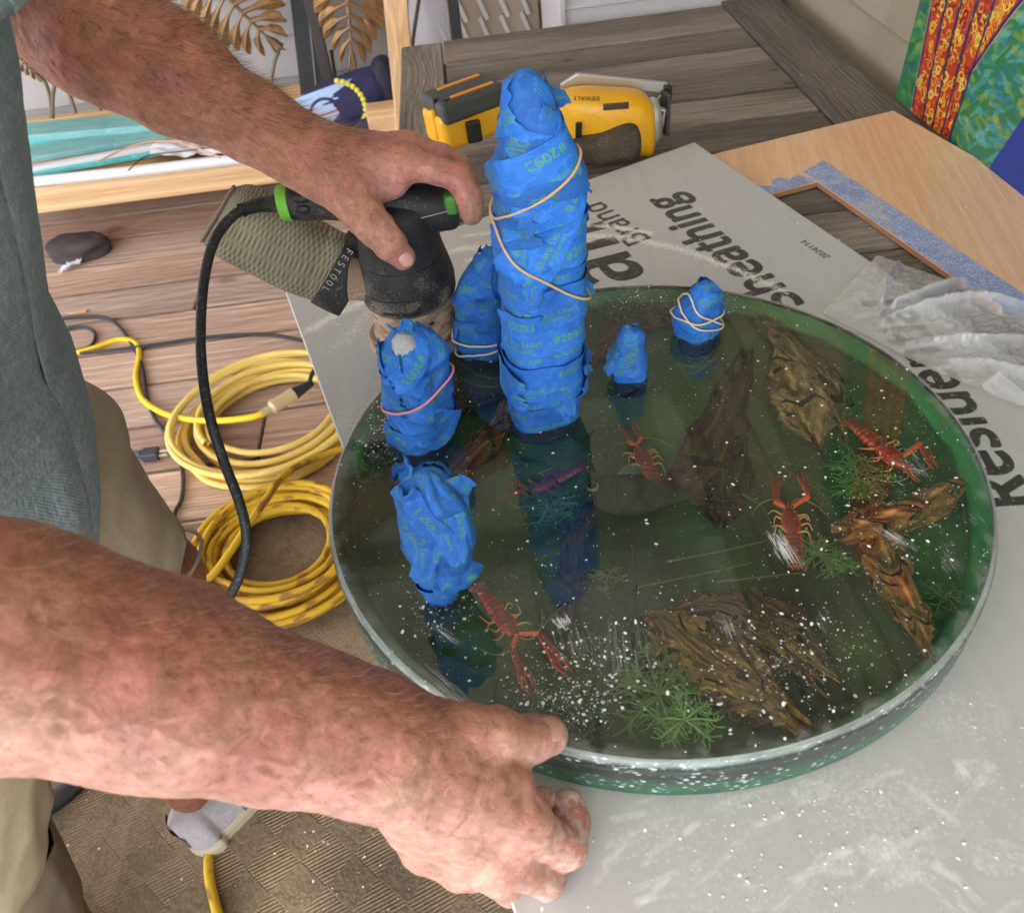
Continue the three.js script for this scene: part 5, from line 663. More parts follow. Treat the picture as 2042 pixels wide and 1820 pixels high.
solo('power_cord', tube([fl(90, 640), fl(134, 634), fl(190, 631), fl(226, 642), fl(262, 686), fl(282, 730), fl(292, 790), fl(306, 830), fl(336, 872), fl(358, 915), fl(365, 960), fl(360, 1000), fl(350, 1018), fl(344, 1050)], 0.0042, 160, 7), kb, 'thin black cord snaking down the deck left of the pale coil', 'power cord');
solo('power_cord', tube([fl(60, 688), fl(130, 702, 0.005), fl(180, 690), fl(188, 664), fl(166, 652), fl(134, 656), fl(96, 676)], 0.0042, 80, 7), kb, 'small loop of thin black cord beside the green shirt', 'power cord');
solo('power_cord', tube([fl(160, 704, 0.005), fl(240, 696, 0.012), fl(330, 684), fl(400, 674), fl(470, 668), fl(540, 668), fl(600, 678), fl(680, 700)], 0.0042, 120, 7), kb, 'thin black cord running across the deck towards the table', 'power cord');
{ const root = thing('plug_cord', 'grey-black three-pin plug lying on the deck beside the khaki shorts', 'plug'), g = [fl(200, 906, 0.012), fl(266, 907, 0.012), fl(318, 905, 0.012)], m = std({ color: L3(0.05, 0.056, 0.075), roughness: 0.5 });
  part('cable', tube([g[0], g[1].clone().lerp(g[0], 0.4), g[1]], 0.0042, 20, 8), m, root); part('grip', tube([g[1].clone().lerp(g[0], 0.02), g[1].clone().lerp(g[2], 0.3)], (t) => 0.006 + 0.003 * t, 12, 10), m, root); const b = new RoundedBoxGeometry(0.034, 0.02, 0.026, 3, 0.004); const c = g[1].clone().lerp(g[2], 0.66); b.translate(c.x, c.y, c.z); part('body', b, m, root);
  for (const [dx, dz, l] of [[0.026, -0.007, 0.017], [0.026, 0.007, 0.017], [0.029, 0.0, 0.02]]) { const p = new RoundedBoxGeometry(l, dz === 0 ? 0.005 : 0.0065, dz === 0 ? 0.005 : 0.002, 2, 0.0008); p.translate(c.x + dx, c.y + (dz === 0 ? 0.004 : -0.001), c.z + dz); part('pin', p, std({ color: L3(0.75, 0.7, 0.6), metalness: 0.8, roughness: 0.3 }), root); } }
solo('black_hose', tube([fl(20, 1660, 0.014), fl(70, 1622, 0.014), fl(120, 1590, 0.014), fl(160, 1555, 0.014)], 0.0135, 40, 14), std({ color: L3(0.02, 0.024, 0.026), roughness: 0.4 }), 'thick black hose on the rug behind the near trouser leg', 'hose');
{ const c = fl(158, 494, 0.018), g = new THREE.SphereGeometry(1, 40, 26), p = g.attributes.position; for (let i = 0; i < p.count; i++) { const x = p.getX(i), y = p.getY(i), z = p.getZ(i), k = 1 + 0.24 * noise(x * 1.6, y * 1.6, z * 1.6 + 3) + 0.05 * noise(x * 6, y * 6, z * 6); p.setXYZ(i, x * k * 0.085, Math.max(-0.02, y * k * 0.034), z * k * 0.06); } g.computeVertexNormals(); g.translate(c.x, c.y, c.z); solo('dark_cloth', g, std({ map: tex(128, 128, (u, v) => { const n = fbm(u * 8, v * 8, 3, 4); return [74 + 20 * n, 66 + 18 * n, 66 + 18 * n]; }), roughness: 0.95 }), 'bundled dark grey cloth on the deck beside the green shirt', 'cloth'); }
for (const [x, y, w, l] of [[150, 526, 0.04, 'crumpled white paper scrap below the dark cloth'], [130, 540, 0.032, 'folded grey-white paper scrap touching the green shirt']]) { const c = fl(x, y, 0.004); solo('paper_scrap', thicken(sheet(8, 8, (u, v) => V(c.x + (u - 0.5) * w, c.y + 0.012 * Math.abs(noise(u * 3, v * 3, x)) + 0.006 * u, c.z + (v - 0.5) * w * 0.8)), 0.0006), std({ color: L3(0.74, 0.75, 0.8), roughness: 0.8 }), l, 'paper'); }
{ const c = fl(140, 633, 0.006); const g = new THREE.BoxGeometry(0.05, 0.006, 0.008); g.rotateY(0.2); g.translate(c.x, c.y, c.z); const c2 = fl(128, 630, 0.004); solo('wood_offcut', box(0.05, 0.006, 0.012, c2.x + 0.03, 0.004, c2.z - 0.01), pineM[0], 'small pale wood offcut on the deck beside the green shirt', 'offcut'); }

// ---------------------------------------------------------------- pine rail box with scrap, metal leaves, posts
const ZR = -2.13, YT = 0.196, bpt = (x, y, Y) => pl(x, y, Y);
{ const a = pz(60, 368, ZR), b = pz(830, 300, ZR), root = thing('pine_shelf', 'pale pine shelf holding painted boards along the back of the deck', 'shelf', null, V(0, 0, 0)), L = b.x - a.x + 0.35;
  const xm = (a.x + b.x) / 2 - 0.15;
  part('front_rail', box(L, 0.068, 0.036, xm, YT - 0.034, ZR - 0.018, 0.004), pineM[0], root); part('back_rail', box(L, 0.068, 0.036, xm, YT - 0.03, -2.64, 0.004), pineM[1], root);
  for (let i = 0; i < 5; i++) part('shelf_board', box(L, 0.016, 0.085, xm, YT - 0.05, -2.21 - i * 0.093, 0.003), pineM[i % 3], root);
  part('end_rail', box(0.036, 0.066, 0.44, b.x - 0.012, YT - 0.034, -2.386, 0.004), pineM[2], root);
  for (const [x, z] of [[xm - L / 2 + 0.05, ZR - 0.06], [xm - L / 2 + 0.05, -2.6], [b.x - 0.06, -2.6], [b.x - 0.06, ZR - 0.07]]) part('leg', box(0.05, YT - 0.062, 0.05, x, (YT - 0.062) / 2 + 0.001, z, 0.003), pineM[1], root);
  const blk = pz(772, 262, ZR - 0.06); part('corner_block', box(0.085, 0.075, 0.06, blk.x, YT + 0.0385, ZR - 0.06, 0.004), pineM[0], root);
}
const upright = (name, label, cat, b, t, w, d, m, grp) => { const root = thing(name, label, cat, grp, b.clone()), dir = t.clone().sub(b), L = dir.length(), g = box(w, L, d, 0, L / 2, 0, 0.003); g.applyQuaternion(new THREE.Quaternion().setFromUnitVectors(V(0, 1, 0), dir.normalize())); part('shaft', g, m, root); return root; };
{ const b = pz(806, 285, -2.15), t = pz(783, -10, -2.19), d = t.clone().sub(b); upright('pine_post', 'pale pine upright standing at the left edge of the slatted table', 'post', b.clone().addScaledVector(d, -0.12).setY(0.002), b.clone().addScaledVector(d, 1.9), 0.056, 0.04, pineM[2]); }
const blackM = std({ color: L3(0.012, 0.0125, 0.015), roughness: 0.6 });
{ const b = pz(626, 190, -2.5), t = pz(606, -4, -2.56), d = t.clone().sub(b), r = upright('black_post', 'wide black metal post between the two metal leaves', 'post', b.clone().addScaledVector(d, -0.35), b.clone().addScaledVector(d, 2.2), 0.07, 0.045, blackM); const e = d.clone().multiplyScalar(2.4); part('edge_strip', tube([V(0.012, 0.0, 0.0245), e.clone().add(V(0.012, 0, 0.0245))], 0.003, 4, 6), std({ color: L3(0.16, 0.16, 0.17), roughness: 0.4 }), r); part('side_flange', box(0.03, 1.0, 0.02, 0.062, 0.46, -0.02), std({ color: L3(0.055, 0.045, 0.04), roughness: 0.6 }), r); }
{ const b = pz(913, 92, -2.2), t = pz(902, -4, -2.22), d = t.clone().sub(b); upright('black_post', 'narrow black metal post behind the back left of the slatted table', 'post', b.clone().addScaledVector(d, -3.5).setY(0.002), b.clone().addScaledVector(d, 4), 0.027, 0.027, blackM); }
solo('metal_rod', tube([pz(811, 120, -2.2), pz(810, 40, -2.22), pz(808, -60, -2.24)], 0.006, 10, 8), blackM, 'thin dark rod standing beside the pine upright', 'rod');
solo('metal_rod', tube([pz(820, 110, -2.3), pz(826, 60, -2.34), pz(842, -40, -2.42)], 0.005, 10, 8), std({ color: L3(0.08, 0.05, 0.035), roughness: 0.6 }), 'thin rusty rod slanting up beside the pine upright', 'rod');
// metal monstera leaves
const bronze = std({ map: tex(256, 256, (u, v) => { const n = fbm(u * 7, v * 7, 3, 4), m = fbm(u * 20, v * 20, 8, 3); return [158 + 50 * n + 18 * m, 118 + 40 * n + 16 * m, 70 + 26 * n + 20 * m]; }), roughness: 0.45, metalness: 0.35 }), bronzeD = std({ color: L3(0.36, 0.25, 0.14), roughness: 0.45, metalness: 0.4 });
function leaf(label, topPx, tipPx, halfPx, z, seed, extra = []) {
  const A = pz(...topPx, z), B = pz(...tipPx, z), root = thing('metal_leaf', label, 'metal leaf', null, A.clone()), ax = B.clone().sub(A), L = ax.length(), a = ax.clone().normalize(), s = V(-a.y, a.x, 0).normalize(), Hw = halfPx * pxm(depthOf(A)), nrm = V(0, 0, 1), r = rng(seed);
  const out = (t) => Hw * Math.pow(Math.sin(Math.PI * Math.pow(clamp(t * 0.93 + 0.07), 0.8)), 0.7);
  const P = (t, w, o = 0) => a.clone().multiplyScalar(t * L).addScaledVector(s, w).addScaledVector(nrm, o + 0.03 * Math.cos(w / Hw * 1.3) + 0.012 * Math.sin(t * 5));
  part('midrib', tube([0, 0.25, 0.5, 0.75, 1].map((t) => P(t, 0, 0.006)), (t) => 0.008 * (1.1 - t * 0.8), 30, 8), bronzeD, root);
  const n = 9; for (const sd of [-1, 1]) for (let i = 0; i < n; i++) { const t0 = 0.03 + i * 0.1, t1 = Math.min(0.985, t0 + 0.16 + 0.02 * r()), w = out(t1) * (0.92 + 0.1 * r());
    const cen = (u) => [lerp(t0, t1, Math.pow(u, 1.3)), sd * w * u]; const wd = L * 0.056;
    const g = sheet(14, 8, (u, v) => { const [t, ww] = cen(u), pinch = 0.28 + 0.9 * sst(0.25, 0.75, u) * (1 - 0.4 * sst(0.92, 1, u)); return P(t + ((v - 0.5) * 2 * wd * pinch) / L, ww, 0.006 * Math.sin(v * 3.14) + 0.004 * noise(u * 4, i, seed)); }, (u, v) => [u, v]);
    const lb = part('lobe', thicken(g, 0.003), bronze, root); part('rib', tube([0, 0.33, 0.66, 0.97].map((u) => { const [t, ww] = cen(u); return P(t, ww, 0.009); }), (t) => 0.0052 * (1 - 0.6 * t), 16, 6), bronzeD, lb); }
  for (const e of extra) part('stem', tube(e.map(([x, y, dz]) => pz(x, y, z + dz).sub(A)), 0.0055, 30, 7), std({ color: L3(0.2, 0.16, 0.11), roughness: 0.5, metalness: 0.3 }), root);
  return root;
}
leaf('bronze metal monstera leaf hanging between the black and pine posts', [688, -120], [704, 134], 78, -2.5, 5, [[[660, 100, -0.05], [668, 150, -0.05], [672, 185, -0.05]]]);
leaf('bronze metal monstera leaf turned sideways above the hairy forearm', [400, -80], [560, 96], 100, -2.52, 9, [[[562, 86, 0], [548, 120, 0], [536, 200, 0]], [[470, 60, 0], [440, 120, 0], [430, 200, 0]]]);
leaf('drooping bronze metal leaf half hidden behind the green shirt', [20, 60], [88, 155], 40, -2.5, 13, [[[80, 140, 0], [98, 190, 0], [101, 235, 0]], [[104, 235, 0], [106, 180, 0], [116, 150, 0], [130, 168, 0], [150, 225, 0]], [[192, 190, 0], [200, 220, 0]]]);
// scrap on the shelf
function lying(name, label, cat, p0, p1, Y, wd, th, m) { const a = bpt(...p0, Y), b = bpt(...p1, Y), d = b.clone().sub(a), L = d.length(), g = box(L, th, wd, 0, 0, 0, 0.002); g.rotateY(Math.atan2(-d.z, d.x)); const c = a.clone().add(b).multiplyScalar(0.5); g.translate(c.x, Y - th / 2, c.z); return solo(name, g, m, label, cat); }
const tealT = tex(256, 128, (u, v) => { const n = fbm(u * 6, v * 12, 3, 4), f = noise(u * 60, v * 80); return [128 + 22 * n + 8 * f, 186 + 20 * n + 8 * f, 184 + 18 * n + 6 * f]; }), tealM = std({ map: rep(tealT, 3, 6), roughness: 0.6 }), teal2 = std({ map: rep(tealT, 3, 6), color: L3(0.62, 1.18, 1.25), roughness: 0.5 });
lying('painted_board', 'wide teal painted board at the back of the pine shelf', 'board', [30, 258], [420, 226], YT + 0.045, 0.10, 0.022, tealM);
lying('painted_board', 'bright aqua painted board edge in the middle of the pine shelf', 'board', [30, 280], [400, 246], YT + 0.03, 0.022, 0.022, teal2);
lying('painted_board', 'grey-teal painted board slanting across the pine shelf', 'board', [30, 306], [430, 246], YT + 0.028, 0.085, 0.016, tealM);
lying('white_trim', 'white trim strip slanting beside the teal boards', 'trim', [50, 334], [450, 262], YT + 0.03, 0.022, 0.014, std({ color: L3(0.78, 0.76, 0.8), roughness: 0.5 }));
lying('white_trim', 'thin aqua-edged white strip in front of the slanting trim', 'trim', [60, 344], [460, 276], YT + 0.02, 0.014, 0.012, teal2);
lying('cardboard_strip', 'brown cardboard lying on the pine shelf behind the white pipe', 'cardboard', [60, 350], [520, 292], YT + 0.006, 0.10, 0.006, std({ map: tex(128, 128, (u, v) => { const n = fbm(u * 8, v * 8, 3, 4); return [166 + 22 * n, 128 + 20 * n, 70 + 18 * n]; }), roughness: 0.9 }));
solo('white_pipe', tube([bpt(30, 366, YT + 0.014), bpt(260, 342, YT + 0.014), bpt(520, 312, YT + 0.014), bpt(640, 300, YT + 0.014)], 0.0135, 40, 12), std({ color: L3(0.8, 0.8, 0.82), roughness: 0.4 }), 'white pipe lying along the front of the pine shelf', 'pipe');
solo('white_film', thicken(sheet(30, 10, (u, v) => { const p = bpt(lerp(300, 520, u), lerp(300, 286, u) + v * 24 - 4, YT + 0.02); p.y += 0.02 * ridge(V(u * 2, v, 0), 3, 4); return p; }), 0.0006), std({ color: L3(0.78, 0.78, 0.82), roughness: 0.45 }), 'crumpled white film at the right end of the white pipe', 'plastic film');
solo('copper_wire', tube([bpt(196, 322, YT + 0.04), bpt(240, 300, YT + 0.05), bpt(290, 284, YT + 0.06), bpt(345, 282, YT + 0.06), bpt(400, 298, YT + 0.05), bpt(440, 314, YT + 0.04)], 0.0022, 50, 6), std({ color: L3(0.75, 0.36, 0.2), metalness: 0.6, roughness: 0.35 }), 'thin copper wire arched over the cardboard', 'wire');
solo('black_wire', tube([bpt(255, 340, YT + 0.03), bpt(290, 312, YT + 0.04), bpt(360, 302, YT + 0.04), bpt(440, 292, YT + 0.04), bpt(500, 290, YT + 0.04)], 0.0016, 50, 6), blackM, 'thin black wire lying over the white pipe', 'wire');
{ // navy embroidered bag
  const Z = -2.3, c = pz(694, 200, Z), root = thing('cloth_bag', 'navy bag with a pale blue harbour patch edged in yellow beads', 'bag', null, c.clone()), k = pxm(depthOf(c));
  const cush = (w, h, d, m, rz, dx = 0, dy = 0, dz = 0) => { const g = new THREE.SphereGeometry(1, 40, 24), p = g.attributes.position; for (let i = 0; i < p.count; i++) { const f = (x) => Math.sign(x) * Math.pow(Math.abs(x), 0.62); p.setXYZ(i, f(p.getX(i)) * w * k, f(p.getY(i)) * h * k * (1 + 0.05 * noise(p.getX(i) * 3, p.getY(i) * 3)), p.getZ(i) * d + 0.006 * noise(p.getX(i) * 4, p.getY(i) * 4, 3)); } g.computeVertexNormals(); g.rotateZ(rz); g.translate(dx * k, dy * k, dz); return g; };
  const navy = std({ map: tex(128, 128, (u, v) => { const n = fbm(u * 7, v * 7, 3, 4); return [44 + 16 * n, 44 + 15 * n, 82 + 22 * n]; }), roughness: 0.8 });
  part('body', cush(96, 48, 0.05, navy, 0.2, 4, 0), navy, root); part('lower_fold', cush(70, 24, 0.05, navy, 0.12, 0, -48, 0.02), navy, root); part('dark_flap', cush(22, 50, 0.05, navy, 0.22, 84, 22, -0.01), std({ color: L3(0.02, 0.02, 0.04), roughness: 0.7 }), root);
  const pt = ctex(256, 192, (x) => { x.fillStyle = '#a9c6ea'; x.fillRect(0, 0, 256, 192); x.fillStyle = '#c6bfd6'; x.fillRect(0, 60, 90, 132); x.strokeStyle = '#2a3352'; x.lineWidth = 12; x.beginPath(); x.arc(110, 96, 60, 3.6, 5.9); x.stroke(); x.fillStyle = '#b9694a'; x.fillRect(70, 92, 110, 10); x.fillStyle = '#c4a0a0'; for (let i = 0; i < 6; i++) x.fillRect(92 + i * 16, 112 + (i % 3) * 6, 12, 34); x.fillStyle = '#b9694a'; x.fillRect(80, 150, 130, 9); x.fillStyle = '#3a4266'; x.fillRect(170, 118, 30, 26); });
  const pg2 = sheet(16, 14, (u, v) => { const X = (u - 0.5) * 130 - 34, Y = (v - 0.5) * 88 + 2, rnd = Math.hypot((u - 0.5) * 1.9, (v - 0.5) * 1.9); const e = 1 - 0.16 * Math.max(0, rnd - 0.9); return V((X * e * Math.cos(0.2) - Y * e * Math.sin(0.2)) * k, (X * e * Math.sin(0.2) + Y * e * Math.cos(0.2)) * k, 0.052 - 0.012 * rnd * rnd); }); part('patch', thicken(pg2, 0.003), std({ map: pt, roughness: 0.75 }), root);
  for (let i = 0; i < 12; i++) { const t = i / 11, a = lerp(1.15, -0.95, t), X = -20 + 56 * Math.cos(a) * 1.0, Y = 4 + 52 * Math.sin(a), s = new THREE.SphereGeometry(5.6 * k, 10, 8); s.scale(1, 1, 0.6); s.translate((X * Math.cos(0.2) - Y * Math.sin(0.2)) * k, (X * Math.sin(0.2) + Y * Math.cos(0.2)) * k, 0.05); part('bead', s, std({ color: L3(0.8, 0.72, 0.1), roughness: 0.5 }), root); }
}
// behind the table
{ const root = thing('storage_box', 'white grooved storage box standing behind the far edge of the slatted table', 'storage box', null, V(0.44, 0, -2.1)), m = std({ map: rep(wallT, 2, 2), color: L3(1.35, 1.35, 1.36), roughness: 0.45 });
  part('front_panel', box(0.45, 0.78, 0.03, 0, 0.392, 0.22, 0.006), m, root); part('body', box(0.44, 0.76, 0.4, 0, 0.382, 0, 0.008), m, root); part('lid', box(0.47, 0.03, 0.46, 0, 0.8, 0, 0.01), m, root);
  for (const y of [0.535, 0.555]) part('groove_bead', box(0.43, 0.006, 0.006, 0.0, y, 0.2365, 0.002), m, root); part('corner_trim', box(0.014, 0.776, 0.012, -0.218, 0.391, 0.2385, 0.003), m, root); }
{ const root = thing('lattice_panel', 'brown and white slatted lattice leaning behind the table', 'lattice', null, V(0.1, 0, -2.35)), lm = std({ color: L3(0.34, 0.27, 0.21), roughness: 0.7 }), lw = std({ color: L3(0.5, 0.46, 0.42), roughness: 0.7 });
  part('back_board', box(0.24, 0.9, 0.012, 0, 0.452, -0.012), lm, root); for (let i = 0; i < 15; i++) { const g = box(0.012, 0.22, 0.01, 0, 0, 0, 0.002); g.rotateZ(0.35); g.translate(-0.11 + (i % 5) * 0.055, 0.3 + Math.floor(i / 5) * 0.2, 0.0); part('slat', g, lw, root); } }
{ const root = thing('white_bin', 'white square bin against the house wall behind the narrow black post', 'bin', null, V(-0.06, 0, -2.5)), m = std({ map: rep(wallT, 2, 2), color: L3(1.3, 1.3, 1.35), roughness: 0.5 }); part('body', box(0.17, 0.46, 0.17, 0, 0.232, 0, 0.012), m, root); part('rim', box(0.18, 0.02, 0.18, 0, 0.475, 0, 0.006), m, root); }
// ---------------------------------------------------------------- person
// bones: [from, radius, to, radius]; groups are blended into the one before
const smin = (a, b, k) => { const h = Math.max(k - Math.abs(a - b), 0) / k; return Math.min(a, b) - h * h * k * 0.25; };
function bone(p, b) { const [A, ra, B, rb] = b, bx = B.x - A.x, by = B.y - A.y, bz = B.z - A.z, px = p.x - A.x, py = p.y - A.y, pz0 = p.z - A.z, t = clamp((px * bx + py * by + pz0 * bz) / (bx * bx + by * by + bz * bz + 1e-12)); const dx = px - t * bx, dy = py - t * by, dz = pz0 - t * bz; return Math.sqrt(dx * dx + dy * dy + dz * dz) - (ra + (rb - ra) * t); }
function surfaceNet(f, lo, hi, cell) { // smooth indexed mesh of f = 0
  const nx = Math.ceil((hi.x - lo.x) / cell) + 1, ny = Math.ceil((hi.y - lo.y) / cell) + 1, nz = Math.ceil((hi.z - lo.z) / cell) + 1, F = new Float32Array(nx * ny * nz), p = V(0, 0, 0), id = (i, j, k) => (k * ny + j) * nx + i;
  const C = 4; F.fill(1); // coarse blocks far from the surface are skipped
  for (let k = 0; k < nz; k += C) for (let j = 0; j < ny; j += C) for (let i = 0; i < nx; i += C) {
    p.set(lo.x + (i + C / 2) * cell, lo.y + (j + C / 2) * cell, lo.z + (k + C / 2) * cell); const d = f(p), far = Math.abs(d) > C * cell * 1.3 + 0.006;
    for (let c = k; c < Math.min(nz, k + C); c++) for (let b = j; b < Math.min(ny, j + C); b++) for (let a = i; a < Math.min(nx, i + C); a++) F[id(a, b, c)] = far ? d : f(p.set(lo.x + a * cell, lo.y + b * cell, lo.z + c * cell));
  }
  const vid = new Int32Array(nx * ny * nz).fill(-1), P = [], I = [];
  for (let k = 0; k < nz - 1; k++) for (let j = 0; j < ny - 1; j++) for (let i = 0; i < nx - 1; i++) {
    let m = 0; for (let q = 0; q < 8; q++) if (F[id(i + (q & 1), j + ((q >> 1) & 1), k + (q >> 2))] < 0) m |= 1 << q; if (m === 0 || m === 255) continue;
    let x = 0, y = 0, z = 0, n = 0; const E = (a, b) => { if (((m >> a) & 1) === ((m >> b) & 1)) return; const fa = F[id(i + (a & 1), j + ((a >> 1) & 1), k + (a >> 2))], fb = F[id(i + (b & 1), j + ((b >> 1) & 1), k + (b >> 2))], t = fa / (fa - fb); x += (a & 1) + t * ((b & 1) - (a & 1)); y += ((a >> 1) & 1) + t * (((b >> 1) & 1) - ((a >> 1) & 1)); z += (a >> 2) + t * ((b >> 2) - (a >> 2)); n++; };
    E(0, 1); E(2, 3); E(4, 5); E(6, 7); E(0, 2); E(1, 3); E(4, 6); E(5, 7); E(0, 4); E(1, 5); E(2, 6); E(3, 7);
    vid[id(i, j, k)] = P.length / 3; P.push(lo.x + (i + x / n) * cell, lo.y + (j + y / n) * cell, lo.z + (k + z / n) * cell);
  }
  const quad = (a, b, c, d, fl2) => { if (a < 0 || b < 0 || c < 0 || d < 0) return; if (fl2) I.push(a, b, c, a, c, d); else I.push(a, c, b, a, d, c); };
  for (let k = 1; k < nz - 1; k++) for (let j = 1; j < ny - 1; j++) for (let i = 1; i < nx - 1; i++) { const s = F[id(i, j, k)] < 0;
    if (s !== F[id(i + 1, j, k)] < 0) quad(vid[id(i, j - 1, k - 1)], vid[id(i, j, k - 1)], vid[id(i, j, k)], vid[id(i, j - 1, k)], s);
    if (s !== F[id(i, j + 1, k)] < 0) quad(vid[id(i - 1, j, k - 1)], vid[id(i - 1, j, k)], vid[id(i, j, k)], vid[id(i, j, k - 1)], s);
    if (s !== F[id(i, j, k + 1)] < 0) quad(vid[id(i - 1, j - 1, k)], vid[id(i, j - 1, k)], vid[id(i, j, k)], vid[id(i - 1, j, k)], s); }
  const N = new Float32Array(P.length), e = cell * 0.6; for (let i = 0; i < P.length; i += 3) { const x = P[i], y = P[i + 1], z = P[i + 2], g = V(f(p.set(x + e, y, z)) - f(p.set(x - e, y, z)), f(p.set(x, y + e, z)) - f(p.set(x, y - e, z)), f(p.set(x, y, z + e)) - f(p.set(x, y, z - e))).normalize(); N[i] = g.x; N[i + 1] = g.y; N[i + 2] = g.z; }
  const g = new THREE.BufferGeometry(); g.setAttribute('position', new THREE.Float32BufferAttribute(P, 3)); g.setAttribute('normal', new THREE.BufferAttribute(N, 3)); g.setIndex(I); return g;
}
function bounds(bones, m) { const b = new THREE.Box3(); for (const [A, ra, B, rb] of bones) { b.expandByPoint(A.clone().addScalar(ra)); b.expandByPoint(A.clone().addScalar(-ra)); b.expandByPoint(B.clone().addScalar(rb)); b.expandByPoint(B.clone().addScalar(-rb)); } return b.expandByScalar(m); }
const Q = (x, y, d, r) => [pd(x, y, d), r];
const chain = (...j) => j.slice(1).map((q, i) => [j[i][0], j[i][1], q[0], q[1]]);
// near arm: right hand braced at the rim of the slab
const nE = Q(-330, 1215, 0.325, 0.0495), nA = Q(0, 1282, 0.345, 0.0468), nB = Q(323, 1362, 0.378, 0.0436), nC = Q(554, 1437, 0.410, 0.0355), nD = Q(692, 1472, 0.428, 0.0315), nW = Q(770, 1496, 0.438, 0.0285);
const nI = Q(1046, 1638, 0.464, 0.0152), nM = Q(1000, 1708, 0.470, 0.0152), nR = Q(925, 1708, 0.474, 0.0146), nP = Q(852, 1684, 0.476, 0.0138), nT = Q(986, 1463, 0.464, 0.0152);
const nearArm = { arm: [...chain(nE, nA, nB, nC, nD, nW)],
  palm: [...chain(nW, nI), ...chain(nW, nM), ...chain(nW, nR), ...chain(nW, nP), ...chain(nI, nM, nR, nP), ...chain(Q(800, 1470, 0.444, 0.024), nT), ...chain(Q(900, 1520, 0.455, 0.020), Q(1010, 1570, 0.466, 0.0165)), ...chain(Q(840, 1590, 0.452, 0.021), Q(960, 1630, 0.466, 0.017))],
  fingers: [chain(nT, Q(1040, 1479, 0.476, 0.0134), Q(1062, 1475, 0.482, 0.0142), Q(1090, 1468, 0.490, 0.0130)), chain(nI, Q(1092, 1672, 0.474, 0.0126), Q(1130, 1692, 0.483, 0.0124), Q(1140, 1640, 0.497, 0.0110), Q(1134, 1603, 0.503, 0.0100)), chain(nM, Q(1088, 1748, 0.486, 0.0126), Q(1084, 1772, 0.504, 0.0108), Q(1050, 1770, 0.516, 0.0095)), chain(nR, Q(1004, 1752, 0.488, 0.0124), Q(1020, 1768, 0.506, 0.0108), Q(1000, 1755, 0.518, 0.009)), chain(nP, Q(920, 1738, 0.492, 0.0108), Q(950, 1745, 0.508, 0.0095)), chain(Q(1040, 1610, 0.476, 0.011), Q(1086, 1592, 0.497, 0.0078))] };
// far arm: left hand over the head of the sander
const fE = Q(40, -60, 0.63, 0.054), fA = Q(200, 62, 0.645, 0.0505), fB = Q(350, 154, 0.66, 0.0425), fC = Q(508, 244, 0.68, 0.0292), fD = Q(590, 294, 0.69, 0.0252), fW = Q(648, 325, 0.696, 0.0250);
const fI = Q(806, 326, 0.698, 0.0152), fM = Q(815, 303, 0.720, 0.0146), fR = Q(796, 302, 0.742, 0.0138), fP = Q(765, 310, 0.756, 0.0128), fT = Q(722, 424, 0.694, 0.0168);
const farArm = { arm: chain(fE, fA, fB, fC, fD, fW),
  palm: [...chain(fW, fI), ...chain(fW, fM), ...chain(fW, fR), ...chain(fW, fP), ...chain(fI, fM, fR, fP), ...chain(Q(672, 362, 0.694, 0.022), fT), ...chain(Q(700, 372, 0.700, 0.020), Q(776, 358, 0.704, 0.016))],
  fingers: [chain(fT, Q(752, 457, 0.692, 0.0152), Q(779, 488, 0.698, 0.0140), Q(803, 513, 0.706, 0.0118)), chain(fI, Q(868, 338, 0.699, 0.0126), Q(914, 352, 0.703, 0.0122), Q(936, 396, 0.709, 0.0106), Q(941, 426, 0.712, 0.0094)), chain(fM, Q(880, 314, 0.722, 0.0118), Q(914, 330, 0.730, 0.0112), Q(932, 372, 0.738, 0.0098)), chain(fR, Q(870, 320, 0.748, 0.0112), Q(905, 345, 0.756, 0.0104), Q(918, 385, 0.760, 0.0092)), chain(fP, Q(840, 330, 0.765, 0.0102), Q(872, 356, 0.772, 0.0094), Q(880, 385, 0.776, 0.0085))] };
const field = (h, seed) => (p) => { let a = 9, m = 9; for (const b of h.arm) a = smin(a, bone(p, b), 0.02); if (h.palm) { for (const b of h.palm) m = smin(m, bone(p, b), 0.0072); a = smin(a, m, 0.016); let best = 9; for (const f of h.fingers) { let q = 9; for (const b of f) q = smin(q, bone(p, b), 0.0035); best = smin(best, smin(a, q, 0.0045), 0.001); } a = best; } return a + 0.0011 * noise(p.x * 55, p.y * 55, p.z * 55 + seed) + 0.0016 * noise(p.x * 22, p.y * 22, p.z * 22 + seed) + (h.palm ? 0.00042 * noise(p.x * 230, p.y * 230, p.z * 230) + 0.0005 * Math.pow(1 - Math.abs(noise(p.x * 120 + p.z * 60, p.y * 120, p.z * 60 - p.x * 30)), 5) : 0); };
const skinUV = (g, A, B) => { const ax = B.clone().sub(A).normalize(), s = V(-ax.z, 0, ax.x).normalize(), t = ax.clone().cross(s), p = g.attributes.position, n = g.attributes.normal, uv = new Float32Array(p.count * 2); for (let i = 0; i < p.count; i++) { const q = V(p.getX(i), p.getY(i), p.getZ(i)).sub(A), c = q.dot(s), d = q.dot(t), nn = Math.abs(n.getX(i) * t.x + n.getY(i) * t.y + n.getZ(i) * t.z); uv[i * 2] = q.dot(ax); uv[i * 2 + 1] = lerp(d, c, sst(0.45, 0.75, nn)); } g.setAttribute('uv', new THREE.BufferAttribute(uv, 2)); return g; };
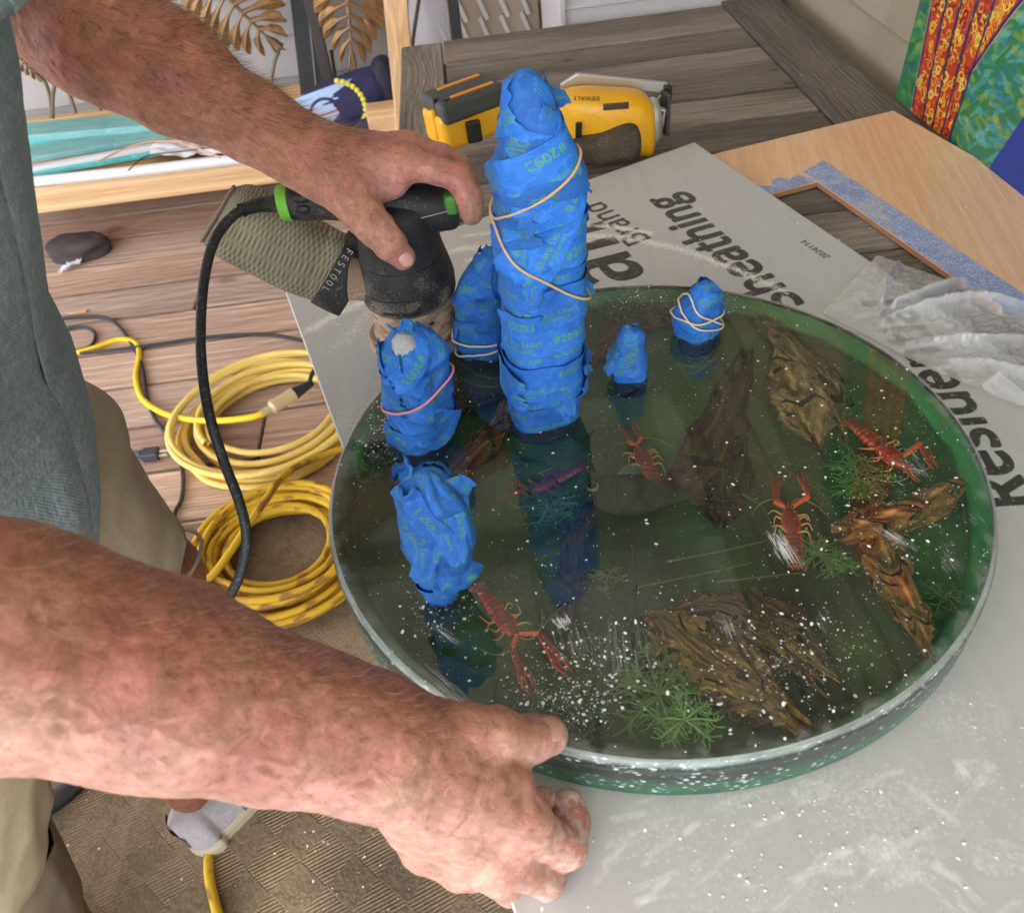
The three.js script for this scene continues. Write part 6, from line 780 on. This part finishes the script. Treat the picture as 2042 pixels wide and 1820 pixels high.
function paintSkin(g, fn) { const p = g.attributes.position, n = g.attributes.normal, c = new Float32Array(p.count * 3); for (let i = 0; i < p.count; i++) { const q = fn(V(p.getX(i), p.getY(i), p.getZ(i)), V(n.getX(i), n.getY(i), n.getZ(i))); c.set(q, i * 3); } g.setAttribute('color', new THREE.BufferAttribute(c, 3)); return g; }
const near = (p, q, r) => Math.exp(-p.distanceToSquared(q) / (r * r));
const mixC = (a, b, t) => [lerp(a[0], b[0], t), lerp(a[1], b[1], t), lerp(a[2], b[2], t)];
const rf = rng(303);
function skinFn(h, A, B, reds, tan, dusty, upDir) {
  const fre = [...Array(170)].map(() => rf()); const ax = B.clone().sub(A), L2 = ax.lengthSq();
  return (p, n) => { const t = clamp(p.clone().sub(A).dot(ax) / L2, 0, 1.4);
    let c = mixC([0.62, 0.35, 0.275], [0.47, 0.215, 0.148], clamp(tan * (0.5 + 0.8 * n.dot(upDir)) * (1.15 - 0.75 * sst(0.9, 1.3, t)))); // tanned on the outer side
    c = mixC(c, [0.66, 0.42, 0.35], clamp(0.9 * sst(0.05, -0.75, n.dot(upDir))));
    const b = fbm(p.x * 34, p.y * 34, p.z * 34, 4), m = fbm(p.x * 90, p.y * 90, p.z * 90 + 4, 3), k = 1 + 0.22 * b + 0.14 * m; c = c.map((x) => x * k); c[1] *= 1 - 0.10 * noise(p.x * 48, p.y * 48, p.z * 48 + 9); c[0] *= 1 + 0.06 * noise(p.x * 25, p.y * 25, p.z * 25 + 3);
    const pp = Math.max(0, fbm(p.x * 26 + 9, p.y * 26, p.z * 26, 3)); c = mixC(c, [0.48, 0.20, 0.165], clamp(pp * 0.6)); // blotches
    for (const [q, r, col, s] of reds) c = mixC(c, col, s * near(p, q, r));
    const fz = noise(p.x * 190, p.y * 190, p.z * 190 + 7); if (fz > 0.66) c = mixC(c, [0.28, 0.11, 0.06], (fz - 0.66) * 1.5 * sst(0.2, 1, t));
    if (dusty) for (const [q, r, s] of dusty) { const w = near(p, q, r) * s * sst(-0.35, 0.35, noise(p.x * 330, p.y * 330, p.z * 330) + 0.4 * noise(p.x * 120, p.y * 90, p.z * 90)); c = mixC(c, [0.66, 0.6, 0.56], clamp(w)); }
    return c; };
}
const skinB = tex(512, 512, (u, v) => { const a = Math.abs(noise(u * 46, v * 30, 3)), b = Math.abs(noise(u * 80 + 7, v * 66, 5)), w = fbm(u * 12, v * 12, 8, 3); return 150 - 60 * Math.pow(1 - a, 5) - 45 * Math.pow(1 - b, 4) + 40 * w; }, false);
const skinT = tex(1024, 1024, (u, v) => { const m = fbm(u * 26, v * 26, 3, 4), k = fbm(u * 9, v * 9, 9, 4), p = noise(u * 240, v * 240, 5), f = noise(u * 70, v * 70, 12), f2 = noise(u * 34 + 3, v * 34, 17), fr = Math.max(0, f - 0.62) * 1.3 + Math.max(0, f2 - 0.70) * 1.5, q = 226 + 34 * m + 22 * k + 12 * p; return [q + 6 - 55 * fr, q - 6 * m - 3 - 92 * fr - 7 * Math.max(0, k), q - 6 - 105 * fr - 4 * k]; });
const skinM = phy({ map: rep(skinT, 7.3, 7.3), vertexColors: true, roughness: 0.52, bumpMap: rep(skinB, 11, 11), bumpScale: 0.00045, sheen: 0.25, sheenColor: L3(0.7, 0.4, 0.3), sheenRoughness: 0.6, specularIntensity: 0.7 });
const upN = V(0.1, 0.75, -0.65).normalize(), upF = V(0.0, 0.8, 0.2).normalize();
const armG = [];
{ const all = [...nearArm.arm, ...nearArm.palm, ...nearArm.fingers.flat()], b = bounds(all.slice(1), 0.012), g = surfaceNet(field(nearArm, 3), b.min, b.max, 0.0019); b.min.x = Math.max(b.min.x, -0.6);
  const K = [0.60, 0.20, 0.155]; paintSkin(g, skinFn(nearArm, nA[0], nW[0], [[nI[0], 0.017, K, 0.7], [nM[0], 0.016, K, 0.5], [pd(1130, 1692, 0.472), 0.012, K, 0.4], [pd(80, 1300, 0.30), 0.012, [0.25, 0.06, 0.06], 0.5], [pd(500, 1560, 0.37), 0.02, [0.33, 0.12, 0.11], 0.5], [pd(230, 1360, 0.335), 0.03, [0.4, 0.15, 0.12], 0.35], [pd(885, 1660, 0.46), 0.02, [0.62, 0.36, 0.28], 0.7], [pd(930, 1500, 0.44), 0.02, [0.5, 0.24, 0.15], 0.4], [pd(1050, 1480, 0.466), 0.008, [0.58, 0.36, 0.2], 0.7]], 0.9, [[pd(1140, 1620, 0.49), 0.034, 1.0], [pd(1085, 1785, 0.495), 0.026, 1.0], [pd(1118, 1500, 0.49), 0.012, 1.0], [pd(960, 1755, 0.47), 0.018, 0.5]], upN)); armG.push(skinUV(g, nA[0], nW[0])); }
{ const all = [...farArm.arm, ...farArm.palm, ...farArm.fingers.flat()], b = bounds(all, 0.012), g = surfaceNet(field(farArm, 8), b.min, b.max, 0.0021);
  const K = [0.62, 0.22, 0.16]; paintSkin(g, skinFn(farArm, fA[0], fW[0], [[fI[0], 0.016, K, 0.75], [fM[0], 0.014, K, 0.5], [pd(914, 350, 0.692), 0.014, K, 0.45], [fT[0], 0.02, [0.56, 0.24, 0.18], 0.5], [pd(805, 510, 0.694), 0.012, [0.62, 0.26, 0.2], 0.5]], 1.0, null, upF)); armG.push(skinUV(g, fA[0], fW[0])); }
// trunk, upper arms, neck, head and legs under and beyond the clothes
const SH = [V(-0.55, 1.14, -0.26), V(-0.55, 1.15, -0.60)], HIP = V(-0.56, 0.66, -0.44);
const kneeL = pd(300, 1158, 0.83), ankL = pl(388, 1694, 0.006).lerp(pl(590, 1455, 0.006), 0.2).setY(0.105), kneeR = pd(-70, 1740, 0.70), ankR = pl(-60, 1900, 0.07);
{ const bn = [[HIP, 0.12, V(-0.57, 0.95, -0.43), 0.125], [V(-0.57, 0.95, -0.43), 0.125, V(-0.55, 1.12, -0.43), 0.10], [SH[0], 0.062, SH[1], 0.062], [SH[0], 0.056, nE[0], 0.05], [SH[1], 0.056, fE[0], 0.052], [V(-0.55, 1.15, -0.43), 0.055, V(-0.49, 1.26, -0.43), 0.05], [V(-0.47, 1.33, -0.43), 0.072, V(-0.43, 1.29, -0.43), 0.055], [V(-0.38, 1.29, -0.43), 0.012, V(-0.375, 1.275, -0.43), 0.014], [pd(150, 1050, 0.78), 0.07, kneeL, 0.046], [kneeL, 0.046, kneeL.clone().lerp(ankL, 0.4), 0.044], [kneeL.clone().lerp(ankL, 0.4), 0.044, ankL, 0.027], [V(-0.5, 0.6, -0.34), 0.08, kneeR, 0.05], [kneeR, 0.046, ankR, 0.03]];
  const f = (p) => { let a = 9; for (const b of bn) a = smin(a, bone(p, b), 0.03); return a; }, b = bounds(bn, 0.02), g = surfaceNet(f, b.min, b.max, 0.011); paintSkin(g, (p) => { const k = 1 + 0.2 * fbm(p.x * 40, p.y * 40, p.z * 40, 3), leg = p.y < 0.6 ? 0.62 : 1; return [0.46 * k * leg, 0.2 * k * leg, 0.13 * k * leg]; }); armG.push(skinUV(g, HIP, SH[0])); }
const person = thing('person', 'person in a grey-green T-shirt and khaki shorts leaning in, one hand on the sander', 'person', null, V(HIP.x, 0, HIP.z));
part('body', local(join(armG), person), skinM, person);
{ // finger nails
  const nail = (c, dir, out, w, l) => { const s = dir.clone().cross(out).normalize(); const g = sheet(10, 10, (u, v) => { const a = (u - 0.5) * 2, b = v * 2 - 1, e = Math.sqrt(Math.max(0, 1 - 0.35 * Math.pow(Math.abs(b), 4))); return c.clone().addScaledVector(s, a * w * e).addScaledVector(dir, b * l * (1 - 0.25 * a * a)).addScaledVector(out, 0.0010 - 0.28 * w * a * a - 0.0006 * b * b); }); const m = part('nail', local(thicken(g, 0.0006), person), phy({ color: L3(0.62, 0.33, 0.27), roughness: 0.35, clearcoat: 0.25 }), person); return m; };
  const T = (chn) => { const b = chn.at(-1); return [b[2], b[2].clone().sub(b[0]).normalize(), b[3]]; };
  { const [p, d, r] = T(nearArm.fingers[0]), o = CAM.clone().sub(p).normalize().add(V(0, 0.3, -0.15)); o.addScaledVector(d, -o.dot(d)).normalize(); nail(p.clone().addScaledVector(o, r * 1.0).addScaledVector(d, -0.0055), d, o, 0.0076, 0.0085); }
  { const [p, d, r] = T(farArm.fingers[0]), o = CAM.clone().sub(p).normalize().add(V(0.15, -0.1, 0)); o.addScaledVector(d, -o.dot(d)).normalize(); nail(p.clone().addScaledVector(o, r * 0.95), d, o, 0.0058, 0.0066); }
}
{ // forearm hair
  const r = rng(515), g0 = tube([V(0, 0, 0), V(0.0012, 0.45, 0), V(0.0, 0.8, 0.12), V(-0.05, 1.0, 0.3)], (t) => 0.011 * (1 - 0.75 * t), 5, 3), hair = (src, fld, A, B, n, u0, col, lenK) => {
    const p = src.attributes.position, nm = src.attributes.normal, ax = B.clone().sub(A), L = ax.length(); ax.normalize(); const im = new THREE.InstancedMesh(g0, std({ color: L3(1, 1, 1), roughness: 0.5 }), n), M = new THREE.Matrix4(); let i = 0, guard = 0;
    while (i < n && guard++ < n * 60) { const k = Math.floor(r() * p.count), q = V(p.getX(k), p.getY(k), p.getZ(k)), nn = V(nm.getX(k), nm.getY(k), nm.getZ(k)), t = q.clone().sub(A).dot(ax) / L; if (t < -0.35 || t > 1.22) continue; const w = (0.35 + 0.65 * clamp(nn.dot(u0) + 0.35)) * (1 - sst(0.95, 1.22, t)); if (nn.dot(u0) < -0.45 || r() > w) continue;
      const d = ax.clone().multiplyScalar(0.9).addScaledVector(nn, 0.35 + 0.4 * r()).add(V(rr(-0.35, 0.35, r), rr(-0.35, 0.35, r), rr(-0.35, 0.35, r))).normalize(), l = (0.006 + 0.009 * r()) * lenK, th = 0.009 * (0.8 + 0.5 * r()) * 1.1, x = d.clone().cross(nn).normalize(), z = x.clone().cross(d); M.makeBasis(x.multiplyScalar(th), d.multiplyScalar(l), z.multiplyScalar(l * 0.6)); const o = q.clone().addScaledVector(nn, -0.0005).sub(person.position); M.setPosition(o); im.setMatrixAt(i, M); const c = r(); im.setColorAt(i, c < 0.7 ? L3(col[0] * (0.6 + 0.8 * r()), col[1] * (0.6 + 0.8 * r()), col[2]) : L3(0.5, 0.36, 0.22)); i++; }
    im.count = i; im.name = 'arm_hair'; im.userData.kind = 'stuff'; shade(im); person.add(im); };
  hair(armG[1], farArm, fA[0], fW[0], 5200, V(0.2, 0.85, -0.45).normalize(), [0.10, 0.05, 0.022], 1.15); hair(armG[0], nearArm, nA[0], nW[0], 2800, upN, [0.34, 0.2, 0.13], 0.7);
}
// T-shirt: rings from the hem up, right-hand outline read from the picture
const knitT = tex(512, 512, (u, v) => { const a = noise(u * 110, v * 34, 2), b = noise(u * 46, v * 120, 5), m = fbm(u * 5, v * 5, 8, 3), st = (a + b) * 10; return [136 + st + 9 * m, 154 + st + 9 * m, 162 + st + 9 * m]; }), knitB = tex(512, 512, (u, v) => { const q = Math.sin(u * 6.283 * 90) * Math.sin(v * 6.283 * 70); return 128 + 46 * q + 60 * noise(u * 120, v * 60, 3); }, false);
const shirtM = std({ map: rep(knitT, 5, 5), bumpMap: rep(knitB, 5, 5), bumpScale: 0.0013, roughness: 0.95, side: THREE.DoubleSide });
{ const edge = [[206, 1130], [214, 1050], [211, 985], [193, 875], [180, 812], [139, 740], [123, 623], [105, 475], [85, 352], [70, 230], [46, 107], [27, 0], [14, -70]].map(([x, y]) => pz(x, y, -0.42)), n = edge.length;
  const ring = edge.map((e, i) => { const t = i / (n - 1); return [e.x - 0.024 - lerp(0.118, 0.135, t), e.y, lerp(0.185, 0.165, t), lerp(0.118, 0.135, t)]; }); ring.push([-0.55, 1.17, 0.15, 0.10], [-0.55, 1.205, 0.08, 0.07]);
  const K = [0, 1, 2, 3].map((c) => ring.map((q) => q[c]));
  const f = (u, v) => { const a = u * 6.28319, x = crom(K[0], v), y = crom(K[1], v), rz = crom(K[2], v), rx = crom(K[3], v), hang = 1 - v; const fold = 0.010 * hang * Math.sin(a * 5 + 1.2 + v * 4 + 1.5 * noise(v * 4, 3)) + 0.004 * Math.pow(1 - Math.abs(noise(a * 2.2 + v * 1.2, v * 1.6, 4)), 4) + 0.006 * noise(Math.cos(a) * 3, Math.sin(a) * 3, v * 6) + 0.0035 * ridge(V(Math.cos(a) * 0.2, v * 0.3, Math.sin(a) * 0.2), 14, 6); const inside = Math.max(0, Math.cos(a)) * 0.012; return V(x + Math.cos(a) * (rx + fold) - inside * 0.3, y - 0.03 * hang * Math.max(0, -Math.cos(a)) + 0.012 * Math.sin(a * 2) * (v < 0.1 ? 1 - v * 10 : 0), -0.42 + Math.sin(a) * (rz + fold)); };
  const shirt = part('t_shirt', local(thicken(sheet(150, 120, f, (u, v) => [u * 1.0, v * 0.62], true), 0.0022), person), shirtM, person); shirt.userData.label = 'heathered grey-green T-shirt';
  part('hem', local(tube([...Array(60)].map((_, i) => { const q = f(i / 60, 0.004); return q; }), 0.0022, 180, 6, true), person), shirtM, shirt);
  for (const [s, e, k] of [[SH[0], nE[0], 0.4], [SH[1], fE[0], 0.12]]) { const q = s.clone().lerp(e, k); const dir = q.clone().sub(s), tr = tube([s, s.clone().lerp(q, 0.5), q], (t) => 0.075 - 0.006 * t + 0.003 * noise(t * 6, s.z), 24, 24); part('sleeve', local(tr, person), shirtM, shirt); }
}
const khT = tex(256, 256, (u, v) => { const t = noise(u * 150, v * 24, 2) * 4 + noise(u * 24, v * 150, 4) * 4, m = fbm(u * 4, v * 4, 8, 3); return [158 + t + 9 * m, 148 + t + 9 * m, 128 + t + 8 * m]; }), khM = std({ map: rep(khT, 5, 5), bumpMap: rep(khT, 9, 9), bumpScale: 0.0008, roughness: 0.9, side: THREE.DoubleSide });
{ const leg = (rows, seed) => { const nv = rows.length - 1, K = rows.map((q) => q[0]), Rr = rows.map((q) => q[1]); const cen = (t) => V(crom(K.map((k) => k.x), t), crom(K.map((k) => k.y), t), crom(K.map((k) => k.z), t)); const ax = K[nv].clone().sub(K[0]).normalize(), s = V(ax.z, 0, -ax.x).normalize(), t2 = ax.clone().cross(s); return thicken(sheet(80, 60, (u, v) => { const a = u * 6.28319, fold = 0.004 * noise(Math.cos(a) * 2, Math.sin(a) * 2, v * 7 + seed) + 0.004 * ridge(V(Math.cos(a) * 0.16, v * 0.3, Math.sin(a) * 0.16), 12, seed), r = crom(Rr, v) + fold; return cen(v).addScaledVector(s, Math.cos(a) * r).addScaledVector(t2, Math.sin(a) * r * 0.95); }, (u, v) => [u * 0.5, v * 0.45], true), 0.002); };
  const A = leg([[V(-0.55, 0.72, -0.48), 0.10], [pd(66, 930, 0.74), 0.092], [pd(150, 1030, 0.775), 0.086], [pd(225, 1110, 0.805), 0.076], [pd(272, 1162, 0.825), 0.0725]], 3), B = leg([[V(-0.55, 0.72, -0.38), 0.10], [pd(-120, 1400, 0.55), 0.078], [pd(-72, 1560, 0.60), 0.06], [pd(-46, 1700, 0.65), 0.053], [pd(-40, 1790, 0.69), 0.052]], 9);
  const sh = part('shorts', local(join([A, B]), person), khM, person); sh.userData.label = 'khaki shorts';
  const ge = new THREE.SphereGeometry(0.13, 30, 20); ge.scale(1, 0.7, 1.15); ge.translate(HIP.x, HIP.y + 0.03, HIP.z); part('seat', local(ge, person), khM, sh);
  part('far_hem', local(tube([...Array(40)].map((_, i) => { const a = i / 40 * 6.283, c = pd(271, 1161, 0.825), ax = pd(272, 1162, 0.825).sub(pd(150, 1030, 0.775)).normalize(), s = V(ax.z, 0, -ax.x).normalize(), t2 = ax.clone().cross(s); return c.addScaledVector(s, Math.cos(a) * 0.0745).addScaledVector(t2, Math.sin(a) * 0.071); }), 0.0022, 120, 6, true), person), khM, sh);
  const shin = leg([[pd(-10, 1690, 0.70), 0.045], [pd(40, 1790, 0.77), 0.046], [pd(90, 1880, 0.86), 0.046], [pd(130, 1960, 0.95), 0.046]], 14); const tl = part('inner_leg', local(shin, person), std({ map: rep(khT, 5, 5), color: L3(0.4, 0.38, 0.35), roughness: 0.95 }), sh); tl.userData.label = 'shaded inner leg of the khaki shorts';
}
{ // canvas shoe, heel towards the viewer's left
  const he = pl(388, 1694, 0.006), to = pl(590, 1455, 0.006), d = to.clone().sub(he).setY(0).normalize(), s = V(-d.z, 0, d.x), L = 0.235, shoe = new THREE.Group(); shoe.name = 'shoe'; shoe.userData.label = 'grey canvas slip-on shoe with a cream sole'; person.add(shoe);
  const wd = (t) => 0.041 * Math.pow(Math.sin(Math.PI * clamp(0.10 + 0.86 * t)), 0.42) * (0.88 + 0.16 * sst(0.3, 0.75, t));
  const P = (t, w, y) => he.clone().setY(0).addScaledVector(d, t * L - 0.004).addScaledVector(s, w).add(V(0, y, 0));
  const sole = sheet(64, 16, (u, v) => { const a = u * 6.283, t = 0.5 - 0.5 * Math.cos(a), sd = Math.sin(a) >= 0 ? 1 : -1, k = Math.min(1, Math.min(v, 1 - v) * 5); const y = 0.008 + v * 0.026, b = 0.0016 * Math.sin(v * 9.4); return P(t + (0.5 - t) * (1 - k) * 0.12, sd * wd(t) * (1 + b * 10) * (0.93 + 0.07 * k), y); }, (u, v) => [u, v], true);
  const heelR = (t) => Math.sqrt(clamp(1 - Math.pow((0.13 - t) / 0.13, 2)));
  const out = (t) => (t < 0.13 ? 0.036 * heelR(t) : wd(t));
  const side = sheet(120, 14, (u, v) => { const a = u * 6.283, t = Math.pow(0.5 - 0.5 * Math.cos(a), 1.0), sd = Math.sin(a) >= 0 ? 1 : -1, bl = 0.0025 * Math.sin(v * 3.14); return P(t, sd * (out(t) + bl), 0.0065 + v * 0.026); }, (u, v) => [u * 0.6, v * 0.05], true);
  const cream = std({ map: tex(256, 64, (u, v) => { const n = fbm(u * 20, v * 6, 3, 4), g = Math.abs(v - 0.55) < 0.03 ? -30 : 0; return [188 + 16 * n + g, 178 + 16 * n + g, 154 + 16 * n + g]; }), roughness: 0.8 });
  cream.map.repeat.set(1.6, 20);
  const sg = part('sole', local(side, person), cream, shoe);
  const cap = sheet(60, 2, (u, v) => { const t = u; return P(t, (v - 0.5) * 2 * out(t), 0.0325); }); part('insole', local(cap, person), cream, shoe);
  const canT = tex(256, 256, (u, v) => { const q = noise(u * 100, v * 30, 2) * 8 + noise(u * 30, v * 100, 5) * 8; return [172 + q, 166 + q, 170 + q]; }), can = std({ map: rep(canT, 8, 8), roughness: 0.95 }), can2 = std({ map: rep(canT, 8, 8), color: L3(0.42, 0.36, 0.42), roughness: 0.95 });
  const upper = (t0, t1, m, e) => { const top = (t) => 0.088 - 0.012 * sst(0.1, 0.3, t) - 0.036 * sst(0.32, 0.95, t); const g = sheet(50, 18, (u, v) => { const t = lerp(t0, t1, t0 < 0.1 ? v * v : v), a = Math.PI * u, h = top(t), w = out(t) * 0.955 + e; return P(t, Math.cos(a) * w * (1 - 0.22 * Math.pow(Math.sin(a), 2)), 0.030 + (h - 0.030) * Math.pow(Math.sin(a), 0.62) * (t < 0.34 ? 0.97 : 1)); }, (u, v) => [u * 0.2, v * (t1 - t0) * L]); return part('upper', local(thicken(g, 0.0015), person), m, shoe); };
  upper(0.006, 0.36, can, 0); upper(0.30, 0.72, can2, 0.0012); upper(0.68, 0.995, can, 0);
  const patch = ctex(256, 128, (c) => { c.fillStyle = '#6b5f56'; c.fillRect(0, 0, 256, 128); c.fillStyle = '#a89c90'; c.font = 'bold 58px sans-serif'; c.textAlign = 'center'; c.fillText('HEY', 128, 56); c.fillText('DUDE', 128, 112); });
  const pg3 = sheet(14, 6, (u, v) => { const a = lerp(-0.95, 0.45, u), t = 0.13 - 0.136 * Math.cos(a), w = 0.0375 * Math.sin(a); return P(t, -w * -1, 0.040 + v * 0.026).addScaledVector(d, -0.0012); }); const pm = part('heel_patch', local(pg3, person), std({ map: patch, roughness: 0.8, side: THREE.DoubleSide }), shoe); pm.userData.label = 'dark lettered heel patch';
}
renderer.render(scene, camera);
